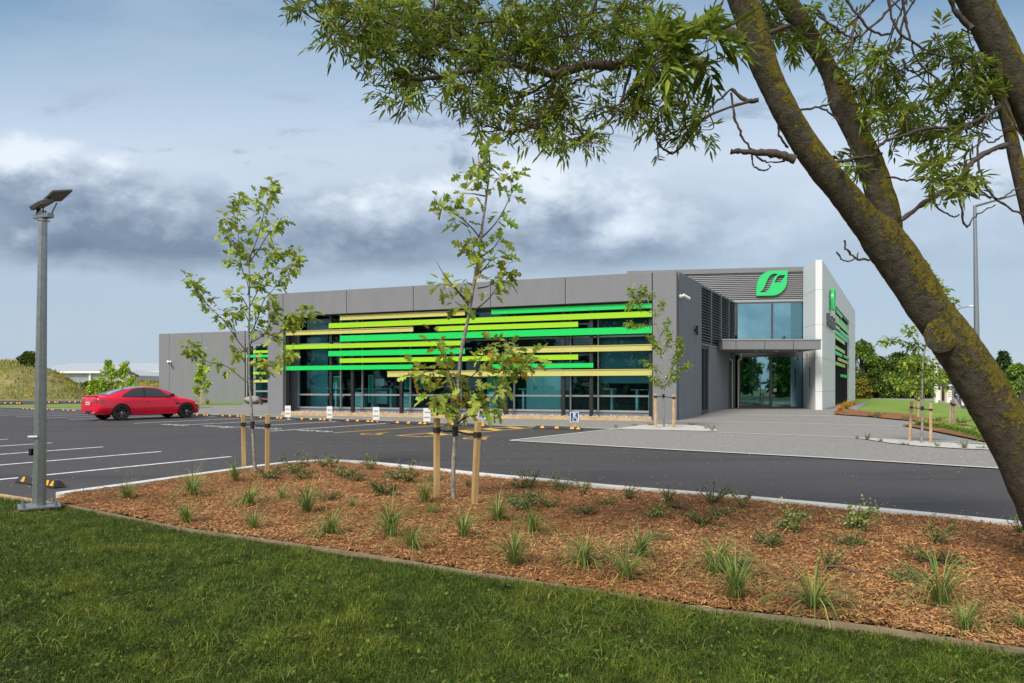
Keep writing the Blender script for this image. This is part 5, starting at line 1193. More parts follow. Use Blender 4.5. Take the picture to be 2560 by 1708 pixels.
# ------------------------------------------------------------------ staked young trees
def stake(r, a, top, w, mat):
    m = MB(); ax = Vector((math.cos(.5), math.sin(.5), 0)) * w / 2; ay = Vector((-math.sin(.5), math.cos(.5), 0)) * w / 2
    b = Vector(top); a = Vector(a); m.hexa([a - ax - ay, a + ax - ay, a + ax + ay, a - ax + ay, b - ax - ay, b + ax - ay, b + ax + ay, b - ax + ay]); return m.build('stake', mat, r, bevel=w * .06)
def young_tree(label, trunk, branches, Y, base_py, stakes, strap_py, leaf, nleaf, shape, mat, tint, rt=.022, stake_w=.05, smat=None, group='young staked trees', zb=None, cat='tree', bare=(), lw=.8, name='young_tree'):
    gp = G(trunk[0][0], base_py); Y = gp.y if Y is None else Y; nleaf = nleaf * (1.6 if shape is LOBED and rt > .028 and rt < .031 else 2.9 if shape is LOBED else 2.1); leaf = leaf * 1.06
    r = tag(empty(name, (gp.x, Y, gp.z)), label, cat, group)
    def pts(pl, dep=0.): return [P(x, y, Y + dep * k / max(1, len(pl) - 1)) for k, (x, y) in enumerate(pl)]
    tp = crom(pts(trunk), 5); nt = len(tp); rad = np.linspace(rt, rt * .22, nt); m = MB(); m.tube(tp, rad * (1 + .08 * rng.normal(0, 1, nt)), 10); m.build('trunk', mYBark, r, smooth=60)
    m = MB(); vg = Veg()
    branches = list(branches) + [trunk[-max(2, len(trunk) // 3):]]
    for k, br in enumerate(branches):
        dep = 0 if k == len(branches) - 1 else rng.uniform(-.45, .45) * min(1.0, np.hypot(br[-1][0] - br[0][0], br[-1][1] - br[0][1]) / F * Y)
        c = crom(pts(br, dep), 5); m.tube(c, np.linspace(rt * .34, rt * .09, len(c)), 6)
        if k in bare: continue
        seg = np.linalg.norm(np.diff(c, axis=0), axis=1); cum = np.concatenate([[0], np.cumsum(seg)]); tot = cum[-1]
        n = int(nleaf * (tot + .12)); t = np.where(rng.random(n) < .35, rng.uniform(.8, 1, n), rng.uniform(.30, 1, n)) * tot
        pt = np.stack([np.interp(t, cum, c[:, q]) for q in range(3)], 1); dirn = unit(c[-1] - c[0])
        off = rng.normal(0, 1, (n, 3)) * np.array([1, 1, .8]); pt = pt + off * leaf * .38
        Dr = unit(off + dirn * .5 + np.array([.25, 0, -.55]) + rng.normal(0, .35, (n, 3))); L = rng.uniform(.42, 1.3, n) * leaf
        vg.add(*leaf_set(pt, Dr, L, L * lw, shape, tint(n), fold=rng.uniform(.1, .5)))
    m.build('branches', mTwig, r, smooth=60); vg.build('foliage', mat, r)
    for (sx, sb, sxt, st) in stakes:
        g0 = G(sx, sb); stake(r, g0 - Vector((0, 0, .05)), P(sxt, st, g0.y), stake_w, smat or mTimber)
    if strap_py and stakes:
        ps = []
        for (sx, sb, sxt, st), py in zip(stakes, strap_py): g0 = G(sx, sb); x = sx + (sxt - sx) * (sb - py) / (sb - st); ps.append(P(x, py, g0.y))
        tyy = sum(strap_py) / len(strap_py); tc_ = Vector(tp[int(np.argmin(np.abs(tp[:, 2] - (H + (HOR - tyy) / F * Y))))]); m = MB(); sw = stake_w
        for q in ps:
            m.tube([q - Vector((0, 0, sw * .5)), q + Vector((0, 0, sw * .5))], sw * .74, 8)
            a = q.lerp(tc_, .5) - Vector((0, 0, .012)); m.bar(q - Vector((0, .02, 0)), a, .012, sw * .35).bar(a, tc_, .012, sw * .35)
        m.tube([tc_ - Vector((0, 0, sw * .9)), tc_ + Vector((0, 0, sw * .9))], rt * 1.25, 8); m.build('rubber_strap', mStrap, r)
    return r
def cx(pts, ox, oy, s): return [(ox + x * s, oy + y * s) for x, y in pts]
T1 = lambda *p: cx(p, 400, 420, .4975)
tr1 = T1((480, 1545), (470, 1400), (463, 1260), (450, 1080), (447, 850), (450, 680), (446, 460), (432, 400))
br1 = [T1((443, 1082), (390, 1040), (340, 1000), (290, 985), (240, 975), (190, 940), (140, 885)), T1((450, 1085), (500, 1040), (545, 990), (600, 960), (655, 925)), T1((447, 935), (400, 880), (345, 800), (300, 745), (250, 700), (215, 650), (185, 600), (150, 560)),
       T1((455, 920), (520, 885), (600, 830), (660, 790), (720, 750), (770, 715)), T1((447, 850), (490, 760), (520, 670), (570, 610), (620, 560), (650, 520), (690, 430)), T1((450, 680), (440, 580), (410, 500), (400, 400), (390, 300), (390, 220), (400, 140)),
       T1((447, 460), (480, 380), (510, 280), (530, 200), (560, 120), (570, 75)), T1((450, 700), (500, 600), (540, 520), (545, 450), (570, 410)), T1((447, 470), (490, 420), (540, 340), (590, 290), (610, 250)), T1((452, 900), (470, 830), (480, 750), (470, 690)),
       T1((455, 880), (530, 830), (560, 760), (580, 690)), T1((445, 770), (420, 720), (390, 720)), T1((440, 700), (410, 650), (370, 630)), T1((400, 400), (360, 360), (330, 330)), T1((400, 480), (370, 460), (345, 455)), T1((390, 300), (350, 270), (315, 250)),
       T1((440, 640), (470, 560), (480, 530)), T1((300, 750), (340, 770), (390, 730)), T1((447, 900), (400, 930), (385, 910)), T1((600, 830), (625, 790), (650, 740), (690, 735)), T1((545, 450), (600, 440), (640, 420)), T1((530, 200), (500, 170), (490, 150)), T1((545, 990), (520, 970), (480, 985))]
tint1 = lambda n: tints(n, .75, 1.7, .16)
young_tree('young tree with broad green leaves, farther of the two staked trees in the bark bed', tr1, br1, None, 1188, [(610, 1180, 608, 1036), (668, 1198, 669, 1036)], (1061, 1064), .110, 23, LOBED, mLeafY, tint1, rt=.027, stake_w=.062, zb=.08, lw=.95)
T2 = lambda *p: cx(p, 980, 300, .6377)
tr2 = T2((242, 1510), (240, 1400), (248, 1220), (258, 1080), (270, 920), (300, 770), (320, 650), (340, 540), (352, 430), (368, 320), (378, 230), (382, 150), (370, 90), (345, 45))
br2 = [T2((250, 1200), (300, 1150), (370, 1110), (420, 1060), (480, 1010), (530, 960), (558, 925)), T2((252, 1190), (330, 1140), (400, 1080), (440, 980), (470, 900)), T2((258, 1100), (230, 1010), (200, 930), (165, 850)), T2((256, 1080), (200, 1040), (150, 1010), (90, 985)),
       T2((250, 1180), (200, 1120), (160, 1090)), T2((262, 1050), (330, 990), (400, 930), (425, 860)), T2((268, 1000), (350, 1010), (420, 1000), (490, 960)), T2((255, 1110), (310, 1090), (330, 1040)), T2((260, 1040), (220, 1000), (150, 985), (110, 1000)), T2((400, 930), (450, 910), (490, 905)),
       T2((300, 1150), (290, 1110), (310, 1080)), T2((258, 1120), (200, 1110), (150, 1060)), T2((420, 1060), (390, 1090), (360, 1100)), T2((330, 990), (350, 930), (400, 890)), T2((380, 1100), (410, 1110), (390, 1130)), T2((255, 1150), (230, 1130), (215, 1090)), T2((300, 1050), (300, 1100), (290, 1140)),
       T2((310, 740), (270, 690), (230, 650), (175, 640)), T2((305, 720), (240, 650), (200, 600), (175, 555)), T2((300, 760), (270, 730), (245, 710)), T2((320, 750), (380, 700), (420, 640), (450, 580)), T2((335, 660), (380, 650), (420, 610)), T2((340, 560), (300, 500), (270, 480)),
       T2((345, 540), (400, 500), (430, 450)), T2((350, 470), (310, 420), (250, 370), (180, 330)), T2((355, 460), (410, 400), (450, 330), (470, 270), (445, 200)), T2((370, 300), (320, 290), (290, 290)), T2((375, 250), (330, 220), (285, 225)), T2((380, 180), (440, 235)), T2((372, 100), (340, 130), (340, 160)), T2((345, 600), (380, 560), (410, 520)), T2((352, 430), (320, 500), (310, 520)), T2((320, 650), (300, 640), (290, 630)), T2((370, 300), (365, 270), (350, 270)), T2((385, 160), (350, 180), (340, 190)), T2((300, 420), (270, 400), (262, 395))]
tint2 = lambda n: tints(n, .75, 1.75, .18, .05)
young_tree('tallest young tree with jagged leaves, nearer of the two staked in the bark bed', tr2, br2, None, 1263, [(1092, 1262, 1092, 1046), (1185, 1276, 1195, 1054)], (1075, 1087), .135, 22, LOBED, mLeafY, tint2, rt=.0285, stake_w=.062, bare=(18,), lw=.78)
T3 = lambda *p: cx(p, 1050, 700, .2766)
tr3 = T3((2205, 1330), (2200, 1050), (2190, 850), (2180, 650), (2140, 400), (2100, 300), (2060, 200), (1990, 110))
br3 = [T3((2060, 200), (1990, 180), (1920, 210), (1890, 250)), T3((2100, 300), (2010, 260), (1920, 130), (1900, 70)), T3((2060, 200), (2080, 150), (2090, 130)), T3((2120, 350), (2160, 280), (2190, 200)), T3((2140, 400), (2060, 400), (1960, 420), (1870, 390)), T3((2165, 520), (2210, 440), (2240, 360)), T3((2180, 650), (2110, 560), (2080, 500)),
       T3((2185, 700), (2230, 590), (2250, 480)), T3((2190, 850), (2110, 780), (2020, 740)), T3((2195, 950), (2280, 800), (2330, 680), (2340, 520)), T3((2195, 930), (2140, 900), (2100, 880)), T3((2195, 960), (2260, 920), (2320, 870)), T3((2205, 1000), (2280, 850), (2380, 790), (2430, 760)), T3((2200, 980), (2170, 950), (2140, 930)), T3((2185, 720), (2160, 640), (2110, 580)), T3((2280, 800), (2300, 720), (2360, 640)), T3((1990, 180), (1950, 160), (2040, 100), (2000, 70))]
young_tree('slender pale young tree between two stakes on the gravel island by the entrance', tr3, br3, None, 1069, [(1640, 1071, 1638.5, 984), (1684, 1071, 1685, 986)], (992, 995), .115, 62, LANCE, mLeafB, lambda n: tints(n, .6, 1.3, .25), rt=.035, stake_w=.075, smat=mTimberPale, lw=.42)
T4 = lambda *p: cx(p, 2100, 820, .1977)
tr4 = T4((1030, 1470), (1040, 1200), (1038, 900), (1040, 700), (1045, 450), (1070, 290), (1100, 120), (1120, -80), (1150, -260), (1130, -420), (1100, -560), (1130, -700))
br4 = [T4((1045, 450), (980, 300), (850, 190), (700, 140), (560, 170), (520, 215)), T4((1060, 300), (960, 180), (900, 60), (850, 0)), T4((1045, 500), (900, 480), (800, 420)), T4((1040, 700), (900, 640), (750, 620), (590, 640)), T4((1040, 720), (930, 760), (820, 740), (700, 730)), T4((1040, 780), (1120, 730), (1200, 660), (1260, 640)), T4((1045, 560), (1150, 500), (1220, 430)),
       T4((1040, 650), (940, 560), (850, 540)), T4((1042, 600), (1120, 600), (1200, 580)), T4((1070, 290), (1000, 230), (930, 240)), T4((1130, -420), (1180, -520), (1260, -560)), T4((1150, -260), (1250, -330), (1300, -400), (1320, -520)), T4((1110, -560), (1060, -700), (1080, -820)), T4((1130, -300), (1050, -420), (1010, -520)), T4((1045, 480), (960, 420), (880, 380)), T4((1150, -200), (1350, -280), (1420, -340)), T4((1040, 850), (1100, 800), (1180, 760)), T4((1040, 820), (960, 800), (900, 770))]
young_tree('leafy young tree between two stakes on the gravel strip by the leaning trunk', tr4, br4, None, 1110, [(2274, 1107, 2279, 1003), (2327, 1111, 2327, 1007)], (1019, 1024.5), .115, 42, LANCE, mLeafB, lambda n: tints(n, .5, 1.25, .25), rt=.030, stake_w=.050, smat=mTimberPale, lw=.5)
tr5 = T4((965, 1060), (965, 850), (960, 600), (950, 450), (955, 350))
br5 = [T4((960, 700), (900, 640), (840, 600)), T4((960, 650), (1050, 600), (1100, 560)), T4((955, 560), (890, 500), (850, 450)), T4((955, 500), (1010, 430), (1050, 400)), T4((960, 760), (920, 700), (900, 690))]
young_tree('young tree on the far lawn just behind the leafy staked tree', tr5, br5, None, 1031, [(2288, 1030, 2288, 988), (2296, 1046, 2297, 992)], (996, 1001), .20, 22, OVAL, mLeafB, lambda n: tints(n, .4, 1., .2), rt=.035, stake_w=.06, smat=mTimberPale)
tr6 = T4((1410, 1270), (1425, 1050), (1428, 850), (1430, 650), (1440, 400), (1480, 100))
br6 = [T4((1428, 800), (1370, 760), (1340, 700)), T4((1428, 760), (1300, 700), (1240, 600)), T4((1430, 650), (1340, 580), (1290, 520)), T4((1440, 450), (1360, 400), (1300, 350))]
young_tree('white stemmed young tree in the mulch bed against the leaning trunk', tr6, br6, None, 1072, [(2375, 1071, 2378, 1001), (2384, 1071, 2388, 1002)], (1009.5, 1012), .15, 18, LANCE, mLeafB, lambda n: tints(n, .5, 1.1, .2), rt=.04, stake_w=.05, smat=mTimberPale, lw=.5)
# columnar young trees on the left
def column_tree(label, px, base, top, w, group=None, st=None):
    trunk = [(px, base), (px, (base + top) / 2), (px, top)]; brs = []
    hgt = base - top
    for t in np.linspace(.28, .97, 24):
        y = base - hgt * t; ww = w * math.sin(min(1, (1.06 - t) * 1.5) * math.pi / 2) * rng.uniform(.5, 1.1); sg = 1 if rng.random() < .5 else -1
        brs.append([(px, y + hgt * .08), (px + sg * ww * .6, y), (px + sg * ww, y - hgt * .05)])
    return young_tree(label, trunk, brs, None, base, st or [], None, .13, 44, OVAL, mLeafB, lambda n: tints(n, .8, 2.0, .3), rt=.05, stake_w=.16, smat=mTimberPale, group=group, name='columnar_tree')
column_tree('bright green columnar tree behind the roof of the red car, the left of two', 270, 1013, 903, 22, 'columnar trees beside the far lot')
column_tree('bright green columnar tree behind the roof of the red car, the right of two', 313, 1013, 908, 24, 'columnar trees beside the far lot')
column_tree('small pale green sapling behind the boot of the red car', 234, 1013, 950, 13, 'columnar trees beside the far lot')
column_tree('narrow pale green tree tied to one stake against the grey wing wall', 504, 1012, 915, 19, None, [(504, 1013, 504, 974)])

# ------------------------------------------------------------------ background trees, shrubs and hedge
def big_tree(label, px, base, top, w, Y, tint, leaf=.34, dens_=1.0, name='broadleaf_tree', group='trees beyond the far lawn', low=.12):
    c = P(px, base, Y); hgt = (base - top) / F * Y; rw = w / F * Y
    r = tag(empty(name, (c.x, Y, 0)), label, 'tree', group); m = MB()
    m.tube(crom([(c.x, Y, -.1), (c.x + rw * .05, Y, hgt * .3), (c.x - rw * .03, Y, hgt * .6), (c.x, Y, hgt * .92)], 4), np.linspace(.03 * hgt, .006 * hgt, 13), 8)
    ncl = int(26 * dens_); cs = []
    for k in range(ncl):
        z = hgt * rng.uniform(low, .97); t = (z / hgt - low) / (1 - low); prof = (math.sin(math.pi * min(1, .16 + .84 * t)) ** .6) if t > 0 else .6
        a = rng.uniform(0, 6.28); q = rng.uniform(.3, 1) ** .5; cc_ = np.array([c.x + rw * prof * q * math.cos(a), Y + rw * prof * q * math.sin(a), z]); cs.append(cc_)
        if k % 2 == 0: m.tube(crom([(c.x, Y, z * .62), tuple((np.array([c.x, Y, z * .8]) + cc_) / 2), tuple(cc_)], 3), np.linspace(.010 * hgt, .003 * hgt, 7), 5)
    m.build('trunk', mTwig, r, smooth=60); vg = Veg()
    for cc_ in cs:
        leaf_ = leaf * .72; n = int(170 * dens_ ** .3); rr_ = rw * rng.uniform(.22, .42); d = unit(rng.normal(0, 1, (n, 3))); pt = cc_ + d * (rr_ * rng.uniform(.5, 1.05, (n, 1))) * np.array([1, 1, .75])
        L = rng.uniform(.6, 1.3, n) * leaf_; vg.add(*leaf_set(pt, d + np.array([0, 0, -.3]) + rng.normal(0, .5, (n, 3)), L, L * .62, OVAL, tint(n) * rng.uniform(.65, 1.3)))
    vg.build('crown', mLeafD, r); return r
dk = lambda n: tints(n, .5, 1.25, .15); md = lambda n: tints(n, .9, 2.0, .25); yl = lambda n: tints(n, 1.2, 2.6, .35); br_ = lambda n: tints(n, 1.0, 1.9, .3) * np.array([1.5, .9, .9])
big_tree('tall bushy green tree right beside the white wall', 2152, 1001, 852, 34, 72, md, .36, 1.6)
big_tree('dark rounded tree behind the far lawn, second from the white wall', 2200, 1001, 897, 36, 76, dk, .36, 1.5)
big_tree('dense dark tree behind the far lawn with the highest crown left of the staked trees', 2243, 1001, 888, 38, 80, dk, .36, 1.5)
big_tree('mid green tree behind the staked trees', 2285, 1001, 893, 36, 74, md, .36, 1.5)
big_tree('yellow green tree just left of the leaning trunk behind the white pole', 2322, 1001, 915, 30, 78, yl, .34, 1.3)
big_tree('low dark bush under the dense dark tree', 2236, 1002, 940, 36, 70, dk, .34, 1.2, 'bush', 'bushes along the back of the far lawn', .02)
big_tree('low dark bush at the foot of the mid green tree', 2290, 1003, 945, 34, 69, dk, .34, 1.2, 'bush', 'bushes along the back of the far lawn', .02)
big_tree('brownish bush at the foot of the white wall', 2152, 1003, 950, 20, 66, br_, .28, 1.2, 'bush', 'bushes along the back of the far lawn', .02)
big_tree('dark bush between the brownish bush and the low dark bush', 2190, 1003, 945, 28, 71, dk, .34, 1.2, 'bush', 'bushes along the back of the far lawn', .02)
big_tree('golden green tree at the right edge of the photo beyond the trunk', 2556, 1003, 925, 44, 85, yl, .4, 1.3, group='trees along the far road')
big_tree('light green tree beyond the bus shelter', 2376, 1000, 938, 26, 110, md, .5, 1., group='trees along the far road')
# tall trees across the street behind the viewer: the glass of the building mirrors them
for k, (x, y, h_) in enumerate(((-78, -14, 13), (-66, -20, 11.5), (-56, -12, 12.5), (-46, -22, 13.5), (-38, -14, 10.5), (-30, -26, 13), (-20, -22, 12), (-88, 4, 12), (22, -24, 8.5), (30, -20, 11), (37, -27, 7), (44, -22, 6), (52, -24, 9), (60, -18, 11), (14, -26, 7), (-96, 14, 11))):
    Yk = 60.; r = big_tree('tall tree behind the viewer, seen only mirrored in the glass', 1280, HOR + H / Yk * F, HOR + H / Yk * F - h_ / Yk * F, h_ * .42 / Yk * F, Yk, yl, 1.0, .8, group='trees mirrored in the glass', low=.03); r.location = (x, y, 0)
# conifer
c = P(2509, 1000, 90.); r = tag(empty('conifer', (c.x, 90, 0)), 'dark conifer standing beyond the trunk at the far right', 'tree'); hgt = 115 / F * 90
MB().tube([(c.x, 90, -.1), (c.x, 90, hgt * .98)], [.22, .03], 8).build('trunk', mTwig, r); vg = Veg()
for z in np.linspace(.12, .98, 22):
    k = int(9 + 9 * (1 - z)); rr_ = 1.95 * (1.02 - z) ** .8 + .1
    for a in rng.uniform(0, 6.28, k):
        t = rng.uniform(.25, 1, 16)[:, None]; d = np.array([math.cos(a), math.sin(a), -.12 + .35 * z]); pt = np.array([c.x, 90, z * hgt]) + d * rr_ * t * rng.uniform(.7, 1.1) + rng.normal(0, .07, (16, 3))
        L = rng.uniform(.25, .5, 16); vg.add(*leaf_set(pt, d + rng.normal(0, .5, (16, 3)) - np.array([0, 0, .25]), L, L * .3, LANCE, tints(16, .35, .8, .1) * np.array([.75, .95, 1.5])))
vg.build('crown', mLeafD, r)
Ysh = 76; big_tree('dark rounded bush on top of the grassy hill', 72, 928, 888, 21, Ysh, dk, .26, 1.2, 'bush', None, .02)
# its foot stands on the hill
bush = [o for o in COL.objects if o.get('label') == 'dark rounded bush on top of the grassy hill'][0]
bush.location.z = hill1(bush.location.x, Ysh) - .1
big_tree('row of dark scrub at the foot of the second mound', 235, 985, 945, 42, 84, dk, .3, 1.4, 'bush', None, .02)
# grass and shrub clumps
def tuft_mesh(name, n, hgt, spread, w, tint, mat, seg=4, arch=1.0):
    """fountain of arching blades about the origin, unit height"""
    a = rng.uniform(0, 6.28, n); lean = np.abs(rng.normal(.32, .30, n)) * spread; L = rng.uniform(.55, 1.1, n) * hgt; ws_ = rng.uniform(.6, 1.2, n) * w
    d = np.stack([np.cos(a), np.sin(a), np.zeros(n)], 1); s = np.stack([-np.sin(a), np.cos(a), np.zeros(n)], 1); b0_ = d * rng.uniform(0, .07, (n, 1)) + rng.normal(0, .012, (n, 3)) * np.array([1, 1, 0])
    rows = []; ar = rng.uniform(.1, 1.1, n) * arch
    for k in range(seg + 1):
        t = k / seg; ang = lean * (.5 + .6 * t) + ar * t * t * .9
        p = b0_ + d * (L * t * np.sin(ang))[:, None] + np.array([0, 0, 1.]) * (L * t * np.cos(ang))[:, None]; wd = ws_ * (1 - t ** 2.2 * .95) * (.7 + .6 * min(1, t * 3) * .5)
        if k < seg: rows += [p - s * wd[:, None] / 2, p + s * wd[:, None] / 2]
        else: rows.append(p)
    kv = 2 * seg + 1; V = np.stack(rows, 1).reshape(-1, 3); V[:, 2] = np.maximum(V[:, 2], rng.uniform(.01, .05, len(V))); i = np.arange(n)[:, None] * kv
    Q = np.concatenate([i + [2 * k, 2 * k + 1, 2 * k + 3, 2 * k + 2] for k in range(seg - 1)]); T = i + [2 * seg - 2, 2 * seg - 1, 2 * seg]
    o = fast(name, V, [Q, T], mat, col=np.repeat(tint(n), kv, 0)); COL.objects.unlink(o); return o.data
tt = lambda n: tints(n, .6, 1.5, .25)
tufts = [tuft_mesh('grass_tussock', k, 1., sp, .017, tt, mTuss, 5, ar) for k, sp, ar in ((135, 1.2, 1.1), (120, 1.5, 1.4), (140, 1.0, .9), (125, 1.7, 1.6), (105, 1.3, 1.3))]
def put_mesh(name, me, loc, s, label, cat, group, rz=None):
    o = bpy.data.objects.new(name, me); COL.objects.link(o); o.location = loc; o.scale = (s, s, s) if not hasattr(s, '__len__') else s; o.rotation_euler = (0, 0, rng.uniform(0, 6.28) if rz is None else rz)
    return tag(o, label, cat, group)
def gbed(px, py):
    p = G(px, py); z = .085
    for _ in range(3): Y = F * (H - z) / (py - HOR); z = bedz((px - 1280) / F * Y, Y)
    return Vector(((px - 1280) / F * Y, Y, z - .01))
TUS = [(318, 1247, 55, 'small grass tussock nearest the light pole, by the kerb'), (481, 1238, 72, 'grass tussock against the kerb, second from the light pole'), (588, 1203, 52, 'grass tussock against the kerb just left of the stakes of the farther tree'), (623, 1262, 74, 'upright grass tussock in front of the stakes of the farther tree'),
       (634, 1322, 62, 'grass tussock near the lawn edge, below the stakes of the farther tree'), (466, 1306, 62, 'thin grass tussock near the lawn edge at the left end of the bed'), (705, 1246, 42, 'small grass tussock right of the stakes of the farther tree'), (768, 1282, 80, 'tall grass tussock in the middle row, left third of the bed'),
       (826, 1334, 88, 'grass tussock near the lawn edge, second from the left of its row'), (880, 1267, 34, 'little grass tussock in the open bark left of the nearer tree'), (976, 1340, 100, 'bushy grass tussock left of and below the nearer tree'), (1028, 1372, 80, 'low spreading grass tussock just in front of the bushy one'), (1062, 1257, 62, 'grass tussock touching the left stake of the nearer tree'),
       (1078, 1282, 42, 'small grass tussock at the foot of the left stake of the nearer tree'), (1160, 1344, 86, 'wide grass tussock directly below the trunk of the nearer tree'), (1245, 1302, 78, 'thin upright grass tussock right of the right stake of the nearer tree'), (1331, 1330, 75, 'grass tussock to the right of and below the thin upright one'), (1286, 1414, 100, 'tall narrow grass tussock near the lawn edge at the centre of the bed'),
       (1463, 1410, 108, 'tall dense grass tussock near the lawn edge, right of centre'), (1566, 1450, 100, 'leaning grass tussock closest to the lawn edge, right of centre'), (1602, 1393, 80, 'grass tussock behind the leaning one'), (1788, 1436, 125, 'broad grass tussock beside the dark blue green shrub'), (1838, 1500, 125, 'tall grass tussock in front of the broad one'),
       (2035, 1522, 140, 'large fountain shaped grass tussock in front of the brown hose'), (2352, 1516, 145, 'large arching grass tussock at the lower right'), (2412, 1580, 95, 'low grass tussock with pale dead stems at the lower right'), (2556, 1570, 70, 'grass tussock cut by the right edge of the photo')]
for k, (px, py, hp, lab) in enumerate(TUS):
    p = gbed(px, py); s = hp / F * p.y * 1.34; put_mesh('grass_tussock', tufts[k % 5], p, (s, s, s), lab, 'grass tussock', 'grass tussocks in the bark bed')
# low roses: wiry stems, small leaves, a few flowers
def rose_variant(dense, tall, tint):
    st = MB(); vg = Veg()
    for k in range(9 if tall else 12):
        a = rng.uniform(0, 6.28); ln = rng.uniform(.4, 1.0) if not tall else rng.uniform(.2, .75); h_ = rng.uniform(.35, 1.) if tall else rng.uniform(.2, .6)
        c = crom([(0, 0, 0), (ln * .5 * math.cos(a), ln * .5 * math.sin(a), h_ * .55), (ln * math.cos(a), ln * math.sin(a), h_)], 4); st.tube(c, np.linspace(.016, .007, len(c)), 5)
        n = int(dense * 17); t = rng.uniform(.2, 1.02, n) * (len(c) - 1); i0 = np.minimum(t.astype(int), len(c) - 2); fr = (t - i0)[:, None]; pt = c[i0] * (1 - fr) + c[i0 + 1] * fr + rng.normal(0, .055, (n, 3))
        L = rng.uniform(.055, .115, n); vg.add(*leaf_set(pt, rng.normal(0, 1, (n, 3)) + np.array([0, 0, .2]), L, L * .7, OVAL, tint(n)))
    so = st.build('stems', mTwig); vo = vg.build('foliage', mRose); COL.objects.unlink(so); COL.objects.unlink(vo); return so.data, vo.data
RV = [rose_variant(2.2, False, lambda n: tints(n, .6, 1.3, .2)), rose_variant(2.0, True, lambda n: tints(n, .7, 1.5, .3, .12)), rose_variant(2.6, False, lambda n: tints(n, .5, 1.0, .1)), rose_variant(1.6, True, lambda n: tints(n, .8, 1.7, .4, .15)), rose_variant(3.0, True, lambda n: tints(n, 1.1, 2.2, .5))]
def flower_mesh():
    Vv = Veg(); n = 26; a = rng.uniform(0, 6.28, n); e = rng.uniform(.1, 1.2, n); d = np.stack([np.cos(a) * np.cos(e), np.sin(a) * np.cos(e), np.sin(e)], 1)
    Vv.add(*leaf_set(d * .1, d, np.full(n, .9), np.full(n, .9), OVAL, np.ones((n, 3)))); o = Vv.build('flower', mPetal); COL.objects.unlink(o); return o.data
FLM = flower_mesh()
def rose(px, py, hp, var, lab, flowers=(), gz0=None, grp='low roses in the bark bed'):
    p = gbed(px, py) if gz0 is None else Vector(G(px, py)); s = hp / F * p.y * (1.2 if var in (1, 3, 4) else 1.55)
    r = tag(empty('rose_shrub', p), lab, 'shrub', grp); r.rotation_euler = (0, 0, rng.uniform(0, 6.28)); r.scale = (s, s, s)
    for nm, me in (('stems', RV[var][0]), ('foliage', RV[var][1])): o = bpy.data.objects.new(nm, me); COL.objects.link(o); o.parent = r
    for fx, fy, fr in flowers:
        q_ = P(fx, fy, p.y) - p; o = bpy.data.objects.new('flower', FLM); COL.objects.link(o); o.parent = r; q_ = Matrix.Rotation(-r.rotation_euler.z, 3, 'Z') @ q_; o.location = q_ / s; fs_ = fr / F * p.y / s; o.scale = (fs_, fs_, fs_)
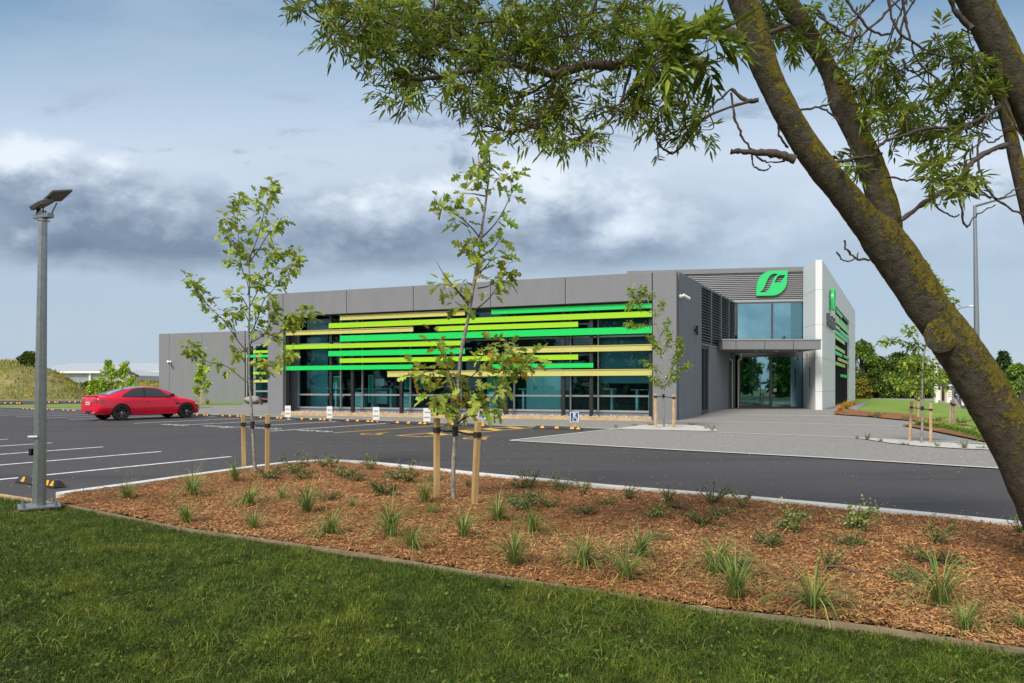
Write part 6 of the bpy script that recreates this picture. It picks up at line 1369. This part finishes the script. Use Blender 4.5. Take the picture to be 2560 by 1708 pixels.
RO = [(734, 1186, 52, 1, 'tall rose at the left bend of the kerb, right of the farther tree stakes', ()), (762, 1197, 28, 0, 'low rose in front of the tall one at the left bend of the kerb', ()), (676, 1198, 36, 0, 'low rose at the foot of the right stake of the farther tree', ()), (806, 1168, 36, 1, 'leggy rose overhanging the corner of the kerb', ()),
      (834, 1171, 30, 3, 'small reddish rose at the corner of the kerb', ()), (860, 1192, 34, 0, 'rose with one white flower just inside the kerb corner', ((879, 1158, 4), (850, 1153, 2.5))), (890, 1203, 24, 2, 'dark low rose beside the one with a white flower', ()), (927, 1175, 38, 1, 'thin tall rose against the kerb beyond the corner', ()),
      (964, 1238, 40, 2, 'dark rose with a white bud in the open bark', ((968, 1201, 3.5),)), (990, 1197, 30, 0, 'rose near the kerb left of the nearer tree', ()), (1018, 1206, 50, 1, 'tall reddish rose near the kerb left of the nearer tree', ()), (824, 1250, 26, 2, 'flat dark rose between two grass tussocks in the left third', ()), (1084, 1204, 22, 0, 'low rose behind the left stake of the nearer tree', ()),
      (1168, 1217, 26, 3, 'pale rose behind the trunk of the nearer tree', ((1172, 1199, 2.5),)), (1304, 1221, 28, 0, 'rose by the kerb right of the nearer tree', ()), (1326, 1217, 44, 3, 'tall wispy rose by the kerb right of the nearer tree', ()), (1326, 1247, 24, 2, 'dark rose in front of the tall wispy one', ()), (1298, 1272, 48, 2, 'dark rose above the grass tussock right of the nearer tree', ()),
      (1368, 1264, 32, 0, 'open rose in the middle of the bed', ()), (1406, 1230, 44, 1, 'upright rose touching the kerb near the centre', ()), (1458, 1238, 40, 3, 'yellowish upright rose near the kerb, right of centre', ()), (1462, 1285, 28, 2, 'dark low rose in the bark, right of centre', ()), (1520, 1263, 24, 0, 'low rose left of the white flowered one', ()), (1572, 1248, 40, 1, 'leggy rose on the kerb left of the white flowered one', ()),
      (1638, 1295, 46, 4, 'bright yellow green shrub in the bark near the kerb', ()), (1672, 1256, 42, 3, 'rose with one large white flower near the kerb', ((1657, 1251, 7), (1660, 1230, 3))), (1692, 1272, 20, 2, 'blue green low rose beside the large white flower', ()), (1780, 1257, 52, 1, 'tall thin rose beside the short hose', ()), (1758, 1312, 40, 2, 'dark rose at the end of the short hose', ()), (1800, 1290, 30, 0, 'low rose with a cluster of small white flowers', ((1820, 1271, 4), (1824, 1278, 3), (1814, 1274, 3))),
      (1856, 1270, 46, 3, 'upright rose on the kerb right of the clustered white flowers', ()), (1912, 1364, 44, 2, 'spreading dark rose behind the broad grass tussock', ()), (1975, 1329, 74, 4, 'large bright rose in the right half of the bed', ()), (2140, 1325, 78, 4, 'tallest bright rose beside the kerb in the right half', ()), (2130, 1365, 40, 0, 'low rose in front of the tallest bright one', ()), (2338, 1360, 60, 1, 'dark leafy rose near the kerb at the right', ()),
      (2078, 1424, 60, 3, 'rose just behind the large fountain shaped tussock', ()), (2334, 1408, 48, 2, 'dark sprawling rose at the right, below the leafy one', ()), (2268, 1452, 44, 0, 'rose behind the large arching tussock', ()), (1848, 1423, 44, 2, 'dark blue green shrub beside the broad grass tussock', ()), (1642, 1350, 26, 2, 'small dark rose behind a grass tussock, right of centre', ()), (2552, 1335, 50, 3, 'thin reddish rose at the right edge below the trunk', ())]
for px, py, hp, var, lab, fl in RO: rose(px, py, hp, var, lab, fl)
for px, py, hp, var, lab in ((2143, 1099, 10, 3, 'leftmost small rose on the gravel strip right of the forecourt'), (2168, 1101, 17, 1, 'tallest small rose on the gravel strip, second from its left end'), (2201, 1106, 12, 4, 'bright small rose on the gravel strip, third from its left end'), (2262, 1114, 9, 0, 'flat rose left of the left stake on the gravel strip'), (2343, 1119, 15, 3, 'thin rose right of the right stake on the gravel strip'),
                             (2412, 1123, 22, 1, 'taller rose on the gravel strip close to the leaning trunk'), (2456, 1124, 10, 0, 'low rose at the foot of the leaning trunk on the gravel strip'), (1540, 1070, 9, 3, 'low rose at the left tip of the gravel island'), (1586, 1066, 7, 0, 'rose in the middle of the gravel island'), (1627, 1065, 8, 0, 'rose left of the slender staked tree on the gravel island'),
                             (1729, 1065, 9, 0, 'rose right of the slender staked tree on the gravel island'), (1765, 1074, 10, 3, 'second rose right of the slender staked tree'), (1780, 1079, 16, 3, 'reddish rose at the right end of the gravel island'),
                             (2190, 1045, 16, 0, 'rose in the far mulch bed, leftmost by the far lawn'), (2267, 1051, 13, 0, 'rose in the far mulch bed behind the left stake'), (2340, 1056, 16, 0, 'rose in the far mulch bed left of the white stemmed tree'), (2402, 1059, 16, 0, 'rose in the far mulch bed right of the white stemmed tree'), (2435, 1082, 16, 2, 'rose in the near mulch bed beside the leaning trunk'), (2395, 1075, 10, 3, 'rose below the white stemmed tree'), (2350, 1073, 12, 3, 'rose behind the low green edging plants')):
    rose(px, py, hp, var, lab, (), 0, 'small roses around the forecourt')
# low clipped plants edging the mulch bed
lo = tuft_mesh('edging_plant', 420, 1., 2.4, .09, lambda n: tints(n, .9, 1.9, .2) * np.array([1., 1.15, .5]), mTuss, 3, .6)
for k in range(13):
    t = k / 12; px = 2300 + 174 * t; py = 1067 + 8 * t + 30 * t * t; p = G(px, py); put_mesh('edging_plant', lo, p, (.40, .40, .26), 'low green edging plant in the row along the mulch bed by the leaning trunk', 'plant', 'low edging plants in one row')
org = [tuft_mesh('sedge_clump', 90, 1., 1.1, .05, lambda n: tints(n, .8, 1.5, .2) * np.array([3.2, .95, .5]), mTuss, 4, .8), tuft_mesh('sedge_clump', 80, 1., 1.1, .05, lambda n: tints(n, .8, 1.4, .2) * np.array([1.9, 1.15, .6]), mTuss, 4, .8)]
for px, py, hp, v, lab in ((2101, 1031, 24, 0, 'orange sedge clump at the near foot of the white wall window'), (2115, 1025, 25, 1, 'greenish sedge clump in the middle below the white wall window'), (2123, 1020, 24, 0, 'orange sedge clump third along the white wall'), (2136, 1013, 14, 0, 'small orange sedge clump at the far end of the white wall'), (2093, 1037, 10, 1, 'low yellow plant at the front of the bed by the white wall'), (2110, 1035, 12, 1, 'low grey green plant beside the stone path'),
                           (488, 1011, 17, 1, 'yellow grass clump left of the single stake by the wing wall'), (519, 1011, 17, 1, 'yellow grass clump right of the single stake by the wing wall')):
    p = G(px, py); s = hp / F * p.y; put_mesh('sedge_clump', org[v], p, (s * 1.2, s * 1.2, s), lab, 'grass clump', 'coloured sedge clumps')
fe = tuft_mesh('feather_grass', 36, 1., .5, .05, lambda n: tints(n, .9, 1.6, .2) * np.array([3.4, 1.5, 3.2]), mTuss, 3, .3)
for k, px in enumerate((538, 549, 556, 563, 571, 590, 601)):
    p = G(px, 1005.5); s = (13 if k % 2 else 18) / F * p.y; put_mesh('feather_grass', fe, p, s, 'pale feathery grass clump in the row along the foot of the wing wall', 'grass clump', 'feathery grasses along the wing wall')

# ------------------------------------------------------------------ the leaning ash tree in the foreground
def bark_mat():
    m = bpy.data.materials.new('lichen_bark'); m.use_nodes = True; m.node_tree.nodes.clear(); g = NT(m.node_tree)
    b = g.node('ShaderNodeBsdfPrincipled'); out = g.node('ShaderNodeOutputMaterial'); b.inputs['Roughness'].default_value = .92; b.inputs['Specular IOR Level'].default_value = .2
    tc = g.node('ShaderNodeTexCoord'); v = tc.outputs['Object']
    fine = g.noise(v, 90, 5, .7); mid = g.noise(v, 17, 6, .65, .6)
    c = g.mix(g.smooth(mid, .3, .7), (.040, .033, .024), (.098, .082, .058)); c = g.mix(g.m('MULTIPLY', g.smooth(fine, .45, .7), .5), c, (.14, .122, .092))
    geo = g.node('ShaderNodeNewGeometry'); sp = g.node('ShaderNodeSeparateXYZ'); g.l.new(geo.outputs['True Normal'], sp.inputs[0])
    side = g.m('ADD', .5, g.m('ADD', g.m('MULTIPLY', sp.outputs[0], .20), g.m('ADD', g.m('MULTIPLY', sp.outputs[2], .34), g.m('MULTIPLY', sp.outputs[1], -.08))))   # lichen grows on the upper right flank
    patch = g.noise(v, 7.5, 9, .72, .8); vo = g.node('ShaderNodeTexVoronoi'); vo.inputs['Scale'].default_value = 46; g.l.new(g.noise(v, 3, 2, .5, 0, True), vo.inputs['Vector']); g.l.new(v, vo.inputs['Vector']); gr0 = g.noise(v, 75, 5, .75); grain = g.m('ADD', g.m('MULTIPLY', gr0, .6), g.m('MULTIPLY', g.m('SUBTRACT', .75, vo.outputs['Distance']), .45))
    lm = g.smooth(g.m('ADD', g.m('MULTIPLY', patch, 1.0), g.m('ADD', g.m('MULTIPLY', side, .55), g.m('MULTIPLY', grain, .45))), .96, 1.015)
    lc = g.mix(g.smooth(g.noise(v, 26, 4, .6), .35, .65), (.10, .083, .010), (.17, .135, .016))
    c = g.mix(g.m('MULTIPLY', lm, .9), c, lc)
    p2 = g.noise(g.node('ShaderNodeMapping').outputs[0], 1) if 0 else g.noise(v, 8.5, 7, .7, .9)
    gm = g.smooth(g.m('ADD', p2, g.m('MULTIPLY', grain, .4)), .86, .90)
    c = g.mix(g.m('MULTIPLY', gm, .55), c, (.15, .15, .115))
    g.put(b.inputs['Base Color'], c)
    hgt_ = g.m('ADD', g.m('MULTIPLY', mid, 1.2), g.m('ADD', g.m('MULTIPLY', fine, .5), g.m('MULTIPLY', lm, .35)))
    bn = g.node('ShaderNodeBump'); bn.inputs['Strength'].default_value = 1.; bn.inputs['Distance'].default_value = .02; g.l.new(hgt_, bn.inputs['Height']); g.l.new(bn.outputs[0], b.inputs['Normal'])
    g.l.new(b.outputs[0], out.inputs[0]); return m
mBark = bark_mat()
YT = 5.0
ash = tag(empty('ash_tree', (4.05, YT, .05)), 'big leaning ash tree with yellow lichen on its forked trunk', 'tree')
def bark_tube(mb, pts, seg=7, n=28, amp=.03):
    """pts: (px, py, radius px, depth)"""
    q = crom([(*P(x, y, Y), r_ * .87 / F * Y) for x, y, r_, Y in pts], seg); k = len(q); ref = None; vs = []
    for i in range(k):
        d = Vector(q[min(i + 1, k - 1)][:3]) - Vector(q[max(i - 1, 0)][:3]); d.normalize()
        if ref is None: ref = d.orthogonal().normalized()
        ref = (ref - d * ref.dot(d)).normalized(); bi = d.cross(ref)
        for j in range(n):
            o = ref * math.cos(2 * math.pi * j / n) + bi * math.sin(2 * math.pi * j / n); p0 = Vector(q[i][:3]); rr_ = q[i][3]
            p = p0 + o * rr_; f_ = 1 + amp * 2.2 * mn.noise(p * 5) + amp * 1.3 * mn.noise(p * 16) + amp * 1.1 * mn.noise(p * 38); vs.append(p0 + o * rr_ * f_)
    mb.add(vs, [(i * n + j, i * n + (j + 1) % n, (i + 1) * n + (j + 1) % n, (i + 1) * n + j) for i in range(k - 1) for j in range(n)] + [tuple(range(n - 1, -1, -1)), tuple(range((k - 1) * n, k * n))])
tk = MB()
bark_tube(tk, [(2690, 1475, 118, 5.0), (2672, 1420, 84, 5.0), (2632, 1310, 72, 5.0), (2573, 1180, 66, 5.0), (2515, 1070, 63, 5.0), (2449, 957, 61, 5.0), (2390, 865, 59, 5.0), (2330, 782, 54, 5.0), (2265, 680, 56, 5.0), (2205, 595, 56, 5.0), (2165, 555, 42, 4.98), (2108, 484, 38, 4.95), (2055, 420, 37, 4.92), (2012, 360, 36, 4.9), (1970, 290, 36, 4.88), (1934, 218, 35, 4.86), (1905, 150, 38, 4.84), (1878, 60, 39, 4.82), (1848, -20, 38, 4.8), (1800, -140, 36, 4.75), (1740, -300, 32, 4.7), (1680, -460, 26, 4.6)], 12, 40, .022)
bark_tube(tk, [(2225, 605, 34, 5.02), (2215, 545, 39, 5.03), (2185, 437, 36, 5.08), (2150, 350, 32, 5.1), (2108, 262, 34, 5.12), (2090, 215, 28, 5.14), (2062, 155, 24, 5.16), (2012, 74, 26, 5.2), (1968, 5, 27, 5.22), (1910, -90, 25, 5.25), (1850, -220, 22, 5.3), (1800, -360, 17, 5.4)], 12, 32, .03)
bark_tube(tk, [(2560, 1075, 48, 5.05), (2620, 960, 50, 5.1), (2668, 820, 50, 5.12), (2690, 660, 50, 5.12), (2670, 500, 49, 5.1), (2610, 340, 46, 5.08), (2540, 205, 42, 5.05), (2483, 90, 41, 5.02), (2430, -12, 41, 5.0), (2370, -130, 38, 4.95), (2300, -280, 33, 4.9)], 9, 30, .022)
bark_tube(tk, [(2492, 160, 14, 5.0), (2497, 230, 15, 5.0), (2520, 312, 16, 5.0), (2551, 446, 18, 5.0), (2580, 560, 19, 5.02), (2620, 660, 22, 5.06), (2680, 720, 22, 5.12)], 7, 18, .03)
trunk_o = tk.build('trunk', mBark, ash, smooth=80)
# pruned knot on the trunk and smaller stubs
kn = MB(); kc = P(2362, 838, 4.83)
for k, (dx, dz, rr_, sc2) in enumerate(((0, 0, 44, 1.0),)):
    bmk = bmesh.new(); bmesh.ops.create_uvsphere(bmk, u_segments=30, v_segments=18, radius=rr_ / F * 4.85)
    for v in bmk.verts:
        r0 = math.hypot(v.co.x, v.co.z) / (rr_ / F * 4.85); ring = 1 + .10 * math.exp(-((r0 - .75) / .18) ** 2) - .22 * math.exp(-(r0 / .28) ** 2)
        v.co.y *= .10 * ring; v.co *= 1 + .05 * mn.noise(v.co * 30); v.co += kc + Vector((0, .04, 0))
    bmk.verts.index_update(); kn.add([v.co.copy() for v in bmk.verts], [tuple(v.index for v in f.verts) for f in bmk.faces]); bmk.free()
kn.build('knot', mBark, ash, smooth=80)
c2 = lambda *p: [(1600 + .4465 * x, .4465 * y) for x, y in p]
c1 = lambda *p: [(700 + .4255 * x, .4255 * y) for x, y in p]
bm_ = MB(); nodes = []
def branch(pts, r0, r1, Y0, Y1, n=7, knob=.12, wob=.010):
    k = len(pts); q = crom([tuple(P(x, y, Y0 + (Y1 - Y0) * i / (k - 1))) for i, (x, y) in enumerate(pts)], 6); kk = len(q)
    q = q + rng.normal(0, wob * .35, q.shape) * np.minimum(1, np.minimum(np.arange(kk), 4) / 4)[:, None]
    rad = np.linspace(r0, r1, kk) / F * (Y0 + Y1) / 2 * (1 + knob * rng.normal(0, 1, kk)); bm_.tube(q, np.maximum(rad, .0016), n); nodes.extend(q[kk // 4:]); return q
branch([(1850, 95), (1790, 75), (1740, 72), (1700, 81), (1636, 115), (1576, 145), (1534, 164), (1474, 162), (1415, 179), (1381, 187), (1330, 172), (1274, 162), (1211, 170), (1147, 183), (1083, 194), (1040, 198), (1000, 180), (960, 150)], 17, 3, 4.8, 4.4, 12, .05, .004)
for pts, r0, y0, y1 in (([(1381, 187), (1376, 240), (1335, 300), (1290, 330), (1240, 322), (1206, 305)], 4, 4.6, 4.4), ([(1415, 180), (1413, 240), (1395, 295), (1350, 320), (1305, 308)], 4, 4.6, 4.8), ([(1585, 140), (1560, 230), (1535, 290), (1480, 330), (1420, 350)], 4.5, 4.7, 4.5), ([(1600, 135), (1590, 200), (1550, 260), (1450, 300), (1330, 290)], 3.5, 4.7, 5.1),
                        ([(1300, 168), (1250, 125), (1180, 95), (1120, 60)], 5, 4.55, 4.9), ([(1460, 160), (1420, 90), (1390, 30), (1370, -30)], 5, 4.6, 4.9), ([(1100, 190), (1060, 170), (1000, 190), (960, 215)], 3.5, 4.5, 4.4), ([(1330, 172), (1200, 140), (1080, 110), (1030, 125), (960, 110)], 4.5, 4.5, 4.8), ([(1120, -30), (1060, 55), (1000, 68), (950, 45), (920, 10)], 4, 4.6, 4.3), ([(1090, -20), (1060, 90), (1030, 120), (980, 130), (930, 95)], 3.5, 4.6, 4.3),
                        ([(1400, 185), (1310, 240), (1220, 245), (1150, 215)], 3.5, 4.6, 5.0), ([(1534, 164), (1450, 200), (1400, 215), (1300, 235)], 3.5, 4.7, 5.2), ([(1700, -60), (1500, -80), (1300, -70), (1100, -60), (900, -30), (800, -10), (740, 20)], 12, 4.75, 4.4), ([(1300, -70), (1250, 40), (1180, 60), (1100, 90)], 5, 4.6, 4.9), ([(1500, -80), (1480, 40), (1430, 90), (1340, 80)], 5, 4.7, 5.0), ([(900, -30), (880, 40), (850, 70), (820, 80)], 4, 4.4, 4.2)):
    branch(pts, r0, 1.6, y0, y1, 6)
for pts, r0, r1 in ((c2((665, 560), (600, 565), (510, 498)), 6, 4), (c2((510, 498), (400, 600), (300, 672)), 3.5, 2), (c2((620, 568), (600, 570), (380, 650), (310, 720), (250, 800), (190, 855), (130, 830), (90, 780)), 4, 2.5), (c2((510, 520), (525, 640), (570, 750), (620, 840), (700, 905), (810, 905)), 3, 2), (c2((625, 870), (640, 930), (690, 957), (725, 940), (722, 918)), 2.5, 1.5), (c2((870, 895), (800, 872), (700, 855), (600, 852), (508, 846)), 11, 6),
                    (c2((900, 615), (1000, 600), (1075, 575)), 3, 2.5), (c2((1000, 600), (1060, 630), (1120, 690)), 2.5, 2), (c2((1070, 915), (1150, 900), (1200, 890), (1290, 875), (1360, 858)), 5, 3), (c2((1310, 840), (1370, 790), (1450, 765), (1600, 720), (1750, 715), (1850, 690), (2010, 610)), 4, 4), (c2((1460, 1235), (1560, 1160), (1650, 1100), (1760, 1030), (1850, 920), (1950, 850), (2060, 815)), 6, 7), (c2((1380, 990), (1450, 1000), (1550, 1010), (1640, 985)), 3, 1.8),
                    (c2((2010, 590), (1940, 660), (1900, 800), (1900, 950), (1980, 1100), (2150, 1210)), 3, 2.5), (c2((1785, 1010), (1790, 1090), (1800, 1180), (1830, 1270), (1880, 1210), (1990, 1150)), 3.5, 1.5), (c2((1640, 1080), (1660, 1160), (1750, 1210), (1795, 1200)), 2.5, 1.5), (c2((1150, -10), (1220, 90), (1300, 170), (1400, 190), (1450, 100), (1490, -10)), 3, 2.5), (c2((1180, 300), (1190, 200), (1210, 120), (1260, 50), (1320, -10)), 3, 3), (c2((1000, 90), (1100, 160), (1200, 210), (1300, 150), (1400, 50), (1460, -10)), 3, 3),
                    (c2((1545, -10), (1470, 120), (1450, 300)), 2.5, 3), (c2((1470, -10), (1490, 130), (1520, 240), (1560, 350), (1690, 465)), 3.5, 2), (c2((1390, -10), (1430, 150), (1560, 260), (1700, 320), (1800, 330), (1900, 290)), 3.5, 2), (c2((1470, 330), (1500, 390), (1560, 400), (1640, 320)), 3, 2), (c2((570, 255), (650, 225), (740, 180), (840, 140)), 6, 5), (c2((775, 700), (780, 760), (830, 830)), 2.5, 2.5), (c2((1100, 1410), (1140, 1460), (1200, 1450), (1225, 1410)), 2.2, 1.4), (c2((1145, 1345), (1160, 1400), (1210, 1445), (1290, 1455)), 2.2, 3),
                    (c2((1180, 530), (1270, 470), (1340, 420)), 2.5, 1.6), (c2((1160, 780), (1185, 850), (1180, 910)), 2.5, 1.6), (c2((1735, -10), (1780, 80), (1860, 165)), 6, 8), (c2((2030, 760), (1960, 800), (1930, 770)), 2.5, 1.5), (c2((1840, 690), (1780, 780), (1740, 900)), 2.5, 1.5), (c2((2040, 560), (2100, 700), (2150, 780)), 3, 2), (c2((1850, 1010), (1900, 1080), (1990, 1110), (2040, 1100), (2120, 1050)), 2.5, 1.5)):
    branch(pts, r0, r1, 4.9, 4.95, 6, .14)
nodes_main = np.array(nodes)
# foliage: twigs run out from the branches into each mass of leaves, compound leaves sit along them
vg = Veg(); tw = MB()
def comp_leaves(pt, dr, size, n7, dark):
    """pinnate leaves: rachis from pt along dr with paired narrow leaflets"""
    n = len(pt); dr = unit(dr); side = unit(np.cross(dr, unit(rng.normal(0, .4, (n, 3)) + np.array([0, 0, 1.])))); Ps = []; Ds = []; Ls = []
    tb = dark * rng.uniform(.7, 1.3, n)
    for k in range(n7):
        t = .25 + .75 * (k // 2) / (n7 // 2); sg = 0 if k == n7 - 1 else (1 if k % 2 else -1)
        p = pt + dr * (size * t)[:, None] - np.array([0, 0, 1.]) * (size * .25 * t * t)[:, None]; d = dr * (.75 if sg else 1.) + side * sg * .8 + np.array([0, 0, -.10]) + rng.normal(0, .20, (n, 3)); Ps.append(p); Ds.append(d); Ls.append(size * rng.uniform(.50, .72, n))
    Pt = np.concatenate(Ps); Dr = np.concatenate(Ds); L = np.concatenate(Ls); tn = np.tile(tb, n7); y = np.clip(rng.normal(0, .22, len(L)), -.3, .7)
    vg.add(*leaf_set(Pt, Dr, L, L * .22, LANCE, np.stack([tn * (1 + y), tn * (1 + .25 * y), tn], 1)))
def mass(px, py, rx, ry, Y, nt, size=.125, per=7, dark=1.0, dY=.6, reach=1.2):
    for _ in range(max(1, int(nt * .60 + .5))):
        a = rng.uniform(0, 6.28); q_ = rng.uniform(.15, 1) ** .5; x, y, yy = px + rx * q_ * math.cos(a), py + ry * q_ * math.sin(a), Y + rng.uniform(-dY, dY); e = np.array(P(x, y, yy))
        dd = np.linalg.norm(nodes_main - e, axis=1); cand = np.argsort(dd)[:12]; b = nodes_main[rng.choice(cand)]
        v = e - b; ln = np.linalg.norm(v)
        if ln > reach: b = e - v / ln * reach * rng.uniform(.4, .8)
        mid = (b + e) / 2 + rng.normal(0, .06, 3) + np.array([0, 0, -.05]); c = crom([b, mid, e], 5); tw.tube(c, np.linspace(.0055, .002, len(c)), 5)
        n = per; t = np.concatenate([rng.uniform(.35, 1, n - 3), [.97, 1, 1]]) * (len(c) - 1); i0 = np.minimum(t.astype(int), len(c) - 2); fr = (t - i0)[:, None]; pt = c[i0] * (1 - fr) + c[i0 + 1] * fr
        dr = unit(e - b)[None] * .5 + rng.normal(0, .8, (n, 3)) + np.array([0, 0, -.08]); comp_leaves(pt, dr, size * rng.uniform(.75, 1.25, n), 9 if size > .1 else 7, np.full(n, dark) * rng.uniform(.55, 1.5))
# big mass on the left
for a in ((1180, 60, 230, 80, 4.8, 70), (950, 60, 160, 75, 4.6, 46), (1400, 60, 170, 80, 4.9, 42), (870, 60, 70, 60, 4.4, 13), (820, 20, 70, 35, 4.4, 10), (1000, 150, 70, 70, 4.5, 22), (985, 225, 50, 30, 4.4, 9), (1130, 150, 120, 50, 4.7, 24), (1290, 130, 150, 50, 4.8, 28), (1450, 120, 130, 50, 4.9, 20), (1220, 235, 90, 50, 4.6, 20), (1320, 250, 110, 60, 4.8, 30), (1400, 320, 110, 42, 4.8, 24), (1450, 250, 90, 55, 4.9, 18), (1180, 290, 30, 18, 4.5, 3),
          (1550, 90, 60, 50, 4.9, 12), (1535, 60, 70, 40, 5.1, 10), (1090, 215, 60, 25, 4.5, 7), (1480, 350, 50, 18, 4.7, 5), (1300, 20, 380, 40, 5.1, 60), (1570, 235, 50, 60, 4.9, 8), (780, 12, 40, 16, 4.4, 4), (1620, 10, 60, 30, 5.0, 8)):
    mass(*a, .100, 7, .9)
# around the trunks
for a in (((150 , 330, 140, 110, 4.6, 13), .15), ((210, 640, 150, 130, 4.8, 17), .115), ((60, 520, 90, 110, 4.8, 9), .12), ((680, 120, 110, 110, 5.3, 14), .115), ((860, 170, 60, 90, 5.3, 8), .12), ((1040, 60, 110, 60, 5.3, 9), .11), ((1250, 420, 180, 130, 5.3, 20), .115), ((1380, 590, 190, 110, 5.3, 26), .12), ((1560, 640, 150, 90, 5.2, 13), .125), ((1400, 330, 150, 90, 5.3, 10), .11), ((1760, 260, 130, 70, 5.2, 12), .125), ((1850, 500, 150, 150, 5.2, 26), .115), ((1930, 420, 90, 120, 5.2, 14), .11),
          ((1660, 860, 90, 70, 5.0, 7), .135), ((1720, 970, 150, 80, 5.0, 12), .135), ((1160, 900, 70, 90, 5.2, 7), .12), ((1100, 260, 60, 60, 5.3, 6), .11), ((700, 40, 80, 50, 5.3, 6), .11), ((1760, 740, 110, 60, 5.1, 6), .125)):
    (x, y, rx, ry, Y, nt), s_ = a; (xx, yy), = c2((x, y)); mass(xx, yy, rx * .4465, ry * .4465, Y, nt, s_, 6, 1.05, .35, .5)
# large bright tuft hanging in front of the main fork
for _ in range(10):
    px, py = rng.uniform(1620, 1830), rng.uniform(55, 110); mass(px, py + (60 if px > 1780 else 20) * rng.random(), 26, 22, 4.0, 1, .17, 6, .95, .15, .35)
# the crown goes on above the picture and shades the lawn
for _ in range(46): mass(rng.uniform(500, 2500), rng.uniform(-900, -120), 160, 110, rng.uniform(4.2, 5.8), 4, .16, 8, .9, .6, .8)
bm_.build('branches', mTwig, ash, smooth=70); tw.build('twigs', mTwig, ash, smooth=70); vg.build('crown', mLeafG, ash)
